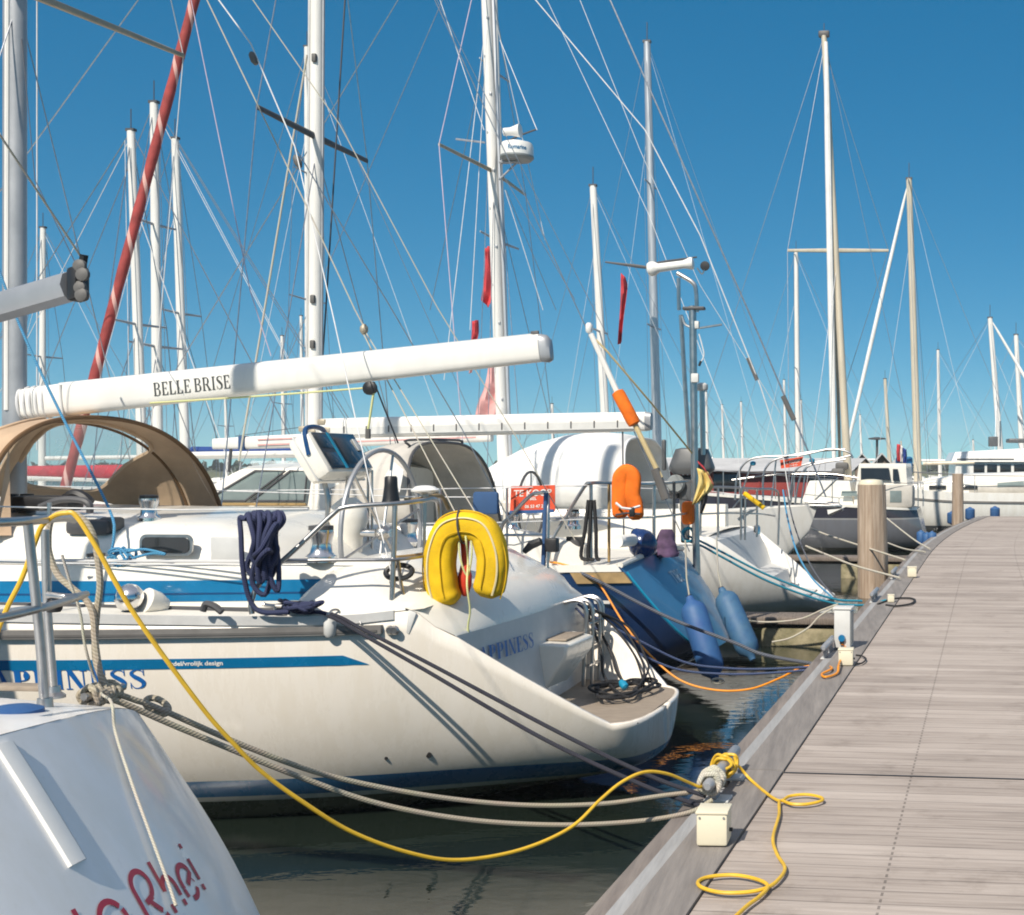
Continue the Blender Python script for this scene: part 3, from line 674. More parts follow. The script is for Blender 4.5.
# ------------------------------------------------------------------ lettering
DT = .24
def didone(ch):
    """fat-and-thin serif capitals: list of polygons in a unit-high box, plus advance width"""
    T, t, e = DT, .05, .05
    P = []
    def rect(x0, y0, x1, y1): P.append([(x0, y0), (x1, y0), (x1, y1), (x0, y1)])
    def ser(x0, x1, y): rect(x0, y - e / 2 if y > 0 else 0, x1, y if y > 0 else e) if y <= 0 else rect(x0, 1 - e, x1, 1)
    def arc(cx, cy, rx, ry, a0, a1, w0, w1, n=12):
        # crescent stroke: width w0 at the ends, w1 in the middle
        for i in range(n):
            q = []
            for j in (i, i + 1):
                f = j / n; a = R(lerp(a0, a1, f)); w = lerp(w0, w1, math.sin(math.pi * f) ** 1.3)
                q.append(((cx + rx * math.cos(a), cy + ry * math.sin(a)), (cx + (rx - w) * math.cos(a), cy + (ry - min(w, t * 1.2)) * math.sin(a))))
            P.append([q[0][0], q[1][0], q[1][1], q[0][1]])
    if ch == 'H':
        rect(.06, e, .06 + T, 1 - e); rect(.54, e, .54 + T, 1 - e); rect(.26, .48, .54, .53)
        for a in (.0, .48): ser(a, a + .32, 0); ser(a, a + .32, 1)
        return P, .86
    if ch == 'A':
        P.append([(.36, 1), (.42, 1), (.12, e), (.06, e)]); P.append([(.30, 1), (.44, 1), (.72, e), (.50, e)])
        rect(.18, .30, .58, .345); ser(0, .2, 0); ser(.42, .78, 0)
        return P, .82
    if ch in 'PRB':
        rect(.06, e, .06 + T, 1 - e); ser(0, .32, 0); ser(0, .32, 1)
        if ch == 'B':
            rect(.26, 1 - t, .40, 1); rect(.26, .50, .44, .55); rect(.26, 0, .44, t)
            arc(.38, .765, .26, .235, 90, -90, t, T * .95); arc(.42, .265, .27, .265, 90, -90, t, T)
            return P, .76
        rect(.26, 1 - t, .40, 1); rect(.26, .44, .40, .49); arc(.38, .72, .28, .28, 90, -90, t, T)
        if ch == 'R':
            P.append([(.36, .47), (.54, .45), (.80, e), (.58, e)]); ser(.52, .86, 0)
            return P, .88
        return P, .73
    if ch == 'I':
        rect(.06, e, .06 + T, 1 - e); ser(0, .32, 0); ser(0, .32, 1)
        return P, .38
    if ch == 'N':
        rect(.09, e, .14, 1 - e); rect(.66, 0, .71, 1 - e); P.append([(.06, 1), (.27, 1), (.71, .0), (.62, 0)])
        P.append([(.04, 1), (.25, 1), (.70, 0), (.52, 0)]); ser(0, .24, 0); ser(.56, .82, 1)
        return P, .86
    if ch == 'E' or ch == 'L':
        rect(.06, e, .06 + T, 1 - e); ser(0, .32, 0); ser(0, .32, 1)
        rect(.26, 0, .58, t); P.append([(.48, t), (.60, .28), (.62, .28), (.62, 0)])
        if ch == 'E':
            rect(.26, 1 - t, .56, 1); P.append([(.46, 1 - t), (.56, .74), (.58, .74), (.58, 1)])
            rect(.26, .48, .44, .53); rect(.42, .38, .46, .63)
        return P, .68
    if ch == 'S':
        pts = [(.56, .80), (.46, .94), (.30, .97), (.14, .88), (.12, .74), (.24, .61), (.40, .48), (.52, .34), (.50, .14), (.34, .03), (.18, .05), (.07, .22)]
        ws = [.03, .045, .05, .10, .16, .20, .21, .19, .12, .05, .045, .03]
        sp = spline([Vector((x, y, 0)) for x, y in pts], 4); n = len(sp)
        q = []
        for i, p in enumerate(sp):
            a = sp[max(i - 1, 0)]; b = sp[min(i + 1, n - 1)]; d = (b - a).normalized(); nn = Vector((-d.y, d.x, 0))
            f = i / (n - 1) * (len(ws) - 1); k = min(int(f), len(ws) - 2); w = lerp(ws[k], ws[k + 1], f - k)
            q.append((p + nn * w / 2, p - nn * w / 2))
        for i in range(n - 1): P.append([tuple(v[:2]) for v in (q[i][0], q[i + 1][0], q[i + 1][1], q[i][1])])
        rect(.54, .68, .57, .99); rect(.04, .01, .07, .32)
        return P, .66
    return P, .4
def rhei(ch):
    """thin round stencil letters as strokes (list of point lists)"""
    def arc(cx, cy, r, a0, a1, n=14, ry=None): return [(cx + r * math.cos(R(lerp(a0, a1, i / n))), cy + (ry or r) * math.sin(R(lerp(a0, a1, i / n)))) for i in range(n + 1)]
    if ch == 't': return [[(.13, .95), (.13, .26)], [(.13, .18), (.15, .05), (.24, .0)], [(0, .66), (.30, .66)]], .42
    if ch == 'o': return [arc(.32, .40, .32, 35, 215, ry=.40), arc(.32, .40, .32, -135, 25, ry=.40)], .72
    if ch == 'R': return [[(.05, .17), (.05, .70)] + arc(.30, .72, .25, 180, -60, 18, .26), [(.05, .09), (.05, 0)], [(.20, .43), (.43, .48)], [(.30, .42), (.50, .17)], [(.54, .10), (.58, 0)]], .74
    if ch == 'h': return [[(.03, 1.0), (.03, .42)], [(.03, .17), (.03, 0)], [(.03, .42)] + arc(.23, .38, .20, 150, 0, 10, .25) + [(.43, .2)], [(.43, .12), (.43, 0)]], .58
    if ch == 'e': return [arc(.24, .35, .24, 200, 20, 14, .30) + [(.20, .27)], arc(.24, .28, .24, 250, 330, 8, .28), [(.0, .24), (.02, .08)], [(.42, .28), (.44, .30)]], .58
    if ch == 'i': return [[(.04, .66), (.04, .22)], [(.04, .12), (.04, 0)], [(.04, .98), (.04, .88)]], .16
    if ch == 'P': return [[(.05, .17), (.05, .70)] + arc(.30, .72, .25, 180, -90, 18, .26), [(.05, .09), (.05, 0)]], .68
    if ch == 'a': return [arc(.27, .33, .27, 35, 330, ry=.33), [(.54, .62), (.54, 0)]], .70
    if ch == 'n': return [[(.03, .64), (.03, 0)], arc(.26, .38, .22, 160, 0, 10, .26) + [(.48, 0)]], .64
    return [], .35
def letter_glyphs(text, fn, track=.06):
    out = []; x = 0
    for ch in text:
        if ch == ' ': x += .28; continue
        P, adv = fn(ch); out.append((ch, x, P)); x += adv + track
    return out, x - track
def serif_text(name, text, mapf, h, parent, mat, track=.06, wscale=1.0):
    """mapf(x, y, k) -> world point for text coordinates in metres, k a tiny lift so that strokes never share a plane"""
    gl, wd = letter_glyphs(text, didone, track)
    mb = MB()
    for ch, x0, polys in gl:
        for i, p in enumerate(polys):
            vs = [mapf((x0 + x) * h * wscale, y * h, .0002 * (i % 7)) for x, y in p]
            mb.add(vs, [tuple(range(len(vs)))])
    o = mb.build(name, mat, parent, smooth=False, kind='')
    return o, wd * h * wscale
def sans_text(text, size, spacing=1.0, bold=.0):
    cu = bpy.data.curves.new('lettering', 'FONT'); cu.body = text; cu.size = size; cu.space_character = spacing; cu.offset = bold; cu.resolution_u = 3
    ob = bpy.data.objects.new('lettering', cu); COL.objects.link(ob)
    dg = bpy.context.evaluated_depsgraph_get(); me = ob.evaluated_get(dg).to_mesh()
    vs = [tuple(v.co) for v in me.vertices]; fs = [tuple(p.vertices) for p in me.polygons]
    ob.evaluated_get(dg).to_mesh_clear(); bpy.data.objects.remove(ob); bpy.data.curves.remove(cu)
    return vs, fs
def flat_text(name, text, size, o, ux, uy, parent, mat, spacing=1.0, center=True, bold=0.0):
    vs, fs = sans_text(text, size, spacing, bold)
    if not vs: return None
    wd = max(v[0] for v in vs); x0 = wd / 2 if center else 0
    o = Vector(o); ux = Vector(ux).normalized(); uy = Vector(uy).normalized()
    return MB().add([o + ux * (v[0] - x0) + uy * v[1] for v in vs], fs).build(name, mat, parent, smooth=False)

# ------------------------------------------------------------------ hull and fittings
class Hull:
    """half-breadth model of a yacht hull standing at berth position (s0, w0); d = +1 bow away from the jetty"""
    def __init__(h, s0, w0, btab, sheer, keel, p=.8, frame=None, ztop=None):
        h.s0, h.w0, h.bt, h.sh, h.kt, h.p, h.zt = s0, w0, btab, sheer, keel, p, ztop
        h.frame = frame or (lambda s, l, z: G(h.s0 + s, h.w0 + l, z))
        h.shear = lambda s, z: s
    def b(h, s): return max(.004, sinterp(h.bt, s))
    def zs(h, s): return sinterp(h.sh, s)
    def zk(h, s): return sinterp(h.kt, s)
    def half(h, s, z):
        zk, zs = h.zk(s), h.zs(s)
        c = max(-1, min(1, 1 - (z - zk) / max(.01, zs - zk)))
        return h.b(s) * max(0, math.sin(math.acos(max(0, c)))) ** h.p
    def pt(h, s, z, side, out=0.0): return h.frame(h.shear(s, z), side * (h.half(s, z) + out), z)
    def skin(h, svals, nz=14):
        rows = []
        for s in svals:
            zk = h.zk(s); zt = h.zt(s) if h.zt else h.zs(s)
            row = []
            A = math.acos(max(0, 1 - (zt - zk) / max(.01, h.zs(s) - zk)))
            for side in (-1, 1):
                rng = range(nz, -1, -1) if side < 0 else range(1, nz + 1)
                for i in rng:
                    a = A * i / nz; z = zk + (h.zs(s) - zk) * (1 - math.cos(a))
                    row.append(h.frame(h.shear(s, z), side * h.b(s) * math.sin(a) ** h.p, z))
            rows.append(row)
        return rows
    def band(h, s0, s1, z0, z1, side, out, n=40, point=0.0):
        rows = []
        for i in range(n + 1):
            s = lerp(s0, s1, i / n)
            za = z0(s) if callable(z0) else z0; zb = z1(s) if callable(z1) else z1
            rows.append([h.pt(s + (point if k == 2 else point * .5 if k == 1 else 0) * (1 - i / n) , lerp(za, zb, k / 2), side, out) for k in (0, 1, 2)])
        return MB().grid(rows)
    def rail(h, s0, s1, z0, z1, side, out, n=40):
        """solid strip standing proud of the hull"""
        rows = []
        for i in range(n + 1):
            s = lerp(s0, s1, i / n)
            za = z0(s) if callable(z0) else z0; zb = z1(s) if callable(z1) else z1
            rows.append([h.pt(s, za, side, -.01), h.pt(s, za, side, out), h.pt(s, zb, side, out), h.pt(s, zb, side, -.01)])
        mb = MB().grid(rows, closed=True)
        n0 = len(rows)
        mb.f.append([3, 2, 1, 0]); mb.f.append([(n0 - 1) * 4 + i for i in range(4)])
        return mb
    def deck(h, svals, dz=-.02, camber=.05, nl=10, inset=0.0):
        rows = []
        for s in svals:
            b = max(.003, h.b(s) - inset)
            rows.append([h.frame(h.shear(s, h.zs(s)), b * lerp(-1, 1, j / nl), h.zs(s) + dz + camber * (1 - (lerp(-1, 1, j / nl)) ** 2)) for j in range(nl + 1)])
        return MB().grid(rows)

def winch(base, sc, parent, mat='chrome', drum='black'):
    b = Vector(base)
    o = MB().lathe(b, [(.075 * sc, 0), (.075 * sc, .03 * sc), (.055 * sc, .05 * sc), (.05 * sc, .10 * sc), (.062 * sc, .14 * sc), (.062 * sc, .165 * sc), (.03 * sc, .175 * sc)], ZZ, 18).build('winch', M[mat], parent)
    MB().lathe(b + ZZ * .166 * sc, [(.06 * sc, 0), (.06 * sc, .02 * sc), (.025 * sc, .025 * sc)], ZZ, 16).build('winch_top', M[drum], o)
    return o
def wheel(c, r, parent, spokes=5, mat='alumat', n=36, rr=.015):
    c = Vector(c)
    o = MB().tube([c + VV * (r * math.cos(2 * math.pi * i / n)) + ZZ * (r * math.sin(2 * math.pi * i / n)) for i in range(n + 1)], rr, 8, caps=False).build('steering_wheel', M[mat], parent)
    for i in range(spokes):
        a = 2 * math.pi * (i + .25) / spokes
        MB().tube([c, c + (VV * math.cos(a) + ZZ * math.sin(a)) * r], rr * .6, 6).build('spoke', M['steel'], o)
    MB().lathe(c - UB * .05, [(.03, 0), (.055, .03), (.055, .07), (.03, .1)], UB, 14).build('hub', M['steel'], o)
    return o
def arcpath(c, r, a0, a1, u, v, n=12): return [Vector(c) + u * (r * math.cos(lerp(a0, a1, i / n))) + v * (r * math.sin(lerp(a0, a1, i / n))) for i in range(n + 1)]
def spar(name, pa, pb, ra, rb, mat, parent, n=14, flat=1.0, up=None, **kw):
    pa, pb = Vector(pa), Vector(pb)
    pts = [lerp(pa, pb, i / 8) for i in range(9)]; rr = [lerp(ra, rb, i / 8) for i in range(9)]
    return MB().tube(pts, rr, n, True, flat, up).build(name, mat, parent, **kw)
def line(name, pts, r, mat, parent=None, n=6, sag=0.0, k=10, **kw):
    pts = [Vector(p) for p in pts]
    if len(pts) == 2 and sag:
        pts = [lerp(pts[0], pts[1], i / 14) - ZZ * (sag * 4 * (i / 14) * (1 - i / 14)) for i in range(15)]
    elif len(pts) > 2 and k: pts = spline(pts, k)
    return MB().tube(pts, r, n).build(name, M[mat] if isinstance(mat, str) else mat, parent, **kw)
def hood(parent, frame, aft, fwd, nl=20, mat='tan', name='sprayhood', solid=.012, lip=True, lipmat='tandark', pw=.62, fpw=.75, prof=None, rows_=8):
    """canvas hood: aft and fwd are (s_centre, s_side, half width, z base, z top); frame(s, l, z) -> world"""
    def S_(a, t):
        out = []
        def arch(q, pwr):
            sc, ss, hw, zb, zt = q
            c, s_ = math.cos(a), math.sin(a)
            l = hw * (abs(c) ** pwr) * (1 if c >= 0 else -1) * -1
            z = zb + (zt - zb) * max(0, s_) ** pwr
            return Vector((lerp(ss, sc, max(0, s_) ** .8), l, z))
        A, B = arch(aft, pw), arch(fwd, fpw)
        q = A.lerp(B, t)
        if prof: q.z += prof(t) * math.sin(a) ** .5
        return frame(q.x, q.y, q.z)
    S_.rows = rows_
    rows = [[S_(math.pi * j / nl, i / rows_) for j in range(nl + 1)] for i in range(rows_ + 1)]
    o = MB().grid(rows).build(name, M[mat], parent, solid=solid)
    if lip:
        MB().tube(rows[0], .016, 8).build('binding', M[lipmat], o)
    return o, S_
# ================================================================== the white yacht with blue stripes
B1 = boat('sailing_yacht', 0, 0, 'cream white sailing yacht with blue stripes, tan sprayhood and open teak stern platform')
cream = (.88, .815, .725)
m_h1 = hullmat('hull_cream_blue', [(.15, (.06, .072, .055)), (.185, (.72, .70, .64)), (.305, (.004, .13, .31)), (9, cream)], .24, .22)
h1 = Hull(0, 0,
    [(-.27, .02), (-.262, .34), (-.24, .58), (-.20, .76), (-.12, .88), (.3, 1.06), (.86, 1.27), (1.4, 1.47), (2.2, 1.68), (3.2, 1.86), (4.5, 1.97), (7, 1.9), (9, 1.4), (11, .55), (12, .01)],
    [(-.2, 1.39), (.6, 1.385), (.86, 1.375), (1.4, 1.335), (3, 1.37), (6, 1.46), (12, 1.75)],
    [(-.27, .30), (-.22, .23), (-.1, .17), (.5, .05), (1, -.05), (2, -.24), (4, -.45), (8, -.5), (11, -.2), (12, 1.2)], .69,
    ztop=lambda s: interp([(-.09, .565), (.735, 1.185), (.86, 1.26), (.95, 1.345), (1.02, 1.377), (1.03, sinterp([(.6, 1.385), (.86, 1.375), (1.4, 1.335), (3, 1.37)], 1.0))], s) if s < 1.03 else sinterp([(.6, 1.385), (.86, 1.375), (1.4, 1.335), (3, 1.37), (6, 1.46), (12, 1.75)], s))
sv = [-.27, -.267, -.26, -.248, -.23, -.20, -.16, -.12, -.09, -.05, 0] + [.06 * i for i in range(1, 13)] + [.735, .745, .755, .765, .775, .80, .83, .86, .89, .92, .95, .98, 1.02, 1.06] + [1.15 + .15 * i for i in range(0, 20)] + [4.2 + .4 * i for i in range(20)]
sv = [s for s in sv if s < 12] + [12]
MB().grid(h1.skin(sv, 18)).build('hull', m_h1, B1, solid=.03, off=-1, sharp=50)
h1.band(1.22, 11, 1.042, 1.103, -1, .003, 60, .14).build('hull_stripe', M['blue'], B1)
h1.band(1.12, 11, 1.042, 1.103, 1, .003, 60, .14).build('hull_stripe', M['blue'], B1)
for sd in (-1, 1):
    rr = h1.rail(1.14, 11.3, 1.232, 1.284, sd, .032, 60).build('rub_rail', M['railgrey'], B1)
    h1.rail(1.16, 11.2, 1.243, 1.257, sd, .036, 60).build('rubber_insert', M['rubber'], rr)
    h1.rail(1.08, 11.3, lambda s: h1.zs(s) - .042, lambda s: h1.zs(s) + .012, sd, .010, 60).build('toe_rail', M['railalu'], B1)
# small outlets and their rust
for px, py, r_ in ((434, 752, .022), (399, 752, .012)):
    q = rw(px, py, -1.0); s_, w_, z_ = toG(q)
    MB().lathe(h1.pt(s_, z_, -1, .001), [(r_ * .9, -.012), (r_, .001), (r_ * .6, .002)], (-VV - ZZ * .35).normalized(), 12).build('outlet', M['black'], B1)
# deck
h1.deck([.92 + .25 * i for i in range(44)], .004, .035, 10, 0).build('deck', M['deckwhite'], B1)
# aft deck: lip, slope and coaming top behind the cockpit
rows = []
for s, ze, zc in ((.745, 1.185, 1.19), (.75, 1.20, 1.215), (.765, 1.26, 1.255), (.80, 1.345, 1.33), (.86, 1.378, 1.40), (.98, 1.38, 1.48), (1.12, 1.375, 1.56), (1.3, 1.37, 1.635), (1.5, 1.36, 1.66), (1.62, 1.36, 1.655), (1.66, 1.35, 1.60), (1.68, 1.34, 1.36)):
    se = max(s, interp([(1.19, .735), (1.26, .86), (1.345, .95), (1.378, 1.02)], ze)) if ze < 1.379 and s < 1.02 else max(s, 1.02 + (s - .98) * .5)
    b = h1.half(se, min(ze, h1.zs(se)))
    if s >= .98: ze = h1.zs(se) + .002; b = h1.b(se)
    row = []
    for j in range(33):
        uu = math.sin(math.pi / 2 * lerp(-1, 1, j / 32))
        row.append(G(lerp(s - .05 * (1 - uu * uu), se, abs(uu) ** 5), uu * b, ze + .004 + (zc - ze) * (1 - abs(uu) ** 5)))
    rows.append(row)
MB().grid(rows).build('aft_deck', M['gel'], B1, sharp=60)
# stern recess
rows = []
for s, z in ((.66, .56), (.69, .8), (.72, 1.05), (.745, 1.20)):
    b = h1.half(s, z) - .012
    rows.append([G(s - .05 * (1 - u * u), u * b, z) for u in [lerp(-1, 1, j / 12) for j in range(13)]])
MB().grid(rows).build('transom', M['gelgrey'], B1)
def plat(z, inset, name, mat, th, s1=.67):
    out = []
    ss = [-.262 + inset * .8, -.25 + inset * .9, -.225 + inset, -.19 + inset, -.13 + inset, -.06, .1, .25, .45, s1]
    rows = []
    for s in ss:
        b = max(.05, h1.half(s if s > -.27 else -.269, .555) - inset)
        rows.append([G(s, u * b, z) for u in [lerp(-1, 1, j / 10) for j in range(11)]])
    return MB().grid(rows).build(name, mat, B1, solid=th, off=0, smooth=False)
plat(.548, .012, 'swim_platform', M['black'], .012)
plat(.560, .045, 'platform_teak', M['teak'], .012)
# step box on the transom
a0, a1, b0, b1, t0, t1 = G(0.740, -.02, .985), G(0.740, .78, .985), G(0.460, .0, .975), G(0.440, .55, .975), G(0.680, .02, .57), G(0.680, .5, .57)
mb = MB(); mb.add([a0, a1, b1, b0, t0, t1, b0 - ZZ * .09 + UB * .01, b1 - ZZ * .09 + UB * .01], [(0, 1, 2, 3), (3, 2, 7, 6), (0, 3, 6, 4), (6, 7, 5, 4), (1, 5, 7, 2), (0, 4, 5, 1)])
mb.build('step_box', M['gel'], B1, bevel=.018)
MB().box(G(0.595, .34, .990), .17, .42, .012, (UB, VV, ZZ), .004).build('step_teak', M['teak'], B1)
# boarding ladder
lad = MB().tube(spline([G(0.560, .66, .57), G(0.540, .66, 1.0), G(0.540, .66, 1.16), G(0.600, .66, 1.22), G(0.720, .66, 1.20)], 6), .016, 8).build('boarding_ladder', M['steel'], B1)
for w_ in (.74, .92, .99):
    MB().tube(spline([G(0.520, w_, .57), G(0.510, w_, 1.02), G(0.520, w_, 1.17), G(0.600, w_, 1.22), G(0.720, w_, 1.20)], 6), .014, 8).build('ladder_rail', M['steel'], lad)
for z_ in (.72, .88, 1.04):
    MB().tube([G(0.520, .66, z_), G(0.515, 1.0, z_)], .014, 8).build('ladder_rung', M['steel'], lad)
MB().box(G(0.640, .98, 1.08), .02, .07, .09, (UB, VV, ZZ), .01).build('shower_hatch', M['blue'], B1)
# name on the transom and on the hull
sT = lambda x, y, k: G(.698 - .06 + .06 * ((-1.1 + x) / 1.0) ** 2 + .10 * y - .004 - k, -1.1 + x, .985 + y)
serif_text('name_lettering', 'HAPPINESS', sT, .105, B1, M['textblue'], .05, 1.3)
_, wd = letter_glyphs('HAPPINESS', didone, .06)
hT, wS = .118, 1.27
s_start = toG(rw(145, 682, -1.72))[0] + wd * hT * wS
serif_text('name_lettering', 'HAPPINESS', lambda x, y, k: h1.pt(s_start - x, .925 + y, -1, .003 + k), hT, B1, M['textblue'], .06, wS)
# designer's line on the stripe
vs, fs = sans_text('judel/vrolijk design', .036, 1.0, .0009)
sA = toG(rw(168, 666, -1.8))[0] + .075
wdt = max(v[0] for v in vs); kx = .305 / wdt
MB().add([h1.pt(sA - v[0] * kx, 1.062 + v[1], -1, .005) for v in vs], fs).build('designer_lettering', M['signwhite'], B1, smooth=False)

# coamings
def cl(s): return h1.b(s) - .42
for sd in (-1, 1):
    rows = []
    for i in range(26):
        s = lerp(1.0, 6.0, (i / 25) ** 1.3)
        f = min(1, (s - 1.0) / .35) ** .5; z0 = h1.zs(s) - .04; zt = lerp(1.42, 1.645, f)
        l0 = cl(s)
        rows.append([G(s, sd * (l0 - d), z) for d, z in ((0, z0), (.02, lerp(z0, zt, .6)), (.035, zt - .05), (.05, zt - .015), (.09, zt), (.26, zt), (.3, zt - .02), (.32, zt - .06), (.33, z0))])
    MB().grid(rows).build('coaming', M['gel'], B1)
    def bandrows(z0, z1, o, s0=1.06):
        rr = []
        for i in range(24):
            s = lerp(s0, 6.0, i / 23); f = min(1, (s - 1.0) / .35) ** .5; zt = lerp(1.42, 1.645, f); za = h1.zs(s) - .04
            def lz(z):
                u = (z - za) / (zt - za)
                return cl(s) - interp([(0, 0), (.6, .02), (.85, .035), (1, .06)], u) + o
            zz1 = min(z1, zt - .03)
            rr.append([G(s, sd * lz(z), z) for z in (min(z0, zz1 - .001), (min(z0, zz1) + zz1) / 2, zz1)])
        return MB().grid(rr)
    bandrows(1.402, 1.532, .004).build('blue_band', M['blue'], B1)
    bandrows(1.445, 1.455, .007).build('band_groove', M['bluedark'], B1)
# coachroof
cr = [(1.85, 1.42), (1.95, 1.62), (2.2, 1.80), (2.5, 1.90), (3.2, 1.93), (7, 1.98), (9, 1.62), (9.6, 1.42)]
rows = []
for i in range(36):
    s = lerp(1.86, 9.6, i / 35); zt = interp(cr, s); hw = min(1.22, h1.b(s) - .5); z0 = 1.38
    row = []
    for j in range(17):
        a = math.pi * j / 16; c = math.cos(a)
        row.append(G(s, -hw * math.copysign(abs(c) ** .35, c), z0 + (zt - z0) * math.sin(a) ** .45))
    rows.append(row)
MB().grid(rows).build('coachroof', M['gel'], B1)
# long low side window, rounded
def rrect(c, ux, uy, w, h, r, n=5):
    out = []
    for sx, sy, a0 in ((1, 1, 0), (-1, 1, 90), (-1, -1, 180), (1, -1, 270)):
        for i in range(n + 1):
            a = R(a0 + 90 * i / n)
            out.append(Vector(c) + ux * (sx * (w / 2 - r) + r * math.cos(a)) + uy * (sy * (h / 2 - r) + r * math.sin(a)))
    return out
qc = rw(167, 545, -1.235)
fr_ = MB().prism(rrect(qc, UB, ZZ, .36, .135, .045), -VV * .012).build('window_frame', M['steel'], B1)
MB().prism(rrect(qc - VV * .012, UB, ZZ, .32, .10, .035), -VV * .006).build('window_pane', M['window'], fr_)
q = rw(226, 549, -1.2)
MB().box(q, .20, .02, .15, (UB, VV, ZZ), .006).build('locker_panel', M['gelgrey'], B1)

# deck hardware
def cowl(px, py, w_):
    c = rw(px, py, w_); ax = (-VV * .8 + UB * .35 + ZZ * .35).normalized()
    o = MB().lathe(c - ax * .06, [(.03, 0), (.07, .02), (.085, .06), (.08, .095), (.055, .125), (.02, .138)], ax, 20).build('ventilator', M['chrome'], B1)
    MB().lathe(c - ax * .10 - UB * .05, [(.05, -.08), (.075, -.02), (.08, .05)], ax, 16).build('ventilator_base', M['gel'], o)
cowl(130, 598, -1.60)
MB().tube(spline([rw(203, 611, -1.72), rw(206, 604, -1.72), rw(214, 606, -1.72), rw(222, 612, -1.72)], 5), .02, 8).build('deck_cleat', M['darkgrey'], B1)
def deckcleat(c, L_, parent=None, name='cleat', mat='steel', up=.045):
    c = Vector(c)
    return MB().tube(spline([c + UB * (-L_ / 2) + ZZ * (up + .01), c + UB * (-L_ / 3) + ZZ * up, c + UB * (L_ / 3) + ZZ * up, c + UB * (L_ / 2) + ZZ * (up + .01)], 4), .013, 8).build(name, M[mat], B1)
for s_ in (1.72,):
    deckcleat(G(s_, -(h1.b(s_) - .08), h1.zs(s_) + .02), .26)
    for d in (-.05, .05): MB().lathe(G(s_ + d, -(h1.b(s_) - .08), h1.zs(s_) - .01), [(.02, 0), (.012, .03), (.012, .075)], ZZ, 10).build('cleat_post', M['steel'], B1)
# fairlead roller hanging over the rail, shadow throwing
q = rw(330, 627, -1.5)
MB().lathe(q - ZZ * .06, [(.022, 0), (.036, .02), (.036, .09), (.025, .12), (.018, .15)], ZZ, 14).build('fairlead_roller', M['greybox'], B1)
MB().tube(spline([rw(330, 618, -1.49), rw(331, 611, -1.49), rw(338, 610, -1.45), rw(342, 617, -1.44), rw(350, 614, -1.42), rw(358, 616, -1.42), rw(361, 624, -1.43)], 6), .007, 8).build('fairlead', M['steel'], B1)
# genoa track on the side deck
MB().tube([G(1.6, -(h1.b(1.6) - .18), 1.355), G(5, -(h1.b(5) - .22), 1.43)], .016, 6).build('track', M['darkgrey'], B1)
winch(rw(321, 562, -1.06), 1.25, B1, 'chrome', 'darkgrey')
winch(rw(409, 546, .9), 1.15, B1, 'chrome', 'darkgrey')
winch(rw(149, 522, -.9), .95, B1)
winch(rw(96, 580, -1.33), .9, B1)
MB().box(rw(48, 503, -.85), .42, .16, .10, (UB, VV, ZZ), .025).build('rope_clutch', M['black'], B1)
MB().tube(spline([rw(40, 507, -1.0), rw(60, 500, -1.0), rw(80, 500, -1.0), rw(89, 504, -1.0), rw(90, 513, -1.0)], 6), .022, 8).build('grab_bar', M['darkgrey'], B1)
MB().tube(spline([rw(62, 501, -.8), rw(74, 494, -.8), rw(84, 497, -.8), rw(90, 503, -.8)], 5), .035, 8).build('rolled_cloth', M['black'], B1)
for px in (12, 27): winch(rw(px, 513, -.75), .7, B1, 'darkgrey')
MB().box(rw(92, 527, -1.12), .30, .12, .10, (UB, VV, ZZ), .03).build('handle_pocket', M['darkgrey'], B1)
MB().box(rw(112, 524, -1.1), .12, .10, .09, (UB, VV, ZZ), .02).build('handle_pocket', M['rubber'], B1)

# steering pedestal, wheel and instrument pod
wc_ = rw(383, 533, 0)
wheel(wc_, .60, B1, 6, 'alumat', 44, .017)
sP = toG(wc_)[0]
MB().lathe(G(sP + .26, 0, 1.3), [(.17, 0), (.13, .12), (.09, .3), (.10, .46), (.14, .56), (.12, .66), (.05, .72)], ZZ, 20).build('pedestal', M['gel'], B1)
MB().tube([wc_ - UB * .06, wc_ + UB * .32], .03, 10).build('wheel_shaft', M['chrome'], B1)
pc = rw(332, 458, 0)
tl = R(32); un = (-UB * math.cos(tl) + ZZ * math.sin(tl)); uu = (ZZ * math.cos(tl) + UB * math.sin(tl))
pod = MB().box(pc, .19, .66, .36, (un, VV, uu), .05).build('instrument_pod', M['gel'], B1)
MB().box(pc - un * .02, .012, .668, .368, (un, VV, uu), .003).build('pod_seam', M['gelgrey'], pod)
MB().box(pc + un * .098, .010, .58, .30, (un, VV, uu), .003).build('display', M['screen'], pod)
MB().box(pc + un * .105 - VV * .09, .006, .028, .30, (un, VV, uu)).build('display_trim', M['cyanline'], pod)
for k_, (v_, u_, a_, b_) in enumerate(((-.2, .075, .15, .11), (-.2, -.075, .15, .11), (.08, 0, .24, .22))):
    MB().box(pc + un * .106 + VV * v_ + uu * u_, .004, a_, b_, (un, VV, uu), .001).build('display', M['window'], pod)
MB().box(pc + un * .108 + VV * .24 + uu * .05, .006, .06, .10, (un, VV, uu), .002).build('compass_card', M['greybox'], pod)
MB().tube(spline([rw(309, 455, -.33), rw(305, 432, -.3), rw(311, 427, -.2), rw(322, 429, 0), rw(327, 437, .1)], 6), .018, 8).build('pod_handle', M['bluedark'], B1)
for px in ((323, 328, 327), (349, 346, 342)):
    MB().tube(spline([rw(px[0], 478, 0), rw(px[1], 500, 0), rw(px[2], 530, 0), rw(px[2], 572, 0)], 5), .02, 8).build('pedestal_guard', M['steel'], B1)
for px in (368, 372):
    MB().tube([rw(px, 470, .2), rw(px, 566, .2)], .010, 6).build('pedestal_guard', M['steel'], B1)

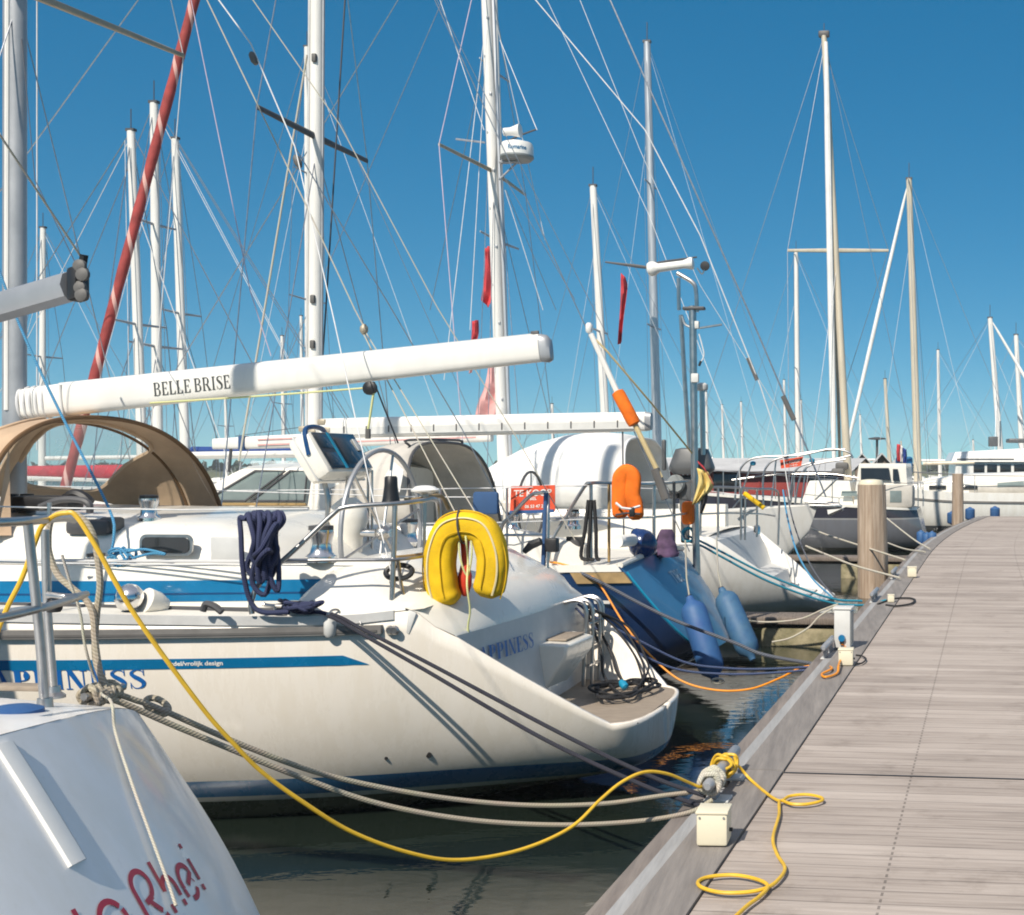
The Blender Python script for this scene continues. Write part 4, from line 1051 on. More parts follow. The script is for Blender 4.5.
# pushpit, stanchions and lifelines
tubepart('pushpit', [rw(252, 614, -1.62), rw(251, 604, -1.62), rw(256, 589, -1.60), rw(268, 574, -1.58), rw(300, 545, -1.5), rw(332, 515, -1.42), rw(344, 507.5, -1.4), rw(370, 505, -1.34), rw(396, 503.5, -1.26), rw(420, 501, -1.12), rw(432, 499, -.95), rw(438, 505, -.8), rw(440, 540, -.78), rw(441, 600, -.78)], .0155, M['steel'], B1, 10, 6)
tubepart('pushpit_post', [rw(395, 504, -1.26), rw(393.5, 560, -1.26), rw(391, 616, -1.27)], .016, M['steel'], B1, 10, 4)
tubepart('pushpit_rail', [rw(276, 560.5, -1.55), rw(340, 560, -1.42), rw(395, 559.5, -1.27), rw(425, 556, -1.05), rw(440, 553, -.8)], .011, M['steel'], B1, 8, 5)
tubepart('pushpit_brace', [rw(398, 560, -1.24), rw(402, 590, -1.2), rw(407, 608, -1.18)], .012, M['steel'], B1, 8, 4)
tubepart('pushpit', [rw(502, 575, 1.5), rw(501, 530, 1.45), rw(512, 515, 1.38), rw(530, 496, 1.3), rw(540, 493, 1.2), rw(547, 494, 1.05), rw(548, 510, .95), rw(547, 575, .92)], .0155, M['steel'], B1, 10, 6)
tubepart('pushpit_rail', [rw(505, 535, 1.4), rw(547, 535, .95)], .011, M['steel'], B1, 8)
tubepart('pushpit_post', [rw(546, 493, .95), rw(543, 570, .92)], .018, M['cushion'], B1, 10)
MB().box(rw(552, 545, .95), .10, .08, .11, (UB, VV, ZZ), .012).build('outboard_pad', M['black'], B1)
MB().tube([rw(524, 552, .85), rw(531, 545, .85), rw(541, 541, .85)], [.02, .035, .03], 8).build('winch_handle', M['black'], B1)
for sd in (-1, 1):
    for s_ in (3.05, 5.1, 7.2):
        l_ = sd * (h1.b(s_) - .1)
        MB().tube([G(s_, l_, h1.zs(s_) - .03), G(s_, l_, h1.zs(s_) + .66)], .012, 8).build('stanchion', M['steel'], B1)
    pts = [G(7.2, sd * (h1.b(7.2) - .1), 2.09), G(5.1, sd * (h1.b(5.1) - .1), 2.05), G(3.05, sd * (h1.b(3.05) - .1), 2.0), G(2.3, sd * 1.58, 1.985), G(1.6, sd * 1.42, 1.99)]
    MB().tube(pts, .0045, 6).build('lifeline', M['palewire'], B1)
    MB().tube([p - ZZ * .33 for p in pts], .0045, 6).build('lifeline', M['palewire'], B1)
# quarter fittings: GPS mushroom, black stern light, horn ring, hinge plate
q = rw(425, 497, -.95)
MB().tube([rw(424, 560, -.95), q], .011, 8).build('antenna_pole', M['steel'], B1)
MB().lathe(q - ZZ * .01, [(.02, 0), (.022, .03), (.085, .045), (.088, .055), (.06, .078), (.02, .085)], ZZ, 18).build('gps_antenna', M['white'], B1)
MB().lathe(rw(391, 501, -1.22) - ZZ * .005, [(.055, 0), (.05, .02), (.04, .10), (.038, .15), (.03, .16)], ZZ, 16).build('stern_light', M['black'], B1)
c = rw(399, 572, -1.18)
MB().tube([c + VV * (.03 * math.sin(a)) + UB * (.085 * math.cos(a)) + ZZ * (.04 * math.sin(a)) for a in [2 * math.pi * i / 24 for i in range(25)]], .017, 8, False).build('rubber_ring', M['black'], B1)
q = rw(409, 622, -1.32)
MB().box(q, .055, .012, .14, (UB * .94 + ZZ * .34, VV, ZZ * .94 - UB * .34), .006).build('flap_bracket', M['greybox'], B1)
for d in (0, .03): MB().lathe(rw(396, 630, -1.36) + UB * d, [(.02, 0), (.03, .015), (.02, .03)], -VV, 10).build('padeye', M['steel'], B1)
MB().tube(spline([rw(404, 500, -1.1), rw(415, 500, -1.05), rw(440, 496, -.7), rw(449, 509, -.6)], 5), .014, 8).build('wrapped_rail', M['teakblock'], B1)
MB().tube(spline([rw(396, 558, -1.2), rw(415, 556, -1.0), rw(434, 552, -.8)], 5), .016, 8).build('wrapped_rail', M['teakblock'], B1)

# mast, boom, standing rigging
mb_, mt_ = rw(14.5, 530, 0), rw(15.5, -690, 0)
mast1 = spar('mast', mb_, mt_, .066, .062, M['alumat'], B1, 14, 1.35, VV)
MB().tube([rw(7, 410, -.06), rw(8, -100, -.06), rw(9, -680, -.06)], .020, 8).build('mast_track', M['mastwhite'], B1)
zsp = rw(18, -11, 0)
for sd in (-1, 1):
    tip = zsp + VV * (1.62 * sd) - UB * .22 + ZZ * .02
    spar('spreader', zsp, tip, .035, .022, M['spreadergold'], B1, 8, .6)
    chain = G(4.9, sd * 1.6, 1.4)
    MB().tube([mt_, tip, chain], .0048, 6).build('shroud', M['palewire'], B1)
    MB().tube([zsp - ZZ * .1, G(4.75, sd * 1.6, 1.4)], .0045, 6).build('shroud', M['wire'], B1)
MB().tube([rw(37, -300, .3), rw(37, 282, .3), rw(37, 450, .3)], .0055, 6).build('halyard', M['palewire'], B1)
MB().tube([rw(20, 20, 0), rw(35, 180, -.2), rw(75, 262, -.9)], .003, 6).build('halyard', M['darkwire'], B1)
ba, bb = rw(24, 404, 0), rw(541, 348, 0)
bd = (bb - ba).normalized(); bu = VV.cross(bd).normalized(); bu = bu if bu.z > 0 else -bu
ph = [lerp(ba, bb, i / 10) for i in range(11)]
rr = [lerp(.128, .100, i / 10) for i in range(11)]; rr[0] = .11
def sparbox(name, pts, rs_, flat, mat, parent, pw=.62, n=20):
    rows = []
    for p_, r_ in zip(pts, rs_):
        row = []
        for j in range(n):
            a = 2 * math.pi * j / n; c_, s_ = math.cos(a), math.sin(a)
            row.append(p_ + bu * (r_ * math.copysign(abs(c_) ** pw, c_)) + VV * (r_ * flat * math.copysign(abs(s_) ** pw, s_)))
        rows.append(row)
    mbb = MB().grid(rows, closed=True)
    k = (len(rows) - 1) * n
    mbb.f.append(list(range(n - 1, -1, -1))); mbb.f.append([k + i for i in range(n)])
    return mbb.build(name, mat, parent, sharp=60)
boom1 = sparbox('boom', ph, rr, .55, M['mastwhite'], B1)
sparbox('boom_end_cap', [bb + bd * .003, bb + bd * .05 - bu * .01, bb + bd * .075 - bu * .02], [.101, .099, .075], .55, M['alumat'], boom1)
spar('boom_slot', ba + bu * .118 + bd * .3, bb + bu * .098 - bd * .05, .012, .012, M['gelgrey'], boom1, 6)
for i in range(5): MB().tube([ba + bd * (.05 * i) + (bu * .122 * math.cos(a) + VV * .072 * math.sin(a)) for a in [2 * math.pi * j / 16 for j in range(17)]], .009, 6, False).build('lashing', M['palewire'], boom1)
MB().box(ba + bd * .36 - bu * .02, .012, .15, .25, (bd, VV, bu)).build('boom_band', M['gelgrey'], boom1)
tb = toG(rw(153.5, 391, -.07)); 
sB = (rw(153.5, 391, -.07) - ba).dot(bd)
hB = .098; _, wdB = letter_glyphs('BELLE BRISE', didone, .07)
kB = (rw(230, 382, -.07) - rw(153.5, 391, -.07)).length / (wdB * hB)
def boomT(x, y, k):
    t_ = (sB + x) / (bb - ba).length; r_ = lerp(.128, .100, t_); h_ = y - hB / 2 - .006
    l_ = .55 * r_ * (max(0, 1 - abs(h_ / r_) ** (2 / .62))) ** (.62 / 2)
    return ba + bd * (sB + x) + bu * h_ - VV * (l_ + .003 + k)
DT = .165
serif_text('boom_lettering', 'BELLE BRISE', boomT, hB, boom1, M['textdark'], .07, kB)
DT = .24
# topping lift, backstay with its bridle, running lines
bk = rw(295, 147, 0); bk0 = rw(251, 44, 0)
MB().tube([mt_ - ZZ * 3.1, bk0, bk], .005, 6).build('backstay', M['palewire'], B1)
for q_ in (bk0, bk):
    MB().lathe(q_ - ZZ * .06, [(.012, 0), (.026, .02), (.028, .07), (.014, .10)], (bk - bk0), 10).build('block', M['rubber'], B1)
MB().tube([bk, rw(391, 308, .45), rw(462, 429, .8), rw(522, 545, 1.05)], .0045, 6).build('backstay_leg', M['wire'], B1)
MB().tube([bk, rw(334, 320, -.4), rw(374, 503, -1.0), rw(392, 575, -1.2)], .004, 6).build('backstay_leg', M['palewire'], B1)
MB().tube([rw(150, -115, .1), rw(207, 0, .15), rw(306, 205, .2), rw(355, 310, .2), rw(364, 327, .2)], .005, 6).build('running_line', M['palerope'], B1)
MB().lathe(rw(364, 324, .2), [(.012, 0), (.03, .025), (.03, .055), (.012, .08)], -ZZ, 10).build('block', M['spreadergold'], B1)
for dx in (-2.5, 2.5): MB().tube([rw(364 + dx * .6, 332, .2), rw(465 + dx * 4, 512, -.25)], .0045, 6).build('tackle_line', M['palerope'], B1)
MB().tube([rw(185, -30, -.05), rw(250, 290, -.05), rw(271, 356, -.02)], .0036, 6).build('topping_lift', M['lilac'], B1)
MB().tube([rw(170, -115, .4), rw(253, 0, .5), rw(340, 125, .6), rw(437, 307, .8), rw(515, 435, .95), rw(575, 540, 1.05)], .0042, 6).build('running_backstay', M['palerope'], B1)
MB().tube(spline([rw(150, 403, -.1), rw(260, 396, -.1), rw(366, 388, -.1)], 6), .007, 6).build('outhaul', M['limerope'], B1)
MB().lathe(rw(370, 391, -.1) + ZZ * .02, [(.015, -.03), (.05, -.015), (.05, .015), (.015, .03)], VV, 14).build('block', M['black'], B1)
MB().tube([rw(374, 390, -.1), rw(368, 430, -.1)], .009, 6).build('outhaul_tail', M['limerope'], B1)
MB().lathe(rw(368, 429, -.1), [(.02, 0), (.02, .07)], -ZZ, 8).build('tail_knot', M['rubber'], B1)
MB().tube([rw(374, 382, -.05), rw(398, 443, .3)], .006, 6).build('mainsheet', M['darkwire'], B1)
MB().box(rw(535, 340, 0) + ZZ * .04, .06, .02, .05, (bd, VV, bu), .005).build('boom_shackle', M['darkgrey'], boom1)

# sprayhood
fr1 = lambda s, l, z: G(s, l, z)
NL, NT = 72, 34
def hood1(a, t):
    def arch(sc, ss, hw, zb, zt, pwr):
        c, s_ = math.cos(a), max(0, math.sin(a))
        return Vector((lerp(ss, sc, s_ ** .8), -hw * math.copysign(abs(c) ** pwr, c), zb + (zt - zb) * s_ ** pwr))
    A = arch(4.05, 3.86, 1.22, 1.80, 2.61, .86); B = arch(4.80, 4.5, 1.08, 1.84, 2.02, .9)
    q = A.lerp(B, t); q.z += .20 * math.sin(math.pi * t) * max(0, math.sin(a)) ** .6 * (1 - .3 * t)
    q.x += .10 * math.sin(math.pi * t)
    return q
# two clear panels in the front of the hood
WIN = [((.395, .58), (.068, .36)), ((.635, .58), (.140, .36))]
def inwin(a, t, k):
    (ca, ct), (ra, rt) = WIN[k]
    return abs((a - ca) / ra) ** 4.5 + abs((t - ct) / rt) ** 4.5 < 1
canv = MB(); wins = [MB(), MB()]
P_ = [[fr1(*hood1(math.pi * j / NL, i / NT)) for j in range(NL + 1)] for i in range(NT + 1)]
for i in range(NT):
    for j in range(NL):
        a_, t_ = (j + .5) / NL, (i + .5) / NT
        k = 0 if inwin(a_, t_, 0) else 1 if inwin(a_, t_, 1) else None
        q4 = [P_[i][j], P_[i][j + 1], P_[i + 1][j + 1], P_[i + 1][j]]
        (canv if k is None else wins[k]).add(q4, [(0, 1, 2, 3)])
def weld(mb):
    d = {}; vs = []; mp_ = []
    for v in mb.v:
        key = (round(v.x, 5), round(v.y, 5), round(v.z, 5))
        if key not in d: d[key] = len(vs); vs.append(v)
        mp_.append(d[key])
    mb.v = vs; mb.f = [[mp_[i] for i in f] for f in mb.f]; mb.f = [f for f in mb.f if len(set(f)) > 2]; mb.uv = {}
    return mb
hd = weld(canv).build('sprayhood', M['tan'], B1, sharp=70)
for k in (0, 1):
    wo = weld(wins[k]).build('clear_panel', M['clear'], hd, sharp=70)
    (ca, ct), (ra, rt) = WIN[k]
    ring = []
    for i in range(49):
        th = 2 * math.pi * i / 48; c_, s_ = math.cos(th), math.sin(th)
        ring.append(fr1(*hood1(math.pi * (ca + ra * math.copysign(abs(c_) ** (2 / 4.5), c_)), min(1, ct + rt * math.copysign(abs(s_) ** (2 / 4.5), s_)))))
    MB().tube(ring, .020, 6, False).build('binding', M['tan'], hd)
MB().tube(P_[0], .017, 8).build('hood_edge', M['tandark'], hd)
MB().tube(P_[int(NT * .30)], .012, 8).build('hood_hoop', M['tandark'], hd)
# side apron running aft along the coachroof
for sd in (-1, 1):
    A0 = fr1(*hood1(math.pi * (0.0 if sd < 0 else 1.0), 0)); A1 = fr1(*hood1(math.pi * (.24 if sd < 0 else .76), 0))
    T0 = G(3.78, sd * 1.17, 1.80)
    rows = [[lerp(lerp(A0, A1, j / 6), T0, i / 6) - ZZ * (.05 * math.sin(math.pi * i / 6) * j / 6) for j in range(7)] for i in range(7)]
    MB().grid(rows).build('hood_apron', M['tan'], hd)

# ribbed grip tread on the side deck and cabin edge
for k in range(5):
    MB().tube([G(2.0, -1.3 - .035 * k, 1.652 if k < 0 else 1.66 - .002 * k), G(5.8, -1.48 - .035 * k, 1.66 - .002 * k)], .006, 5).build('grip_strip', M['gelgrey'], B1) if k < 3 else None
# ================================================================== the grey-white boat nearest the camera
W0 = -6.2
B0 = boat('sailing_yacht', 0, W0, 'pale grey-white yacht cut by the lower left corner, with red lettering on its sloping stern')
m_h0 = hullmat('hull_pale_grey', [(.1, (.05, .05, .05)), (9, (.84, .83, .82))], .3, .25)
h0 = Hull(0, W0, [(0, 1.62), (3, 1.92), (5, 2.0), (8, 1.6), (10.5, .6), (11.5, .01)], [(0, 1.35), (5, 1.4), (11.5, 1.7)], [(0, .05), (1, -.1), (3, -.4), (8, -.4), (11.5, 1.2)], .56)
h0.shear = lambda s, z: s + (.40 - .8 * (1.35 - z)) * max(0, 1 - s / 3.0)
MB().grid(h0.skin([.15 * i for i in range(20)] + [3 + .5 * i for i in range(18)], 14)).build('hull', m_h0, B0)
def zt0(l): return 1.35 + .2 * math.sqrt(max(0, 1 - (l / 1.622) ** 2))
def T0(l, z0):
    """stern surface: l across, z0 the height it would have at the quarter"""
    hf = h0.half(0, z0); v = (z0 - .05) / 1.30
    return G(.40 - .8 * (1.35 - z0) - .14 * (hf * hf - l * l), W0 + l, lerp(.05, zt0(l) if abs(l) < hf else z0, v) if v < 1 else zt0(l))
rows = []
for i in range(25):
    z0 = lerp(.06, 1.35, i / 24); hf = h0.half(0, z0)
    rows.append([T0(hf * math.sin(math.pi / 2 * lerp(-1, 1, j / 40)), z0) for j in range(41)])
MB().grid(rows).build('transom', m_h0, B0)
rows = []
for i in range(30):
    f = i / 29; s = f * 11.4
    b = h0.b(s)
    row = []
    for j in range(33):
        l = b * math.sin(math.pi / 2 * lerp(-1, 1, j / 32))
        if i == 0: row.append(T0(l, 1.35) + ZZ * .0015)
        else:
            sx = h0.shear(s, 1.35) - .14 * (b * b - l * l) * max(0, 1 - s / 3)
            row.append(G(sx, W0 + l, h0.zs(s) + .2 * math.sqrt(max(0, 1 - (l / (b * 1.001)) ** 2)) + .02 * min(1, s)))
    rows.append(row)
MB().grid(rows).build('deck', m_h0, B0, sharp=30)
def proj(p): return (PX0 + FOC * p.x / p.y, PY0 - FOC * (p.z - CZ) / p.y)
def onT(px, py, out=0.0):
    best = None
    l0, l1, z0, z1 = -1.6, 1.66, .1, 1.349
    for it in range(4):
        dl, dz = (l1 - l0) / 24, (z1 - z0) / 24
        for i in range(25):
            for j in range(25):
                l, z = l0 + dl * i, z0 + dz * j
                if abs(l) > h0.half(0, z): continue
                q = proj(T0(l, z)); d = (q[0] - px) ** 2 + (q[1] - py) ** 2
                if best is None or d < best[0]: best = (d, l, z)
        _, l, z = best; l0, l1, z0, z1 = l - dl * 1.5, l + dl * 1.5, max(.06, z - dz * 1.5), min(1.35, z + dz * 1.5)
    return best[1], best[2]
def Tn(l, z):
    a = T0(l + .01, z) - T0(l - .01, z); b = T0(l, z + .004) - T0(l, z - .004)
    n = a.cross(b).normalized()
    return n if n.dot(-UB) > 0 else -n
# red name: text runs along w, up the slope
li, zi = onT(207, 888)
hR, kR = .165, 1.12
gl, wd = letter_glyphs('to Rhei', rhei, .05)
upl = (T0(li, zi + .1) - T0(li, zi)).length / .1
mb = MB(); cnt = 0
for ch, x0, strokes in gl:
    for st in strokes:
        pts = [(li + ((x0 + x) - wd) * hR * kR, zi + y * hR / upl) for x, y in st]
        P = [T0(*q) + Tn(*q) * (.002 + .0002 * (cnt % 5)) for q in pts]; cnt += 1
        wdt = .0092
        L_, R_ = [], []
        for i, p in enumerate(P):
            a = P[max(i - 1, 0)]; b = P[min(i + 1, len(P) - 1)]
            d = (b - a).normalized(); n = Tn(*pts[i]).cross(d).normalized()
            L_.append(p + n * wdt); R_.append(p - n * wdt)
        for i in range(len(P) - 1): mb.add([L_[i], L_[i + 1], R_[i + 1], R_[i]], [(0, 1, 2, 3)])
mb.build('name_lettering', M['textred'], B0, smooth=False)
# raised strip on the stern
ls, zs_ = onT(76, 864)
le, ze = onT(2, 745)
P = [(lerp(ls, le, i / 10), lerp(zs_, ze, i / 10)) for i in range(11)]
mb = MB(); rows = []
for (l, z) in P:
    n = Tn(l, z)
    rows.append([T0(l - .034, z) - n * .005, T0(l - .034, z) + n * .010, T0(l - .012, z) + n * .016, T0(l + .022, z) + n * .016, T0(l + .034, z) + n * .009, T0(l + .034, z) - n * .005])
mb.grid(rows); mb.f.append([0, 1, 2, 3, 4, 5]); k = 60; mb.f.append([k + i for i in range(6)])
mb.build('ladder_cover', M['white'], B0, sharp=25)
mb = MB().tube([T0(l + .040, z) + Tn(l, z) * .002 for l, z in P], .004, 6); mb.build('cover_seam', M['black'], B0)
# pushpit
def y0(px, py, Y): return ry(px, py, Y)
tubepart('pushpit_post', [y0(45, 712, 3.92), y0(40, 640, 3.9), y0(28, 524, 3.86)], .0138, M['steel'], B0, 12, 5)
tubepart('pushpit_post', [y0(54, 696, 4.25), y0(47, 600, 4.22), y0(45, 530, 4.2)], .013, M['steel'], B0, 12, 4)
MB().lathe(y0(45, 712, 3.92) - ZZ * .006, [(.04, 0), (.04, .008), (.024, .02), (.022, .05)], ZZ, 14).build('post_base', M['steel'], B0)
MB().lathe(y0(54, 696, 4.25) - ZZ * .006, [(.036, 0), (.036, .008), (.022, .02), (.02, .04)], ZZ, 14).build('post_base', M['steel'], B0)
tubepart('pushpit_rail', [y0(-90, 530, 3.3), y0(-30, 524, 3.55), y0(28, 521, 3.86), y0(58, 518, 4.15), y0(68, 518, 4.3), y0(73, 520, 4.4)], .0138, M['steel'], B0, 12, 6)
tubepart('pushpit_rail', [y0(-60, 628, 3.4), y0(0, 618, 3.68), y0(42, 608, 3.92), y0(72, 599, 4.2), y0(84, 595, 4.35)], .013, M['steel'], B0, 10, 5)
tubepart('pushpit_brace', [y0(48, 595, 4.2), y0(70, 597, 4.2), y0(86, 594, 4.36)], .012, M['steel'], B0, 10, 4)
MB().lathe(y0(54, 612, 4.2), [(.02, 0), (.026, .01), (.026, .03), (.02, .04)], ZZ, 10).build('clamp', M['black'], B0)
MB().box(y0(23, 687, 4.3), .20, .06, .02, (UB, VV, ZZ), .006).build('deck_pad', M['teak'], B0)
MB().lathe(y0(14, 716, 3.75), [(.075, 0), (.08, .008), (.078, .02), (.05, .03), (.02, .034)], ZZ, 20).build('deck_fitting', M['bluefender'], B0)
# mooring cleat
cl0 = y0(104, 695, 4.42)
deckc = MB().tube(spline([cl0 + VV * -.10 + ZZ * .012, cl0 + VV * -.06 + ZZ * .008, cl0 + VV * .06 + ZZ * .008, cl0 + VV * .10 + ZZ * .012], 4), .014, 8).build('cleat', M['steel'], B0)
# boom swung over the stern, with its end fittings and topping lift
tip = ry(72, 286, 4.1); bdir = Vector((-.8, .35, -.12)).normalized()
far = tip + bdir * 3.4
mast0 = far + UB * .12
spar('mast', mast0 - ZZ * 1.1 , mast0 + ZZ * 7, .075, .07, M['alumat'], B0, 12, 1.3, VV)
spar('boom', far, tip, .055, .052, M['alumat'], B0, 8, .8, ZZ)
be = MB().box(tip - bdir * .03, .05, .07, .11, (bdir, VV, ZZ), .012).build('boom_end', M['black'], B0)
for dz, dx in ((.05, .02), (.02, .035), (-.02, .02), (-.045, .03)):
    MB().lathe(tip - bdir * (.04 + dx) + ZZ * dz - VV * .02, [(.012, -.012), (.022, -.006), (.022, .006), (.012, .012)], VV, 12).build('sheave', M['rubber'], be)
MB().tube([tip - bdir * .05 + ZZ * .05, tip - bdir * .06 + ZZ * .09], .014, 6).build('shackle', M['black'], be)
MB().tube([tip - bdir * .05 + ZZ * .08, ry(0, 135, 3.75), mast0 + ZZ * 5.2], .0035, 6).build('topping_lift', M['palerope'], B0)
# ================================================================== generic yacht builder
def mkframe(root):
    Mx = MW[root.name]
    return lambda s, l, z: Mx @ Vector((s, -l, z))
def sailboat(name, label, loc, rot, L_, B_, fb, hm, mast=None, group=None, roof=True, roofz=.42, cover=None, sternrake=.5, detail=1, boomz=None, cat='sailing boat', deckm='deckwhite', btab=None, window=True):
    """yacht lying with its stern at loc and its bow along local +x; every spar and wire a part of its own"""
    t = thing(name, loc, label, cat, group, rot)
    fr = mkframe(t)
    bt = btab or [(0, .36), (.15, .44), (.35, .5), (.55, .49), (.75, .36), (.9, .16), (1, .002)]
    h = Hull(0, 0, [(a * L_, b * B_) for a, b in bt], [(0, fb), (.5 * L_, fb * 1.03), (L_, fb * 1.3)], [(0, .02), (.1 * L_, -.1), (.3 * L_, -.4), (.7 * L_, -.4), (.93 * L_, -.05), (L_, fb * .9)], .6, fr)
    h.shear = lambda s, z: s + (sternrake * (z - fb) / fb) * max(0, 1 - s / (.3 * L_)) + (.0 if s < .8 * L_ else (z - fb) * .35 * (s / L_ - .8) / .2)
    sv = [L_ * i / 30 for i in range(31)]
    MB().grid(h.skin(sv, 9)).build('hull', hm, t, sharp=50)
    n = 8
    rows = []
    for i in range(9):
        z = lerp(.03, fb, i / 8); hf = h.half(0, z)
        rows.append([fr(h.shear(0, z), hf * lerp(-1, 1, j / 8), z) for j in range(9)])
    MB().grid(rows).build('transom', hm, t)
    h.deck([L_ * i / 24 for i in range(25)], -.02, .05, 6, .01).build('deck', M[deckm], t)
    if roof:
        rows = []
        for i in range(21):
            f = i / 20; s = lerp(.30, .78, f) * L_
            hh = fb + roofz * min(1, f / .06) * min(1, (1 - f) / .3) ** .7
            hw = h.b(s) * .62; row = []
            for j in range(13):
                a = math.pi * j / 12; c = math.cos(a)
                row.append(fr(s, hw * math.copysign(abs(c) ** .4, c), fb - .02 + (hh - fb + .03) * math.sin(a) ** .5))
            rows.append(row)
        MB().grid(rows).build('coachroof', M['gel'], t)
        if window:
            for sd in (-1, 1):
                q = [];
                for f0, f1 in ((.40, .56),):
                    for k in range(9):
                        s = lerp(f0, f1, k / 8) * L_; q.append((s, h.b(s) * .62 + .012))
                MB().grid([[fr(s, sd * l, fb + roofz * .35), fr(s, sd * l * .985, fb + roofz * .68)] for s, l in q]).build('cabin_window', M['window'], t)
    if mast: rig(t, fr, h, L_, fb, cover=cover, **mast)
    if detail:
        # pulpit and stanchions
        for sd in (-1, 1):
            pp = [fr(s, sd * (h.b(s) - .06), h.zs(s) + .6) for s in [L_ * (.04 + .92 * i / 10) for i in range(11)]]
            MB().tube(pp, .006, 5).build('guard_wire', M['wire'], t)
            for i in (0, 2, 4, 6, 8, 10):
                s = L_ * (.04 + .92 * i / 10)
                MB().tube([fr(s, sd * (h.b(s) - .06), h.zs(s) - .02), pp[i]], .012, 6).build('stanchion', M['steel'], t)
        MB().tube(spline([fr(.93 * L_, -h.b(.93 * L_), fb * 1.28 + .62), fr(L_ + .05, 0, fb * 1.3 + .66), fr(.93 * L_, h.b(.93 * L_), fb * 1.28 + .62)], 6), .014, 6).build('pulpit', M['steel'], t)
        MB().tube([fr(.04 * L_, -h.b(0) + .06, fb + .6), fr(-.02, 0, fb + .6), fr(.04 * L_, h.b(0) - .06, fb + .6)], .014, 6).build('pushpit', M['steel'], t)
    return t, fr, h
def rig(t, fr, h, L_, fb, base, top, r, mat='mastwhite', spreaders=((.5, .9),), boom=None, furl=None, wires=True, wr=.0055, boomr=.07, bow=None, stern=None, cover=None, sprm='alumat', topgear=True, taper=.72, boommat=None):
    """mast from base to top (world points) with spreaders at the given fractions, wires to bow, stern and chainplates"""
    base, top = Vector(base), Vector(top)
    mo = spar('mast', base, top, r, r * taper, M[mat], t, 12, 1.25, VV)
    bowp = bow or fr(L_ * .97, 0, fb * 1.3); strn = stern or fr(.05, 0, fb + .05)
    ms = .58 * L_
    lat = (fr(0, 1, 0) - fr(0, 0, 0))
    if topgear:
        MB().tube([top, top + ZZ * (r * 5)], r * .12, 5).build('wind_vane', M['darkgrey'], mo)
        MB().box(top + ZZ * .02, r * 2.0, r * 1.2, r * .6, (UB, VV, ZZ)).build('masthead', M['darkgrey'], mo)
    for sd in (-1, 1):
        chain = fr(ms - .1, sd * (h.b(ms) - .08), fb)
        prev = top - ZZ * .1
        path = [prev]
        for f, hl in reversed(spreaders):
            c = lerp(base, top, f); tp = c + lat * (sd * hl) + ZZ * .03
            spar('spreader', c, tp, r * .34, r * .22, M[sprm], t, 6, .6)
            path.append(tp)
        path.append(chain)
        if wires:
            MB().tube(path, wr, 5).build('shroud', M['wire'], t)
            MB().tube([lerp(base, top, spreaders[0][0]) - ZZ * .1, fr(ms - .5, sd * (h.b(ms) - .1), fb)], wr, 5).build('lower_shroud', M['wire'], t)
    if wires:
        if furl: MB().tube([lerp(top, bowp, i / 12) for i in range(13)], [wr] + [furl[1] * (.6 + .4 * math.sin(math.pi * i / 12)) for i in range(1, 12)] + [wr], 8).build('furled_sail', M[furl[0]], t)
        else: MB().tube([top, bowp], wr, 5).build('forestay', M['wire'], t)
        MB().tube([top, strn], wr, 5).build('backstay', M['wire'], t)
        MB().tube([lerp(base, top, .82), fr(L_ * .80, 0, fb * 1.2)], wr * .8, 5).build('inner_forestay', M['palewire'], t)
        if boom: MB().tube([top - ZZ * .1, Vector(boom[1]) + ZZ * .05], wr * .7, 5).build('topping_lift', M['palewire'], t)
        MB().tube([lerp(base, top, .97) + lat * .18, lerp(base, top, .1) + lat * .35], wr * .7, 5).build('halyard', M['palewire'], t)
    if boom:
        a, b = boom
        spar('boom', a, b, boomr, boomr * .9, M[boommat or mat], t, 10, .8, ZZ)
        if cover: spar('sail_cover', Vector(a) + ZZ * boomr * 1.8, Vector(b) + ZZ * boomr * 1.5, boomr * 2.2, boomr * 1.1, M[cover], t, 10, .75, ZZ)

# ================================================================== the blue boat
W2 = 4.05
B2 = boat('sailing_yacht', 0, W2, 'dark blue yacht with a sloping mid-blue stern, grey sprayhood and white deckhouse')
m_h2 = hullmat('hull_navy', [(.06, (.02, .03, .03)), (9, (.010, .028, .085))], .2, .4)
m_t2 = pmat('stern_blue', (.042, .155, .30), .3, var=.12, scale=3, coat=.3, dirt=.1)
h2 = Hull(0, W2, [(0, 1.2), (1, 1.5), (2.2, 1.78), (4, 1.95), (7, 1.85), (10, .85), (11.5, .01)], [(0, 1.30), (4, 1.34), (11.5, 1.7)], [(0, .40), (.5, .22), (1.2, -.02), (3, -.4), (8, -.4), (11.5, 1.2)], .5)
h2.shear = lambda s, z: s + (.93 - .78 * (1.30 - z)) * max(0, 1 - s / 3.2)
MB().grid(h2.skin([.16 * i for i in range(20)] + [3.2 + .6 * i for i in range(14)], 14)).build('hull', m_h2, B2)
rows = []
for i in range(17):
    z = lerp(.41, 1.30, i / 16); hf = h2.half(0, z)
    rows.append([G(h2.shear(0, z) - .06 * (1 - (u * u)), W2 + u * hf, z + .05 * (1 - u * u) * z) for u in [lerp(-1, 1, j / 16) for j in range(17)]])
MB().grid(rows).build('transom', m_t2, B2)
def T2(u, z, out=0): 
    hf = h2.half(0, z)
    return G(h2.shear(0, z) - .06 * (1 - u * u) - out, W2 + u * hf, z + .05 * (1 - u * u) * z + out * .5)
edge = [T2(lerp(-1, 1, j / 16), 1.30, .004) + ZZ * .012 for j in range(17)]
MB().tube(edge, .028, 8).build('stern_moulding', M['gel'], B2)
h2.rail(.02, 11, lambda s: h2.zs(s) - .045, lambda s: h2.zs(s) + .02, -1, .02, 40).build('toe_rail', M['gel'], B2)
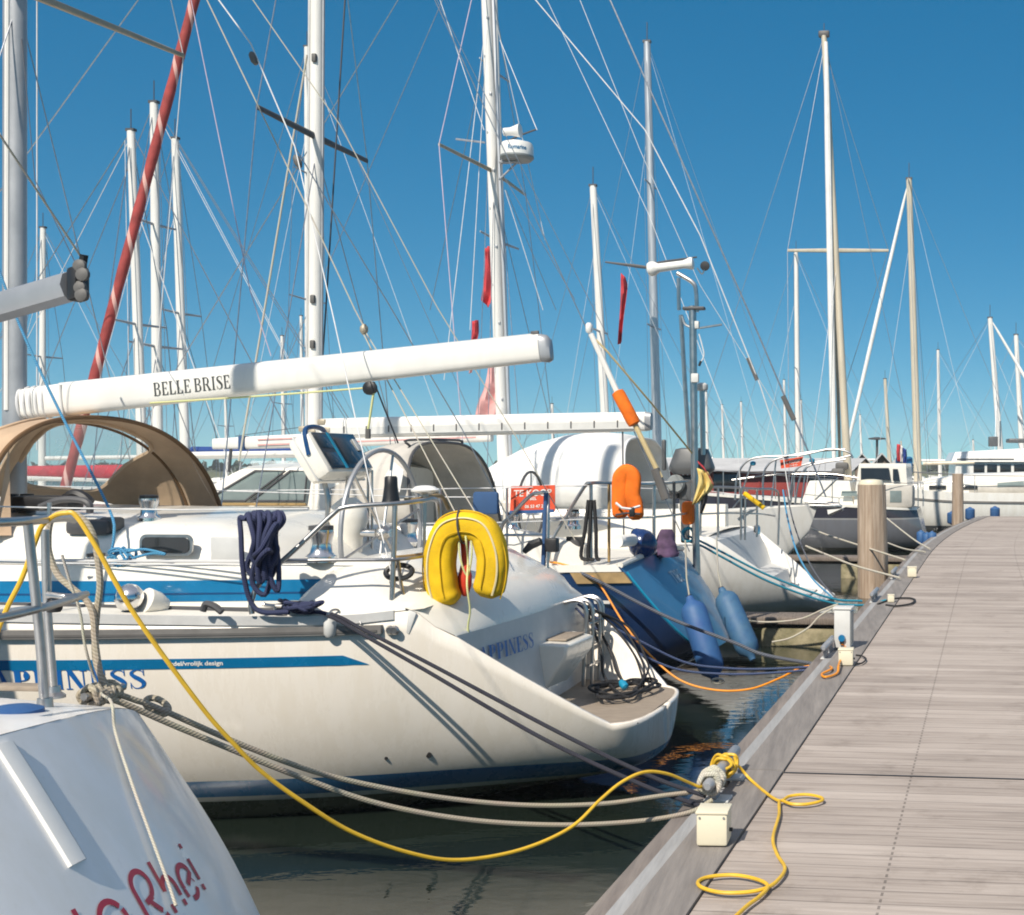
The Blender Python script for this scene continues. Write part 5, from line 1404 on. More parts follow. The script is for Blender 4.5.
h2.rail(.02, 11, lambda s: h2.zs(s) - .045, lambda s: h2.zs(s) + .02, 1, .02, 40).build('toe_rail', M['gel'], B2)
q0 = h2.rail(.0, .62, lambda s: h2.zs(s) - .15, lambda s: h2.zs(s) - .05, -1, .03, 8); q0.build('rubbing_block', M['teakblock'], B2)
MB().tube([T2(-.985, lerp(.45, 1.24, i / 10), .012) for i in range(11)], .012, 6).build('stern_line', M['palerope'] if False else M['cyanline'], B2)
h2.deck([.0 + .4 * i for i in range(29)], -.01, .05, 8, .02).build('deck', M['deckwhite'], B2)
# faint name
vs, fs = sans_text('TIBE', .2, 1.1)
wdx = max(v[0] for v in vs)
MB().add([T2((-.18 + v[0] * .75), 1.0 + v[1] * .85, .006) for v in vs], fs).build('name_lettering', M['textpale'], B2, smooth=False)
q0 = rw(587, 581, 2.9)
MB().box(h2.pt(.55, .98, -1, .004), .26, .006, .03, (UB, VV, ZZ)).build('hull_plate', M['greybox'], B2)
# coamings, deckhouse, hood
for sd in (-1, 1):
    rows = []
    for i in range(12):
        s = lerp(1.3, 4.2, i / 11); l0 = h2.b(s) - .42; zt = lerp(1.5, 1.68, min(1, i / 3))
        rows.append([G(s, W2 + sd * (l0 - d), z) for d, z in ((0, 1.30), (.02, zt - .04), (.05, zt), (.22, zt), (.26, zt - .03), (.27, 1.30))])
    mbb = MB().grid(rows); mbb.f.append([0, 1, 2, 3, 4, 5]); mbb.build('coaming', M['gel'], B2)
q0 = rw(575, 545, W2 - 1.12)
sp_ = MB().box(q0, .17, .03, .16, (UB, VV, ZZ), .008).build('vent_panel', M['black'], B2)
MB().lathe(q0 - VV * .016, [(.055, 0), (.055, .008), (.02, .012)], -VV, 14).build('vent_grille', M['darkgrey'], sp_)
def prof_loft(name, profs, mat, parent, hw, z0, sharp=30):
    """loft across the boat: profs (s, z) side outline, hw half width"""
    rows = []
    for (s, z, w_) in profs:
        rows.append([G(s, W2 - w_, z0), G(s, W2 - w_ * .97, z - .10), G(s, W2 - w_ * .93, z - .03), G(s, W2 - w_ * .82, z), G(s, W2, z + .04), G(s, W2 + w_ * .82, z), G(s, W2 + w_ * .93, z - .03), G(s, W2 + w_ * .97, z - .10), G(s, W2 + w_, z0)])
    mbb = MB().grid(rows); mbb.f.append(list(range(9))); k = (len(rows) - 1) * 9; mbb.f.append([k + i for i in range(8, -1, -1)])
    return mbb.build(name, mat, parent, sharp=sharp)
house = prof_loft('deckhouse', [(3.75, 2.22, .95), (3.9, 2.27, .98), (4.9, 2.25, .98), (5.02, 2.20, .98), (5.55, 1.90, .98), (5.7, 1.82, .98), (8.5, 1.62, .7), (9.3, 1.42, .4)], M['gel'], B2, .9, 1.32)
# side windows of the deckhouse
wpl = W2 - .985
for poly, nm in (([(206, 501), (256, 471), (286, 471), (246, 501)], 'side_window'), ([(252, 501), (291, 471), (308, 471), (305, 501)], 'side_window')):
    ps = [rw(x, y, wpl) for x, y in poly]
    o = MB().prism(ps, -VV * .012).build(nm, M['glass'], house)
    MB().tube([p - VV * .014 for p in ps] + [ps[0] - VV * .014], .012, 6, False).build('window_frame', M['darkgrey'], o)
MB().tube([rw(195, 504, wpl - .02), rw(306, 504.5, wpl - .02)], .014, 6).build('grab_rail', M['teakblock'], house)
MB().box(rw(285, 463, W2), .5, .5, .05, (UB, VV, ZZ), .02).build('roof_hatch', M['clear'], house)
hood2, S2 = hood(B2, lambda s, l, z: G(s, W2 + l, z), (3.2, 3.02, 1.08, 1.62, 2.50), (4.05, 3.85, 1.04, 1.62, 2.34), mat='greycanvas', lipmat='darkgrey', prof=lambda t: .06 * math.sin(math.pi * t))
MB().tube(spline([S2(math.pi * .35, .1) + ZZ * .01, S2(math.pi * .35, .12) + ZZ * .07, S2(math.pi * .62, .12) + ZZ * .07, S2(math.pi * .62, .1) + ZZ * .01], 4), .014, 6).build('grab_handle', M['darkgrey'], hood2)
MB().prism([rw(394, 462, W2 - 1.13), rw(385, 476, W2 - 1.13), rw(389, 492, W2 - 1.13), rw(400, 492, W2 - 1.13), rw(404, 470, W2 - 1.13)], -VV * .006).build('side_patch', M['cloudy'], hood2)
wheel(rw(531, 507, W2), .37, B2, 5, 'darkgrey', 30, .014)
MB().lathe(rw(531, 560, W2) + UB * .2, [(.14, 0), (.10, .2), (.10, .5), (.12, .6), (.05, .66)], ZZ, 14).build('pedestal', M['gel'], B2)
winch(rw(573, 529, W2 - 1.1), 1.0, B2)
winch(rw(512, 532, W2 - 1.2), 1.0, B2)
# rig
b2b, b2t = rw(314.5, 470, W2), rw(319, -260, W2)
m2 = spar('mast', b2b - ZZ * .25, b2t, .072, .066, M['mastwhite'], B2, 14, 1.0, VV)
MB().tube([b2b + UB * -.072, b2t + UB * -.066], .018, 6).build('mast_track', M['alumat'], m2)
MB().tube([b2b + UB * .07 - VV * .04, b2t + UB * .064 - VV * .04], .016, 6).build('mast_conduit', M['gelgrey'], m2)
z2 = rw(316.5, 137, W2)
for sd in (-1, 1):
    tp = z2 + VV * (1.1 * sd) + ZZ * .01
    spar('spreader', z2, tp, .04, .028, M['darkgrey'], B2, 8, .5)
    MB().tube([b2t - ZZ * .2, tp, G(4.6, W2 + sd * 1.8, 1.35)], .006, 5).build('shroud', M['wire'], B2)
    MB().tube([z2 - ZZ * .15, G(4.3, W2 + sd * 1.8, 1.35)], .0055, 5).build('lower_shroud', M['wire'], B2)
MB().tube([rw(307, 55, W2), rw(265, 307, W2), rw(239, 461, W2)], .011, 8).build('inner_forestay', M['palerope'], B2)
MB().tube([rw(349, -60, W2 + .1), rw(345, 0, W2 + .1), rw(326, 307, W2 + .1), rw(318, 430, W2 + .1)], .009, 6).build('halyard', M['darkwire'], B2)
MB().tube([b2t - ZZ * .1, G(11.2, W2, 1.72)], .007, 5).build('forestay', M['wire'], B2)
MB().tube([b2t - ZZ * .1, G(.6, W2 + .2, 1.35)], .006, 5).build('backstay', M['wire'], B2)
ba2, bb2 = rw(322, 428.5, W2), rw(646, 421.5, W2)
bd = (bb2 - ba2).normalized(); bu = ZZ
boom2 = sparbox('boom', [lerp(ba2, bb2, i / 6) for i in range(7)], [.105, .108, .108, .108, .108, .106, .10], .6, M['mastwhite'], B2)
sparbox('boom_end', [bb2 + bd * .003, bb2 + bd * .06], [.101, .09], .6, M['alumat'], boom2)
MB().box(lerp(ba2, bb2, .5) - VV * .062 - ZZ * .035, (bb2 - ba2).length * .96, .006, .075, (bd, VV, ZZ.cross(bd).cross(bd) * -1 if False else ZZ)).build('boom_groove', M['greybox'], boom2)
for i in range(13): MB().box(lerp(ba2, bb2, .08 + .07 * i) - VV * .066 - ZZ * .02, .012, .008, .07, (bd, VV, ZZ)).build('slug', M['darkgrey'], boom2)
for x, y in ((303, 429), (312, 432), (322, 422), (327, 430)): MB().box(rw(x, y, W2 - .05), .09, .05, .06, (UB, VV, ZZ), .015).build('gooseneck', M['spreadergold'], boom2)
MB().tube([bb2 + ZZ * .1, b2t - ZZ * .3], .004, 5).build('topping_lift', M['wire'], B2)
MB().tube([lerp(ba2, bb2, .93) - ZZ * .1, G(1.25, W2, 1.5)], .008, 6).build('mainsheet', M['darkwire'], B2)
# pushpit and wires
zr = lambda px, py, w_: rw(px, py, w_)
wn_ = W2 - 1.22
tubepart('pushpit', [zr(548, 562, wn_ - .1), zr(553, 539, wn_ - .08), zr(570, 510, wn_ - .02), zr(585, 486, wn_), zr(591, 483, wn_), zr(612, 483, wn_ + .25), zr(640, 484, wn_ + .75), zr(656, 484, wn_ + 1.2), zr(668, 483, wn_ + 1.9), zr(690, 481, wn_ + 2.35)], .017, M['steel'], B2, 8, 5)
tubepart('pushpit_rail', [zr(556, 519, wn_), zr(592, 518, wn_), zr(610, 518, wn_ + .25), zr(655, 517, wn_ + 1.2), zr(690, 513, wn_ + 2.3)], .012, M['steel'], B2, 6, 4)
for px, yb, w_, mt in ((591, 560, wn_ + .02, 'steel'), (609, 562, wn_ + .25, 'red'), (654, 556, wn_ + 1.15, 'steel'), (674, 552, wn_ + 1.9, 'rubber')):
    MB().tube([zr(px, 482, w_), zr(px, yb, w_)], .017 if mt != 'red' else .014, 8).build('pushpit_post', M[mt] if mt != 'red' else M['teakblock'], B2)
pts = [zr(591, 485, wn_), zr(540, 487, wn_ - .15), zr(500, 488, wn_ - .3), zr(420, 489, wn_ - .4), G(6.5, W2 - 1.78, 2.0), G(10, W2 - .8, 2.2)]
MB().tube(pts, .005, 5).build('lifeline', M['palewire'], B2); MB().tube([p - ZZ * .32 for p in pts], .005, 5).build('lifeline', M['palewire'], B2)
pts = [zr(690, 481, wn_ + 2.35), G(4, W2 + 1.85, 1.98), G(7.5, W2 + 1.7, 2.0), G(10, W2 + .8, 2.2)]
MB().tube(pts, .005, 5).build('lifeline', M['palewire'], B2)
for px, w_ in ((507, wn_ - .3), (440, wn_ - .4), (330, wn_ - .5), (213, wn_ - .55)):
    p_ = zr(px, 488, w_); MB().tube([p_, p_ - ZZ * .72], .012, 6).build('stanchion', M['steel'], B2)
for dx in (0, 6, -5): MB().tube(spline([zr(591 + dx * .5, 500, wn_ - .02), zr(590 + dx, 530, wn_ - .03), zr(588 + dx * 1.4, 556, wn_ - .03), zr(594 + dx, 560, wn_ - .03)], 4), .018, 6).build('hanging_line', M['blackrope'], B2)
MB().box(zr(509, 503, wn_ - .25), .05, .04, .3, (UB, VV, ZZ), .01).build('line_bag', M['cushion'], B2) if False else None
# stern poles with wind generator
wp = W2 + 1.15
tubepart('gantry_pole', [zr(697, 575, wp), zr(695, 500, wp), zr(693, 330, wp), zr(692, 306, wp)], .042, M['steel'], B2, 10, 3)
tubepart('gantry_pole', [zr(691, 470, wp + .25), zr(686, 400, wp + .25), zr(681, 315, wp + .25)], .026, M['steel'], B2, 8, 3)
tubepart('gantry_pole', [zr(703, 455, wp + .2), zr(702, 388, wp + .2)], .030, M['steel'], B2, 8)
tubepart('gantry_pole', [zr(678.5, 278, wp), zr(679, 310, wp)], .022, M['steel'], B2, 8)
tubepart('gantry_pole', [zr(677, 273, wp), zr(684, 277, wp), zr(693, 283, wp), zr(696, 291, wp), zr(697, 312, wp)], .024, M['steel'], B2, 8, 4)
MB().box(zr(694, 308.5, wp), .25, .10, .035, (UB, VV, ZZ), .01).build('gantry_bracket', M['darkgrey'], B2)
MB().tube(spline([zr(682, 316, wp), zr(685, 324, wp), zr(690, 327, wp)], 5), .014, 6).build('gantry_bracket', M['steel'], B2)
MB().box(zr(696, 325, wp), .075, .06, .085, (UB, VV, ZZ), .008).build('control_box', M['greybox'], B2)
MB().tube([zr(700, 328, wp), zr(722, 324.5, wp)], .012, 6).build('gantry_arm', M['steel'], B2)
MB().box(zr(695, 378, wp - .05), .085, .05, .10, (UB, VV, ZZ), .008).build('control_box', M['greybox'], B2)
MB().lathe(zr(702, 389, wp + .2), [(.055, -.02), (.07, 0), (.07, .05), (.04, .07)], ZZ, 12).build('aerial_base', M['greybox'], B2)
tubepart('loose_wire', [zr(699, 334, wp), zr(702, 345, wp), zr(704, 355, wp), zr(701, 362, wp)], .007, M['palewire'], B2, 5, 5)
MB().tube([zr(701, 361, wp), zr(699, 366, wp)], .014, 6).build('wire_plug', M['black'], B2)
na, nb = zr(651, 269, wp), zr(697, 262.5, wp); nd = (nb - na).normalized()
gen = MB().lathe(na, [(.02, -.05), (.07, -.03), (.085, 0), (.08, .045), (.05, .09), (.046, .38), (.06, .43), (.072, .46), (.065, .49), (.03, .50)], nd, 18).build('wind_generator', M['white'], B2)
blades = [(zr(651, 268, wp), zr(605, 262, wp - .1)), (zr(653, 264, wp), zr(697, 257, wp + .2))]
for a, b in blades: MB().tube([a, lerp(a, b, .3), b], [.016, .02, .009], 6, True, .3).build('blade', M['darkgrey'], gen)
MB().lathe(zr(705, 266, wp) - VV * .01, [(.01, 0), (.055, .004), (.055, .014), (.01, .018)], VV, 14).build('tail_vane', M['black'], gen)
MB().tube(spline([zr(697, 268, wp), zr(702, 274, wp), zr(705, 268, wp)], 4), .008, 5).build('tail_arm', M['steel'], gen)
MB().box(zr(664, 455, wp + .3), .05, .06, .36, (UB, VV, ZZ), .02).build('fender_board', M['motor'], B2)

# ================================================================== white yacht with the open stern
W3 = 9.35
B3 = boat('sailing_yacht', 0, W3, 'white yacht with a tall white sprayhood, radar dome on its mast and cyan mooring lines')
m_h3 = hullmat('hull_white', [(.08, (.04, .05, .05)), (9, (.72, .71, .68))], .3, .5)
bt3 = [(-.30, .02), (-.29, .4), (-.25, .75), (-.15, 1.0), (0, 1.12), (.6, 1.35), (1.4, 1.55), (3, 1.85), (5, 1.95), (8, 1.7), (10.5, .6), (11.5, .01)]
zt3 = lambda s: interp([(-.15, .36), (.05, .46), (1.05, 1.22), (1.2, 1.30), (11.5, 1.7)], s)
h3 = Hull(0, W3, bt3, [(-.3, 1.36), (1.3, 1.30), (5, 1.34), (11.5, 1.7)], [(-.3, .25), (-.1, .14), (.5, .03), (1, -.05), (3, -.4), (8, -.4), (11.5, 1.2)], .7, ztop=lambda s: min(zt3(s), h3.zs(s)))
MB().grid(h3.skin([-.30, -.295, -.28, -.25, -.2, -.1] + [.12 * i for i in range(0, 14)] + [1.8 + .4 * i for i in range(25)], 12)).build('hull', m_h3, B3, solid=.03, off=-1)
h3.rail(1.4, 11, 1.19, 1.205, -1, .006, 30).build('hull_line', M['gelgrey'], B3)
h3.deck([1.25 + .4 * i for i in range(26)], -.01, .05, 8, .02).build('deck', M['deckwhite'], B3)
rows = []
for s, z in ((.05, .385), (.48, .42), (.56, .66), (.84, .74), (.98, 1.06), (1.1, 1.25), (1.32, 1.31)):
    b = h3.half(s, min(z, h3.zs(s) - .01)) - .05
    rows.append([G(s, W3 + u * b, z) for u in [lerp(-1, 1, j / 8) for j in range(9)]])
MB().grid(rows).build('open_stern', M['gelgrey'], B3, sharp=30)
rows = []
for s in (-.27, -.2, -.1, .05, .3):
    b = max(.1, h3.half(s, .35) - .04); rows.append([G(s, W3 + u * b, .365) for u in [lerp(-1, 1, j / 8) for j in range(9)]])
MB().grid(rows).build('bathing_step', M['white'], B3)
for sd in (-1, 1):
    rows = []
    for i in range(10):
        s = lerp(1.5, 4.4, i / 9); l0 = h3.b(s) - .4
        rows.append([G(s, W3 + sd * (l0 - d), z) for d, z in ((0, 1.30), (.03, 1.62), (.06, 1.66), (.24, 1.66), (.27, 1.3))])
    mbb = MB().grid(rows); mbb.f.append([0, 1, 2, 3, 4]); mbb.build('coaming', M['gel'], B3)
rows = []
for i in range(16):
    s = lerp(3.4, 9.6, i / 15); zt = interp([(3.4, 1.85), (5, 1.9), (8, 1.8), (9.6, 1.45)], s); hw = min(1.2, h3.b(s) * .68)
    rows.append([G(s, W3 - hw * math.copysign(abs(math.cos(a)) ** .4, math.cos(a)), 1.3 + (zt - 1.3) * math.sin(a) ** .5) for a in [math.pi * j / 12 for j in range(13)]])
MB().grid(rows).build('coachroof', M['gel'], B3)
hood3, S3 = hood(B3, lambda s, l, z: G(s, W3 + l, z), (2.55, 2.40, 1.22, 1.62, 2.66), (5.25, 4.6, 1.12, 1.70, 1.90), mat='cloudy', lipmat='cloudy', pw=.55, prof=lambda t: .34 * math.sin(math.pi * min(1, t * 1.05)) ** .8)
tubepart('pushpit', [zr(700, 556, W3 - 1.3), zr(701, 500, W3 - 1.3), zr(704, 489, W3 - 1.25), zr(722, 487, W3 - 1.0), zr(758, 489, W3 - .5)], .017, M['steel'], B3, 8, 5)
for px, yb, w_ in ((718, 556, W3 - 1.1), (741, 540, W3 - .8), (745, 540, W3 - .3), (757, 537, W3 - .1)):
    MB().tube([zr(px, 488, w_), zr(px, yb, w_)], .016, 6).build('pushpit_post', M['steel'], B3)
tubepart('pushpit_rail', [zr(701, 514, W3 - 1.28), zr(730, 513, W3 - .9), zr(760, 514, W3 - .3), zr(775, 516, W3 + .6)], .012, M['steel'], B3, 6, 4)
tubepart('pushpit', [zr(758, 489, W3 - .3), zr(775, 490, W3 + .4), zr(779, 500, W3 + 1.1), zr(778, 545, W3 + 1.15)], .017, M['steel'], B3, 8, 5)
for pts in ([zr(700, 490, W3 - 1.3), G(3, W3 - 1.8, 1.98), G(7, W3 - 1.75, 2.0)], [zr(779, 500, W3 + 1.1), G(3, W3 + 1.8, 1.98), G(7, W3 + 1.75, 2.0)]):
    MB().tube(pts, .005, 5).build('lifeline', M['palewire'], B3)
MB().tube([zr(744, 493, W3 - .3), zr(764, 508, W3 - .3)], .035, 8).build('rescue_sling', M['yellow'], B3)
MB().lathe(zr(757, 534, W3 + .1), [(.05, 0), (.05, .1), (.03, .13)], ZZ, 10).build('stern_winch', M['chrome'], B3)
# mast, radar, horn, spreaders, stays
b3b, b3t = rw(505, 470, W3), rw(482, -140, W3)
m3 = spar('mast', b3b - ZZ * .3, b3t, .115, .10, M['mastwhite'], B3, 14, .8, VV)
MB().tube([lerp(b3b, b3t, i / 4) - UB * .10 - VV * .02 for i in range(5)], .03, 6).build('mast_track', M['alu'], m3)
mp3 = lambda y: lerp(b3b, b3t, (470 - y) / 610.0)
for y_, hl, mt in ((172, 1.15, 'spreadergold'),):
    c = mp3(y_)
    for sd in (-1, 1):
        tp = c + VV * (hl * 1.4 * sd) + UB * .12
        spar('spreader', c, tp, .035, .024, M[mt], B3, 8, .6)
        MB().tube([mp3(-60), tp, G(4.4, W3 + sd * 1.85, 1.35)], .0065, 5).build('shroud', M['lilac'] if sd < 0 else M['wire'], B3)
        MB().tube([c - ZZ * .2, G(4.2, W3 + sd * 1.8, 1.35)], .006, 5).build('lower_shroud', M['wire'], B3)
for y_ in range(20, 430, 38):
    MB().box(mp3(y_) - VV * .088 + UB * (.03 if (y_ // 38) % 2 else -.03), .035, .03, .05, (UB, VV, ZZ), .008).build('mast_step', M['alumat'], m3)
for y_ in (60, 300, 345):
    q_ = lerp(b2b, b2t, (470 - y_) / 730.0)
    MB().box(q_ - VV * .07 - UB * .01, .05, .05, .09, (UB, VV, ZZ), .012).build('mast_fitting', M['rubber'], m2)
rc = rw(517, 151, W3 - .1)
rad = MB().lathe(rc - ZZ * .14, [(.20, 0), (.235, .03), (.24, .06), (.24, .20), (.22, .25), (.12, .28), (.02, .285)], ZZ, 28).build('radar_dome', M['white'], B3)
MB().lathe(rc - ZZ * .145, [(.205, .0), (.245, .04), (.246, .065)], ZZ, 28).build('dome_base', M['greyboxdark'], rad)
MB().box(rc - ZZ * .16 + UB * .12, .3, .08, .04, (UB, VV, ZZ), .01).build('radar_bracket', M['alumat'], rad)
MB().tube([rc - ZZ * .17 + UB * .0, rc - ZZ * .42 + UB * .28], .016, 6).build('radar_bracket', M['alumat'], rad)
vs, fs = sans_text('Raymarine', .09, 1.0, .002); wdx = max(v[0] for v in vs)
camdir = math.atan2(-rc.y, -rc.x)
mb = MB()
mb.add([Vector((rc.x + .243 * math.cos(camdir + (v[0] - wdx / 2) / .243 * .72), rc.y + .243 * math.sin(camdir + (v[0] - wdx / 2) / .243 * .72), rc.z - .02 + v[1])) for v in vs], fs)
mb.build('dome_lettering', M['blue'], rad, smooth=False)
hn = rw(505, 132, W3 - .1)
MB().lathe(hn, [(.055, -.02), (.06, .0), (.06, .09), (.07, .12), (.10, .22), (.105, .235), (.03, .24)], Vector((1, -.1, .06)), 16).build('loud_hailer', M['white'], m3)
MB().tube([rw(456, 139, W3), rw(485, 142.5, W3)], .016, 6).build('aerial_arm', M['wire'], m3); MB().tube([rw(500, 145, W3 + .1), rw(518, 136, W3 + .1), rw(536, 129.5, W3 + .1)], .014, 6).build('aerial_arm', M['darkgrey'], m3)
MB().tube([mp3(-60), zr(700, 235, W3 + .3) if False else rw(645, 130, W3 + .1), rw(700, 235, W3 + .2), rw(760, 385, W3 + .4), rw(783, 455, W3 + .5), rw(790, 500, W3 + .5)], .0085, 6).build('backstay', M['palewire'], B3)
MB().tube([rw(748, 358, W3 + .4), rw(757, 380, W3 + .4)], .03, 8).build('stay_adjuster', M['rubber'], B3)
MB().tube([mp3(-120), rw(547, 0, W3), rw(649, 215, W3), rw(737, 445, W3 - .8), rw(741, 490, W3 - .8)], .0045, 5).build('topping_lift', M['palewire'], B3)
MB().tube([mp3(-80), rw(440, 0, W3 - .3), rw(483, 125, W3)], .005, 5).build('halyard', M['palewire'], B3) if False else None
for a, b in (((484, 60), (430, 310)), ((486, 20), (444, 380)), ((487, 30), (470, 330)), ((496, 20), (545, 240)), ((500, 40), (537, 130)), ((505, 190), (543, 310)), ((503, 175), (575, 300)), ((506, 190), (556, 310)), ((484, 130), (440, 0)), ((492, 60), (478, 420)), ((502, 200), (520, 440))):
    MB().tube([rw(a[0], a[1], W3 + rnd.uniform(-.3, .3)), rw(b[0], b[1], W3 + rnd.uniform(-.9, .9))], .0055, 5).build('rigging_line', M['palewire'] if rnd.random() < .6 else M['wire'], B3)
MB().tube([G(11.2, W3, 1.75), b3t], .008, 5).build('forestay', M['wire'], B3)

# ================================================================== white yacht lying bow to the jetty
W3b = 13.3
m_h3b = hullmat('hull_white_bow', [(.1, (.03, .05, .07)), (9, (.74, .73, .70))], .3, .4)
frot = math.atan2(-UB.y, -UB.x)
locb = G(11.9, W3b, 0)
r3b, l3b = 11.3, W3b
mbase, mtop = rw(507.5, 470, W3b), rw(490, -110, W3b)
B3b, fb_, hb_ = sailboat('sailing_yacht', 'white yacht lying bow to the jetty with an anchor and arched pulpit tubes', locb, frot, 11.3, 3.5, 1.2, m_h3b,
    mast=dict(base=mbase - ZZ * .5, top=mtop, r=.085, spreaders=((.42, .9), (.7, .7)), boom=None, wires=False, topgear=False), detail=0)
b5a, b5b = rw(492, 434, W3b), rw(214, 444, W3b)
bd = (b5b - b5a).normalized(); bu = ZZ
b5 = sparbox('boom', [lerp(b5a, b5b, i / 6) for i in range(7)], [.14, .14, .14, .14, .13, .12, .10], .6, M['mastwhite'], B3b)
for dz in (.05, -.05): MB().box(lerp(b5a, b5b, .44) - VV * .086 + ZZ * dz, (b5b - b5a).length * .78, .006, .025, (bd, VV, ZZ)).build('cover_stripe', M['flagpink'], b5)
MB().box(lerp(b5a, b5b, .89), .12, .2, .26, (bd, VV, ZZ), .02).build('boom_strap', M['cushion'], b5)
MB().tube([rw(231, 449, W3b), rw(229, 472, W3b)], .03, 8).build('vang', M['darkgrey'], B3b)
MB().tube([rw(236, 436, W3b), rw(310, 426, W3b)], .006, 5).build('lazy_line', M['darkwire'], B3b)
bowp = rw(826, 497, W3b)
stem = MB().tube([mtop, rw(610, 0, W3b), rw(748, 310, W3b), rw(808, 451, W3b), bowp], .015, 8).build('forestay', M['wire'], B3b)
MB().tube([rw(783, 396, W3b), rw(794, 420, W3b)], .045, 8).build('stay_adjuster', M['rubber'], B3b)
MB().tube([rw(780, 413, W3b + 1.4), rw(700, 285, W3b + .6), rw(640, 150, W3b), rw(580, 0, W3b)], .006, 5).build('inner_stay', M['palewire'], B3b)
MB().tube([mtop, fb_(.1, 0, 1.25)], .007, 5).build('backstay', M['wire'], B3b)
# anchor on the bow roller
ap = rw(836, 505, W3b)
anc = MB().tube([ap + UB * .55 + ZZ * .06, ap - UB * .05 + ZZ * .02, ap - UB * .12 - ZZ * .1], .03, 8).build('anchor', M['steel'], B3b)
MB().add([ap - UB * .2 - ZZ * .02, ap + UB * .12 - VV * .17 - ZZ * .16, ap + UB * .16 - ZZ * .07, ap + UB * .12 + VV * .17 - ZZ * .16, ap + UB * .1 - ZZ * .2], [(0, 1, 2), (0, 2, 3), (0, 4, 1), (0, 3, 4), (1, 4, 2), (3, 2, 4)]).build('anchor_fluke', M['greybox'], anc)
MB().box(ap + UB * .25 - ZZ * .02, .7, .14, .05, (UB, VV, ZZ), .01).build('bow_roller', M['steel'], B3b)
# arched pulpit tubes
def pul(pts, w_=0, r_=.018, mat='steel', nm='pulpit'): return tubepart(nm, [rw(x, y, W3b + w_) for x, y in pts], r_, M[mat], B3b, 8, 5)
pul([(735, 500), (737, 478), (745, 463), (760, 457), (800, 455), (830, 449), (848, 452), (853, 458)], -.9)
pul([(764, 520), (763, 480), (768, 465), (780, 458), (810, 452), (845, 449)], -.3)
pul([(787, 520), (792, 480), (796, 470), (806, 464), (835, 459), (852, 455)], .3)
pul([(793, 522), (798, 485), (806, 468), (820, 463), (846, 459)], .6)
pul([(732, 480), (762, 476), (792, 473)], -.6, .014, nm='pulpit_rail'); pul([(792, 474), (830, 474), (858, 478)], .3, .014, nm='pulpit_rail')
for x0, y0_, x1, y1_, w_ in ((742, 492, 752, 462, -.8), (770, 515, 776, 460, -.2), (789, 515, 795, 472, .3), (733, 508, 748, 490, -.8), (815, 500, 838, 478, .3), (800, 512, 806, 468, .5)):
    MB().tube([rw(x0, y0_, W3b + w_), rw(x1, y1_, W3b + w_)], .015, 6).build('pulpit_post', M['steel'], B3b)
for px, py, w_ in ((753, 464, -.8), (786, 457, -.2), (812, 461, .2)): MB().lathe(rw(px, py, W3b + w_) - ZZ * .03, [(.02, 0), (.05, .02), (.05, .06), (.02, .08)], ZZ, 10).build('bow_light', M['cyanline'], B3b)

# ================================================================== dark grey motor-sailer
W4 = 25.2
def G4(s, w, z): return G(s - 1.0, w, z)
B4 = boat('motor_sailer', -1.0, W4, 'dark grey motor sailer with a white wheelhouse and a gold mast behind the wooden piling', 'motor sailer')
m_h4 = hullmat('hull_dark_grey', [(.12, (.03, .03, .03)), (.86, (.16, .165, .185)), (.9, (.30, .30, .30)), (9, (.035, .035, .05))], .14, .3)
h4 = Hull(-1.0, W4, [(0, .9), (.25, 1.3), (.8, 1.55), (2, 1.75), (3.5, 1.75), (5.2, 1.3), (6.6, .5), (7.2, .01)], [(0, 1.12), (2, 1.22), (4.5, 1.40), (7.2, 1.55)], [(0, .0), (1, -.15), (3, -.4), (5.5, -.3), (7.2, 1.1)], .55)
h4.shear = lambda s, z: s + (.35 - .25 * (1.12 - z)) * max(0, 1 - s / 3)
MB().grid(h4.skin([.2 * i for i in range(16)] + [3.2 + .4 * i for i in range(10)] + [7.19], 12)).build('hull', m_h4, B4)
rows = []
for i in range(9):
    z = lerp(0, 1.12, i / 8); hf = h4.half(0, z); rows.append([G4(h4.shear(0, z), W4 + hf * lerp(-1, 1, j / 6), z) for j in range(7)])
MB().grid(rows).build('transom', m_h4, B4)
h4.rail(.0, 7.1, lambda s: h4.zs(s) - .03, lambda s: h4.zs(s) + .03, -1, .025, 30).build('gunwale', M['gel'], B4)
h4.deck([.0 + .4 * i for i in range(18)], -.03, .05, 6, .02).build('deck', M['deckwhite'], B4)
def house4(s0, s1, hw, z0, z1, name='wheelhouse', slope=.12):
    rows = []
    for f, z in ((0, z0), (.85, lerp(z0, z1, .93)), (1, z1)):
        rows.append([G4(s0 + slope * f, W4 - hw * (1 - .06 * f), z), G4(s1 - slope * 2 * f, W4 - hw * (1 - .06 * f), z), G4(s1 - slope * 2 * f, W4 + hw * (1 - .06 * f), z), G4(s0 + slope * f, W4 + hw * (1 - .06 * f), z)])
    mbb = MB().grid(rows, closed=True); mbb.f.append([8, 9, 10, 11])
    return mbb.build(name, M['gel'], B4, smooth=False)
wh = house4(.55, 2.0, 1.25, 1.15, 2.32, slope=.08)
house4(2.0, 3.4, 1.2, 1.22, 1.86, 'coachroof')
wl = W4 - 1.205
for x0, x1, y0_, y1_ in ((861, 889, 468, 480), (893, 898, 469, 481)):
    ps = [rw(x0, y0_, wl), rw(x1, y0_, wl), rw(x1 + 2, y1_, wl - .04), rw(x0, y1_, wl - .04)]
    MB().prism([p - VV * .03 for p in ps], -VV * .015).build('window', M['window'], wh)
MB().prism([rw(842, 491, W4 - 1.31), rw(857, 491, W4 - 1.31), rw(857, 496, W4 - 1.32), rw(841, 496, W4 - 1.32)], -VV * .015).build('side_window', M['glass'], B4)
q0 = rw(897, 496, W4 - .9)
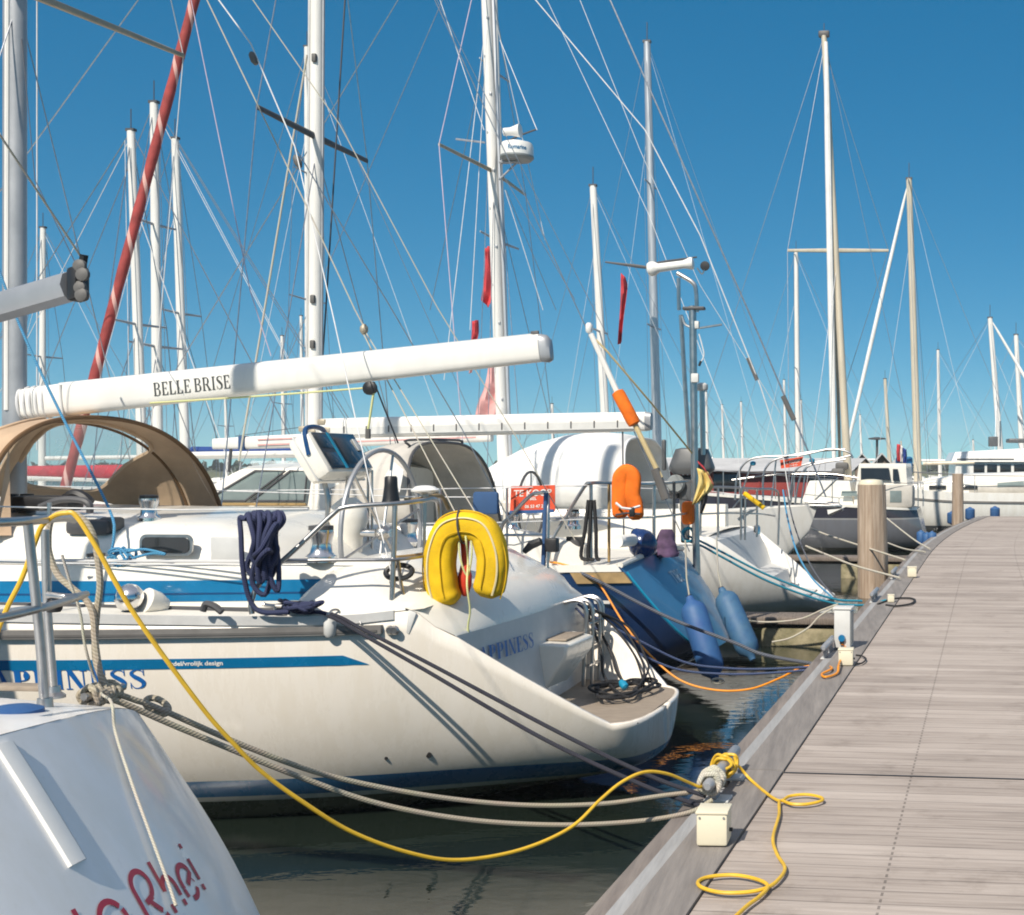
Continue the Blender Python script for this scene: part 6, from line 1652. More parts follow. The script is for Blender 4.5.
spr = MB().box(q0, .9, .9, .6, (UB, VV, ZZ), .08).build('spray_cover', M['greycanvas'], B4)
MB().box(q0 - VV * .46, .3, .015, .3, (UB, VV, ZZ), .005).build('cover_window', M['glass'], spr)
m4b, m4t = rw(848.5, 480, W4), rw(824, 36, W4)
rig4 = spar('mast', m4b - ZZ * .2, m4t, .125, .085, M['mastgold'], B4, 12, .9, VV)
MB().tube([m4t, m4t + ZZ * .35], .012, 5).build('wind_vane', M['darkgrey'], rig4); MB().box(m4t + ZZ * .05, .3, .12, .18, (UB, VV, ZZ), .03).build('masthead', M['darkgrey'], rig4)
furl = [rw(826 + (834 - 826) * i / 10, 42 + (462 - 42) * i / 10, W4 - .15) for i in range(11)]
MB().tube(furl, [.05, .075, .085, .09, .09, .09, .09, .09, .085, .08, .05], 8).build('furled_sail', M['cloudy'], B4)
MB().tube([rw(831, 180, W4 + .2), rw(840, 460, W4 + .2)], .045, 6).build('mast_ladder', M['spreadergold'], B4)
c = rw(837.5, 250.5, W4)
for a in ((788, 254), (889, 243)):
    pass
for sd, px in ((-1, 788), (1, 889)):
    tp = c + Vector(((px - 837.5) * 34 / FOC, sd * .35, .06 * sd)); spar('spreader', c, tp, .06, .04, M['mastgold'], B4, 8, .6)
    MB().tube([m4t - ZZ * .3, tp, G4(3.6, W4 + sd * 1.85, 1.35)], .009, 5).build('shroud', M['wire'], B4)
    MB().tube([c - ZZ * .3, G4(3.2, W4 + sd * 1.85, 1.35)], .008, 5).build('lower_shroud', M['wire'], B4)
MB().tube([m4t, G4(.2, W4, 1.3)], .008, 5).build('backstay', M['wire'], B4); MB().tube([m4t, G4(7.0, W4, 1.6)], .008, 5).build('forestay', M['wire'], B4)
for px, py, w_ in ((838, 472, -.5), (842, 466, -.2)): MB().box(rw(px, py, W4 + w_), .35, .2, .2, (UB, VV, ZZ), .06).build('mast_gear', M['rubber'], B4)
for sd in (-1, 1):
    pp = [G4(s, W4 + sd * (h4.b(s) - .08), h4.zs(s) + .65) for s in (.3, 1.2, 2.5, 4, 5.5, 6.8)]
    MB().tube(pp, .01, 5).build('guard_rail', M['steel'], B4)
    for p_ in pp: MB().tube([p_, p_ - ZZ * .66], .014, 5).build('stanchion', M['steel'], B4)
# ================================================================== mooring lines, cables
def air(pts, Ya, Yb, pw=1.0):
    """points given as seen, spread evenly in distance between Ya and Yb"""
    L_ = [0]
    for a, b in zip(pts, pts[1:]): L_.append(L_[-1] + math.hypot(b[0] - a[0], b[1] - a[1]))
    return [ry(p[0], p[1], lerp(Ya, Yb, (l / L_[-1]) ** pw)) for p, l in zip(pts, L_)]
def rope(name, pts, r, mat, label, cat='rope', group=None, n=8, k=8):
    return MB().tube(spline(pts, k), r, n).build(name, M[mat], None, label=label, cat=cat, group=group)
ML = 'mooring line'
rope('mooring_line', air([(331, 614), (342, 618), (364, 630), (430, 664), (560, 733), (650, 776), (705, 796)], 7.48, 6.05), .0115, 'bwrope', 'upper of the two dark flecked mooring lines from the cream yacht to the jetty', ML, 'dark mooring lines of the cream yacht')
rope('mooring_line', air([(328, 616), (340, 621), (362, 634), (425, 670), (540, 737), (640, 784), (700, 806)], 7.46, 6.0), .0115, 'bwrope', 'lower of the two dark flecked mooring lines from the cream yacht to the jetty', ML, 'dark mooring lines of the cream yacht')
ca = air([(112, 692), (135, 700), (160, 709), (250, 748), (330, 776), (430, 796), (520, 805), (600, 804), (660, 796), (703, 790), (716, 782)], 4.45, 6.2)
rope('mooring_line', ca, .0108, 'tanrope', 'upper tan mooring line sagging from the grey-white stern to the grey mooring bar', ML, 'tan mooring lines of the grey-white yacht')
cb = air([(108, 698), (130, 706), (180, 728), (300, 777), (380, 804), (470, 820), (560, 825), (640, 821), (690, 812), (712, 800)], 4.42, 5.98)
rope('mooring_line', cb, .0108, 'tanrope', 'lower tan mooring line sagging from the grey-white stern to the grey mooring bar', ML, 'tan mooring lines of the grey-white yacht')
# loop spliced on the upper tan line
c0 = ry(157, 706, 4.62)
lp = [c0 + Vector((.04 * math.cos(a), .02 * math.sin(a), .018 * math.sin(a) - .02 * math.cos(a))) for a in [2 * math.pi * i / 14 for i in range(15)]]
# wraps round cleats: one continuous wandering path
def wraps(c, ax, rad, turns, half, seed, tilt=.4):
    g = random.Random(seed); out = []
    o1 = ax.orthogonal().normalized(); o2 = ax.cross(o1)
    m_ = turns * 9
    for i in range(m_ + 1):
        a = 2 * math.pi * i / 9; f = math.sin(i / m_ * math.pi * 2.6 + seed)
        rr = rad * g.uniform(.85, 1.2)
        out.append(Vector(c) + ax * (half * f + g.uniform(-.01, .01)) + o1 * (rr * math.cos(a)) + o2 * (rr * math.sin(a)))
    return out
rope('rope_lashing', wraps(ry(101, 695, 4.42) + ZZ * .005, VV, .030, 9, .058, 3), .0105, 'tanrope', 'lump of tan rope wound round the cleat on the grey-white stern', 'rope')
rope('rope_lashing', lp, .0125, 'tanrope', 'short tan splice loop on the upper tan line beside the grey-white stern', 'rope')
rope('rope_lashing', wraps(jp(6.05, -.25, .72), JT, .047, 5, .06, 5), .0135, 'palerope', 'pale rope turns round the near end of the grey mooring bar', 'rope')
# hanging tan bight over the rail
rope('hanging_rope', air([(108, 690), (97, 665), (95, 640), (97, 612), (100, 585), (98, 560), (94, 538), (86, 522), (74, 514), (61, 513), (51, 520), (48, 540), (50, 556), (58, 575), (72, 588), (86, 600), (93, 615), (95, 640), (99, 668), (104, 688)], 4.45, 4.42), .0112, 'tanrope', 'tan rope bight hung over the stern rail of the grey-white yacht', 'rope')
pl_ = [ry(62, 555, 4.36), ry(70, 582, 4.38), ry(80, 612, 4.4), ry(86, 650, 4.42), ry(99, 690, 4.43)]
for px, py in ((103, 700), (112, 735), (128, 785), (146, 835), (164, 884), (172, 908)):
    l, z = onT(px, min(py, 912)) if py < 915 else (None, None)
    if l is not None: pl_.append(T0(l, z) + Tn(l, z) * (.012 if py != 700 else .03))
rope('thin_line', pl_, .0046, 'palerope', 'thin pale line running down the sloping grey-white stern past the red lettering', 'rope')
# yellow shore cable
ya = air([(-6, 640), (8, 606), (22, 578), (36, 540), (42, 526), (54, 516), (66, 513), (76, 516), (95, 545), (135, 615), (200, 705), (235, 745), (262, 772), (300, 800), (352, 832), (410, 853), (460, 860), (520, 850), (570, 828), (600, 800), (622, 782), (645, 772), (668, 774), (690, 783), (702, 787)], 4.0, 6.0, 2.6)
yb = [jp(6.18, -.31, .70), jp(6.30, -.20, .735), jp(6.40, -.29, .765), jp(6.42, -.33, .70), jp(6.34, -.28, .665), jp(6.30, -.20, .70), jp(6.45, -.20, .70)]
yc = [rz(x, y, DZ + .022) for x, y in ((752, 781), (777, 800), (790, 796), (806, 794.5), (820, 797), (822, 800.5), (808, 804), (792, 804), (780, 801), (779, 815), (773, 838), (777, 854), (785, 868), (778, 880), (766, 888), (748, 892), (722, 892.5), (703, 888), (698, 882), (708, 877), (733, 875), (756, 879), (768, 886), (760, 896), (748, 905), (735, 917), (715, 936))]
rope('shore_cable', ya + yb + yc, .0078, 'yellowcable', 'yellow shore power cable looping from the grey-white yacht across the water onto the jetty planks', 'cable')
rope('rope_lashing', wraps(jp(6.42, -.25, .71), JT, .05, 4, .07, 9), .0085, 'yellowcable', 'turns of yellow cable round the middle of the grey mooring bar', 'cable')
# blue boat
rope('mooring_line', air([(556, 566), (575, 571), (600, 582), (641, 604), (679, 622), (735, 643), (765, 655), (826, 666)], 11.75, 10.75), .016, 'greyrope', 'dark grey mooring line from the blue yacht down past its blue fenders to the jetty', ML)
rope('mooring_line', air([(578, 604), (600, 620), (638, 640), (684, 662), (724, 668), (765, 669), (828, 666)], 9.9, 10.75), .010, 'bluegreyrope', 'upper blue-grey line from the cream yacht stern passing under the blue fenders', ML, 'blue-grey stern lines')
rope('mooring_line', air([(576, 608), (598, 630), (632, 650), (676, 669), (724, 674), (770, 673), (830, 668)], 9.85, 10.7), .010, 'bluegreyrope', 'lower blue-grey line from the cream yacht stern passing under the blue fenders', ML, 'blue-grey stern lines')
oc = air([(550, 562), (562, 564), (583, 571), (600, 585), (625, 625), (650, 655), (680, 680), (715, 690), (750, 689), (780, 678), (800, 668), (820, 665)], 11.8, 10.85)
oc += [onj(832, 668, None, DZ + .03), onj(822, 674, None, DZ + .03), onj(826, 677, None, DZ + .03), onj(837, 673, None, DZ + .03), onj(839, 664, None, DZ + .06), POWER + Vector((.03, -.03, -.03)), POWER]
rope('shore_cable', oc, .0095, 'orangecable', 'orange shore power cable hanging from the blue yacht to the grey power box', 'cable')
rope('mooring_line', air([(688, 536), (700, 541), (720, 551), (770, 576), (830, 598), (862, 601)], 14.2, 15.1), .013, 'cyanrope', 'upper of the two cyan mooring lines slanting down to the jetty', ML, 'cyan mooring lines')
rope('mooring_line', air([(688, 541), (702, 546), (722, 557), (770, 582), (828, 602), (866, 605), (886, 600)], 14.15, 15.2), .013, 'cyanrope', 'lower of the two cyan mooring lines slanting down to the jetty', ML, 'cyan mooring lines')
rope('rope_coil', wraps(rw(689, 535, W2 + 1.2), VV, .07, 4, .05, 2), .014, 'cyanrope', 'small cyan rope coil tied to the stern rail of the blue yacht', 'rope')
rope('mooring_line', air([(783, 490), (788, 520), (797, 552), (812, 578), (833, 598)], 17.4, 15.4), .012, 'bluerope', 'pale blue line slanting down the open white stern to the jetty', ML)
rope('mooring_line', air([(786, 490), (794, 524), (806, 556), (820, 580), (838, 600)], 17.6, 15.5), .010, 'greyrope', 'grey line beside the pale blue one on the open white stern', ML)
rope('slack_line', air([(728, 614), (745, 620), (770, 622), (800, 619), (822, 610), (838, 604)], 15.2, 14.6), .010, 'palerope', 'slack pale line drooping along the edge of the low mossy finger pier', 'rope')
rope('slack_line', air([(772, 642), (790, 638), (808, 628), (820, 616), (836, 606)], 14.6, 14.6), .010, 'palerope', 'slack pale line hanging to the water from the jetty behind the grey power box', 'rope')
for pts, a_, b_, lb in (([(806, 546), (830, 556), (856, 566), (900, 578)], 21, 17.8, 'pale mooring line passing behind the foot of the thick wooden piling'),
                        ([(796, 521), (822, 533), (852, 543), (905, 560)], 24, 20.0, 'pale mooring line crossing the dark grey hull left of the thick wooden piling'),
                        ([(884, 516), (900, 529), (916, 541), (930, 549)], 27, 24.0, 'pale mooring line slanting down across the dark grey stern to the right of the piling'),
                        ([(888, 543), (905, 549), (925, 552)], 26, 23.0, 'short pale mooring line low on the dark grey stern by the blue fenders')):
    rope('mooring_line', air(pts, a_, b_), .016, 'palerope', lb, ML, 'pale mooring lines at the far berths')
rope('black_cable', [onj(x, y, None, DZ + .02) for x, y in ((878, 604), (893, 599), (908, 598), (915, 600), (910, 604), (896, 606), (886, 605))], .012, 'blackrope', 'black cable loop lying on the jetty edge by the small cream lamp', 'cable')
rope('black_cable', [onj(x, y, None, DZ + .02) for x, y in ((856, 655), (862, 656), (866, 659), (862, 663), (856, 664))], .007, 'blackrope', 'short black cable loop beside the cream lamp at the power box', 'cable')
# black hose coil on the teak stern platform
hc = []
g_ = random.Random(4)
cc = G(.14, .30, .60)
pathh = [G(.60, .93, 1.12), G(.52, .95, .95), G(.42, .92, .78), G(.34, .80, .66)]
for i in range(46):
    a = 2 * math.pi * i / 10 + 1.2; rr = .20 + .05 * math.sin(i * 1.7) + g_.uniform(-.02, .02)
    pathh.append(cc + UB * (rr * .8 * math.cos(a) + .05 * math.sin(i * .4)) + VV * (rr * 1.35 * math.sin(a) + .04 * math.cos(i * .6)) + ZZ * (.004 * (i / 10) + g_.uniform(0, .022)))
pathh += [G(.38, .62, .64), G(.46, .78, .82), G(.55, .80, 1.05), G(.60, .84, 1.16)]
rope('hose_coil', pathh, .011, 'blackrope', 'coil of black hose lying on the teak stern platform', 'hose coil', None, 7, 5)
MB().lathe(cc + ZZ * .035 + VV * .03, [(.012, -.03), (.028, -.02), (.03, .02), (.018, .05)], (UB * .5 + VV * .4 + ZZ * .4), 12).build('hose_plug', M['cyanline'], None, label='light blue plug lying on the black hose coil', cat='plug')
for k in range(3):
    rope('loose_hose', [G(.60, .90 - .04 * k, 1.16), G(.40 - .05 * k, .95 + .02 * k, .98), G(.22 - .05 * k, .84, .80 - .02 * k), G(.10 - .03 * k, .62, .70), G(.02, .42 - .06 * k, .64)], .0085, 'blackrope', ('left', 'middle', 'right')[2 - k] + ' one of three thin black hoses drooping over the far side of the teak platform', 'hose', 'hoses over the teak platform')
# light blue line of the cream yacht, with its heap on the coachroof
lb_ = [rw(-8, 250, -1.0), rw(20, 326, -1.03), rw(60, 412, -1.1), rw(108, 506, -1.2), rw(114, 535, -1.3)]
g_ = random.Random(8)
q0 = rw(121, 561, -1.33)
for i in range(40):
    a = 2 * math.pi * i / 8; rr = .075 * g_.uniform(.6, 1.2)
    lb_.append(q0 + UB * (rr * math.cos(a) + g_.uniform(-.02, .02)) + VV * (.03 * math.sin(a * .5)) + ZZ * (rr * .75 * math.sin(a) + .02))
lb_ += [q0 - UB * .12 + ZZ * .03, q0 - UB * .22 + ZZ * .05, q0 - UB * .30 + ZZ * .045, q0 - UB * .16 + ZZ * .075, q0 - UB * .05 + ZZ * .06]
rope('blue_line', lb_, .0085, 'bluerope', 'light blue line hanging past the tan sprayhood into a heap on the cream yacht', 'rope', None, 7, 4)
# navy coil hung on the lifeline
g_ = random.Random(21); pth = []
top = rw(260, 516, -1.60); 
pth += [rw(289, 612, -1.6), rw(262, 612, -1.63), rw(250, 600, -1.64), rw(243, 570, -1.66), rw(241, 535, -1.65), rw(240, 518, -1.63)]
for i in range(11):
    x = lerp(246, 279, i / 10); d = lerp(-.07, .07, (i % 3) / 2)
    ln = g_.uniform(42, 84)
    xm = lerp(x, 264, .55)
    dy = -1.66 + d * .5
    pth += [rw(x - 1, 519, -1.60 + d), rw(x + 2, 514 + g_.uniform(-2, 1), -1.60 + d * .5), rw(x + 4, 522, dy), rw(lerp(x, 262, .5), 540, dy - .03), rw(xm - 4 + g_.uniform(-8, 4), 516 + ln * .8, dy - .02), rw(xm + g_.uniform(-2, 8), 516 + ln, dy), rw(xm + 8, 516 + ln * .7, dy + .03), rw(lerp(x, 266, .5) + 3, 538, dy + .05)]
pth += [rw(276, 524, -1.72), rw(262, 548, -1.78), rw(255, 556, -1.74), rw(262, 563, -1.58), rw(272, 558, -1.58), rw(268, 550, -1.78), rw(258, 562, -1.76), rw(263, 570, -1.6)]
rope('rope_coil', pth, .0155, 'navyrope', 'thick navy blue rope coil hung over the lifeline of the cream yacht', 'rope coil', None, 8, 5)
g_ = random.Random(5); pth = []
for i in range(34):
    f = i / 33; a = i * 1.9
    pth.append(rw(300 + 24 * math.sin(a) * g_.uniform(.5, 1), 609 + 4 * math.cos(a * 1.3), -1.50 + .12 * math.sin(a * .7)) + ZZ * .03 * g_.random())
pth += [rw(318, 612, -1.5), rw(332, 615, -1.48)]
rope('rope_heap', pth, .0125, 'navyrope', 'heap of navy rope lying on the side deck at the steel cleat', 'rope', None, 7, 5)
# lime line dangling from the horseshoe
rope('lime_line', [rw(463, 515, -.98), rw(466, 540, -1.08), rw(468, 560, -1.02), rw(467, 585, -1.1), rw(470, 610, -1.08), rw(468, 628, -1.05), rw(471, 645, -1.02)], .0065, 'limerope', 'lime and white line dangling in front of the yellow horseshoe buoy', 'rope')
rope('lime_line', [rw(464, 520, -1.02), rw(459, 545, -1.05), rw(462, 565, -1.06), rw(468, 575, -1.04), rw(472, 550, -1.06), rw(468, 524, -1.05)], .006, 'limerope', 'short bight of lime line knotted at the top of the yellow horseshoe buoy', 'rope')
# ================================================================== things hung on or standing by the boats
def horseshoe(name, pts, Yd, r, flat, mat, label, pipe=None, tilt=0):
    P = spline([ry(x, y, Yd + tilt * (y - pts[4][1]) / 100) for x, y in pts], 6)
    n_ = len(P)
    rr = [r * (1 - .55 * max(0, 1 - min(i, n_ - 1 - i) / 2.2) ** 2) for i in range(n_)]
    rr = [q * (1 + .012 * math.sin(i * 1.15)) for i, q in enumerate(rr)]
    base = Vector(((P[0].x + P[-1].x) / 2, P[0].y, min(P[0].z, P[-1].z) - r))
    t = thing(name, base, label, 'lifebuoy')
    mb = MB().tube(P, rr, 24, True, flat, Vector((0, -1, 0)))
    for i in range(len(P)):
        ring = mb.v[i * 24:(i + 1) * 24]; c = sum(ring, Vector()) / 24
        for j in range(24):
            a = 2 * math.pi * j / 24
            k = (abs(math.cos(a)) ** 3.4 + abs(math.sin(a)) ** 3.4) ** (-1 / 3.4)
            mb.v[i * 24 + j] = c + (ring[j] - c) * k * .93
    mb.build('float', M[mat], t, sharp=80)
    return t, P
hs, P = horseshoe('horseshoe_buoy', [(448, 606), (442, 585), (440.5, 556), (448, 533), (466, 526), (484, 532), (492, 553), (492, 574), (487, 597)], 7.95, .10, 1.0, 'yellow', 'yellow horseshoe lifebuoy hung on the stern rail of the cream yacht')
cen = rw(466, 570, -1)
def off(i, k): 
    c = Vector((sum(p.x for p in P) / len(P), P[0].y, sum(p.z for p in P) / len(P) - .1))
    d = (P[i] - c); d.y = 0
    return P[i] + d.normalized() * k
for k_, dy in ((.055, -.092), (-.03, -.104), (.10, -.04)):
    MB().tube([off(i, k_) + Vector((0, dy, 0)) for i in range(2, len(P) - 2)], .0045 if k_ != .055 else .007, 5).build('piping', M['yellowpipe'] if k_ == .055 else M['yellow'], hs)
for i in (len(P) // 2 - 1,):
    c = P[i]; d = (P[i + 1] - P[i - 1]).normalized(); o1 = d.orthogonal().normalized(); o2 = d.cross(o1)
    MB().tube([c + (o1 * math.cos(a) + o2 * math.sin(a)) * .112 for a in [2 * math.pi * j / 20 for j in range(21)]], .006, 5, False).build('strap', M['darkgrey'], hs)
q = rw(465, 590, -.92)
fl = thing('rescue_light', q, 'small orange-red rescue light hanging inside the yellow horseshoe buoy', 'rescue light')
MB().lathe(q - ZZ * .04, [(.012, 0), (.026, .02), (.042, .07), (.044, .13), (.03, .19), (.018, .22), (.024, .26), (.03, .36), (.022, .40)], ZZ, 16).build('float', M['red'], fl)
MB().tube([q + ZZ * .35, q + ZZ * .46], .006, 5).build('cord', M['blackrope'], fl)
hs2, P2 = horseshoe('horseshoe_buoy', [(621, 518), (620, 505), (620, 488), (621, 477), (627, 472), (633, 478), (632, 494), (635, 506), (636, 520)], 11.75, .062, 1.3, 'orange', 'orange horseshoe lifebuoy hung on the stern rail of the blue yacht')
MB().tube([ry(616, 503, 11.64), ry(622, 508, 11.6), ry(630, 509, 11.6), ry(640, 506, 11.64)], .012, 5).build('strap', M['palewire'], hs2)
MB().tube([ry(616, 515, 11.64), ry(626, 513, 11.6), ry(640, 514, 11.64)], .010, 5).build('strap', M['darkgrey'], hs2)
MB().box(ry(632, 512, 11.62), .05, .05, .09, None, .01).build('buckle', M['black'], hs2)

def fender(px0, py0, px1, py1, Y0, Y1, r, mat, label, group, small=False):
    a, b = ry(px0, py0, Y0), ry(px1, py1, Y1); d = b - a; Ln = d.length; d = d.normalized()
    t = thing('fender', b, label, 'fender', group)
    prof = [(r * .22, 0), (r * .3, .02 * Ln), (r * .35, .06 * Ln), (r * .85, .12 * Ln), (r, .18 * Ln), (r, .8 * Ln), (r * .85, .88 * Ln), (r * .35, .94 * Ln), (r * .25, Ln)]
    MB().lathe(a, prof, d, 16).build('body', M[mat], t)
    if not small:
        MB().lathe(a - d * .005, [(r * .24, 0), (r * .24, .01), (r * .1, .012)], d, 10).build('eye', M['black'], t)
        up = (ZZ - d * ZZ.dot(d)).normalized()
        MB().tube([a + d * .02, a - d * .08 + ZZ * .1, a + ZZ * .42 - d * .12], .008, 6).build('lanyard', M['palerope'], t)
    return t
fender(689, 596, 716, 682, 11.85, 11.6, .125, 'bluefender', 'faded blue fender hanging over the middle of the blue stern', 'fenders on the blue yacht')
fender(721, 588, 753, 660, 12.9, 12.6, .125, 'bluefender2', 'stained blue fender on the right-hand corner of the blue stern', 'fenders on the blue yacht')
q = ry(718, 681, 11.55)
MB().tube([q + Vector((.055 * math.cos(a), .0, .022 * math.sin(a))) for a in [2 * math.pi * i / 16 for i in range(17)]], .012, 6, False).build('rope_ring', M['palerope'], None, label='pale rope ring under the faded blue fender', cat='rope ring')
for px, py, lb, Y in ((921, 538, 'leftmost of the three small blue fenders on the dark grey stern', 29.4), (927, 540, 'middle one of the three small blue fenders on the dark grey stern', 29.3), (932, 539, 'rightmost of the three small blue fenders on the dark grey stern', 29.2)):
    fender(px, py - 8, px, py + 8, Y, Y, .105, 'bluefender', lb, 'fenders on the dark grey stern', True)

# blue ball, white roll, purple bag
q = rw(650, 542, W2 - .55)
bl = thing('ball_fender', q - ZZ * .14, 'glossy dark blue ball fender on the deck of the blue yacht', 'ball fender')
MB().lathe(q - ZZ * .14, [(.03, 0), (.09, .02), (.13, .07), (.145, .14), (.13, .21), (.09, .26), (.05, .29), (.03, .31)], (ZZ * .8 + UB * .5), 20).build('ball', M['blueball'], bl)
q = rw(621, 541, W2 - .95)
MB().tube([q + UB * .0 - VV * .12, q + VV * .18 - UB * .06], .06, 16).build('paper_roll', M['cloudy'], None, label='thick white roll lying on the rail under the orange horseshoe', cat='roll')
q = rw(666, 543, W2 - .1)
mb = MB(); rows = []
for i in range(9):
    z = i / 8; r_ = .12 * (1 - .5 * z * z) * (1 + .08 * math.sin(i * 2.1))
    rows.append([q + Vector((r_ * math.cos(a) * (1 + .12 * math.sin(3 * a + i)), r_ * math.sin(a), -.14 + .28 * z)) for a in [2 * math.pi * j / 14 for j in range(14)]])
mb.grid(rows, closed=True); mb.f.append(list(range(13, -1, -1))); mb.f.append([8 * 14 + j for j in range(14)])
mb.build('cloth_bag', pmat('purple_cloth', (.13, .075, .15), .9, var=.4, bump=.6, bscale=12), None, label='crumpled purple cloth bag beside the dark blue ball', cat='bag')
MB().box(rw(688, 513, W2 + 1.0), .14, .10, .26, (UB, VV, ZZ), .04).build('orange_pouch', M['orange'], None, label='small orange pouch hanging behind the stern pole of the blue yacht', cat='pouch')
# dark blue cloth over the rail
MB().box(rw(486, 503, .4), .20, .05, .17, (UB, VV, ZZ), .035).build('dark_cloth', M['cushion'], None, label='dark blue cloth hung over the stern rail above the yellow horseshoe', cat='cloth')

# outboard motor on the rail
q = rw(692, 470, W2 + 1.45)
ob = thing('outboard_motor', q - ZZ * .6, 'dark grey outboard motor clamped to the stern rail of the blue yacht', 'outboard motor')
for sx, w_ in ((-1, .0),):
    mb = MB(); rows = []
    for z, a, b in ((-.05, .20, .13), (.0, .255, .16), (.03, .26, .165), (.10, .235, .15), (.20, .20, .13), (.24, .185, .115), (.255, .12, .07)):
        rows.append([q + UB * (a * math.copysign(abs(math.cos(t_)) ** .55, math.cos(t_))) + VV * (b * math.copysign(abs(math.sin(t_)) ** .55, math.sin(t_))) + ZZ * z for t_ in [2 * math.pi * j / 20 for j in range(20)]])
    mb.grid(rows, closed=True); mb.f.append(list(range(19, -1, -1))); mb.f.append([6 * 20 + j for j in range(20)])
    mb.build('cowl', M['motor'], ob)
MB().lathe(q - ZZ * .10, [(.27, 0), (.27, .04)], ZZ, 20).build('cowl_rim', M['black'], ob) if False else None
MB().box(q + UB * .06 - ZZ * .28, .16, .14, .44, (UB, VV, ZZ), .04).build('leg', M['motor'], ob)
MB().box(q + UB * .08 - ZZ * .66, .10, .06, .36, (UB, VV, ZZ), .02).build('lower_leg', M['motor'], ob)
MB().lathe(q + UB * .16 - ZZ * .16 - VV * .09, [(.10, 0), (.11, .03), (.09, .06)], -VV, 16).build('clamp_wheel', M['greyboxdark'], ob)
MB().box(q + UB * .20 - ZZ * .2, .10, .2, .26, (UB, VV, ZZ), .015).build('clamp', M['darkgrey'], ob)

# danbuoy
t = thing('dan_buoy', rw(668, 500, W2 - .3), 'long white dan buoy pole with an orange float leaning over the blue yacht', 'dan buoy')
dw = W2 - .75
MB().tube([rw(591, 334, dw), rw(617, 392, dw)], .028, 8).build('upper_pole', M['mastwhite'], t)
a, b = rw(617, 391, dw), rw(635, 425, dw)
MB().lathe(a, [(.03, 0), (.06, .012), (.066, .05), (.066, (b - a).length - .05), (.06, (b - a).length - .012), (.03, (b - a).length)], b - a, 16).build('float', M['orange'], t)
MB().tube([b, rw(661, 478, dw)], .026, 8).build('lower_pole', M['poletan'], t)
MB().tube([rw(655, 469, dw + .0), rw(666, 499, dw)], .045, 8).build('ballast', M['rubber'], t)
MB().lathe(rw(589, 331, dw), [(.02, -.02), (.034, 0), (.034, .06), (.02, .08)], ZZ, 10).build('light', M['white'], t)
MB().tube([rw(594, 338, dw), rw(606, 350, dw), rw(652, 404, dw + .4), rw(692, 453, dw + 1.4)], .010, 6).build('pole_stay', M['poletan'], t)

# sale signs
def sign(pts, lines, label, back=None, name='sale_sign'):
    """pts: tl, tr, br, bl as world points"""
    tl, tr, br, bl_ = pts
    base = (bl_ + br) / 2
    t = thing(name, base, label, 'sign', 'red sale signs')
    n = (tr - tl).cross(bl_ - tl).normalized()
    if n.y > 0: n = -n
    MB().prism([tl, tr, br, bl_], -n * .006).build('board', M['signred'], t, smooth=False)
    ux = (tr - tl); uy = (tl - bl_); wd, ht = ux.length, uy.length; ux.normalize(); uy.normalize()
    for txt, cx, cy, size, sp in lines:
        vs, fs = sans_text(txt, size * ht, sp, .004 * ht)
        wdx = max(v[0] for v in vs)
        o = bl_ + ux * (cx * wd) + uy * (cy * ht) + n * .003
        MB().add([o + ux * (v[0] - wdx / 2) + uy * v[1] for v in vs], fs).build('sign_lettering', M['signwhite'], t, smooth=False)
    return t, n, ux, uy, wd, ht
wS = W2 - 1.40
sg, n, ux, uy, wd, ht = sign([rw(511, 486.5, wS), rw(555, 485, wS), rw(555, 511, wS), rw(510, 511, wS)], [('TE KOOP', .5, .58, .38, 1.0), ('BEL', .52, .42, .17, 1.1), ('06 53 47 28', .57, .10, .18, 1.0)], 'red TE KOOP sale sign hung on the lifeline in front of the white sprayhood')
q = rw(510, 511, wS)
MB().box(q + ux * wd * .5 + uy * (-.012) + n * .004, wd, .02, .03, (ux, n, uy)).build('sign_edge', M['bluefender'], sg)
wS = W3b - .2
sign([rw(780, 460, wS), rw(803, 456.5, wS), rw(801, 466, wS), rw(781, 468.5, wS)], [('TE KOOP', .5, .42, .5, .95), ('06 42 53', .55, .08, .26, 1.0)], 'small red TE KOOP sale sign tied to the arched pulpit tubes')

# flags and pennants
def cloth(name, pole, mats, label, cat='flag', sub='cloth'):
    """list of (polygon in seen px, w plane or Y, material): each stripe a hanging piece of cloth with folds"""
def hangcloth(name, label, strips, cat='flag', group=None, pole=None):
    pts0 = strips[0][0]
    t = thing(name, pts0[0][-1] if False else strips[0][1][0][0], label, cat, group)
    for mat, rows in strips:
        MB().grid(rows).build('cloth', M[mat], t, solid=.006)
    return t
def strip(l_pts, r_pts, Y, amp=.03, n=9, seed=0):
    """cloth between two seen edges (same number of points), rippling in depth"""
    Lp = spline([ry(x, y, Y) for x, y in l_pts], 4); Rp = spline([ry(x, y, Y) for x, y in r_pts], 4)
    out = []
    for i, (a, b) in enumerate(zip(Lp, Rp)):
        out.append([lerp(a, b, j / n) + Vector((0, amp * math.sin(j * 1.4 + i * .35 + seed), 0)) for j in range(n + 1)])
    return out
YF = 13.85
hangcloth('german_flag', 'drooping red, yellow and black flag beside the stern pole of the blue yacht',
    [('flagyellow', strip([(697, 468), (698, 482), (692, 505)], [(708, 472), (713, 487), (699, 502)], YF, .03)),
     ('flagred', strip([(697.5, 461), (703, 466), (706, 471)], [(699, 464), (708, 474), (714, 486)], YF - .03, .02, 5)),
     ('flagblack', strip([(700, 499), (701, 505), (700, 513)], [(708, 492), (706, 503), (702, 514)], YF + .02, .02, 5))])
hangcloth('red_pennant', 'limp red pennant hanging between the two thin masts right of the radar mast', [('flagred', strip([(621, 273), (620, 300), (619, 322), (618, 345)], [(625, 277), (627, 288), (624, 315), (622, 342)], 21, .05, 5))], 'pennant')
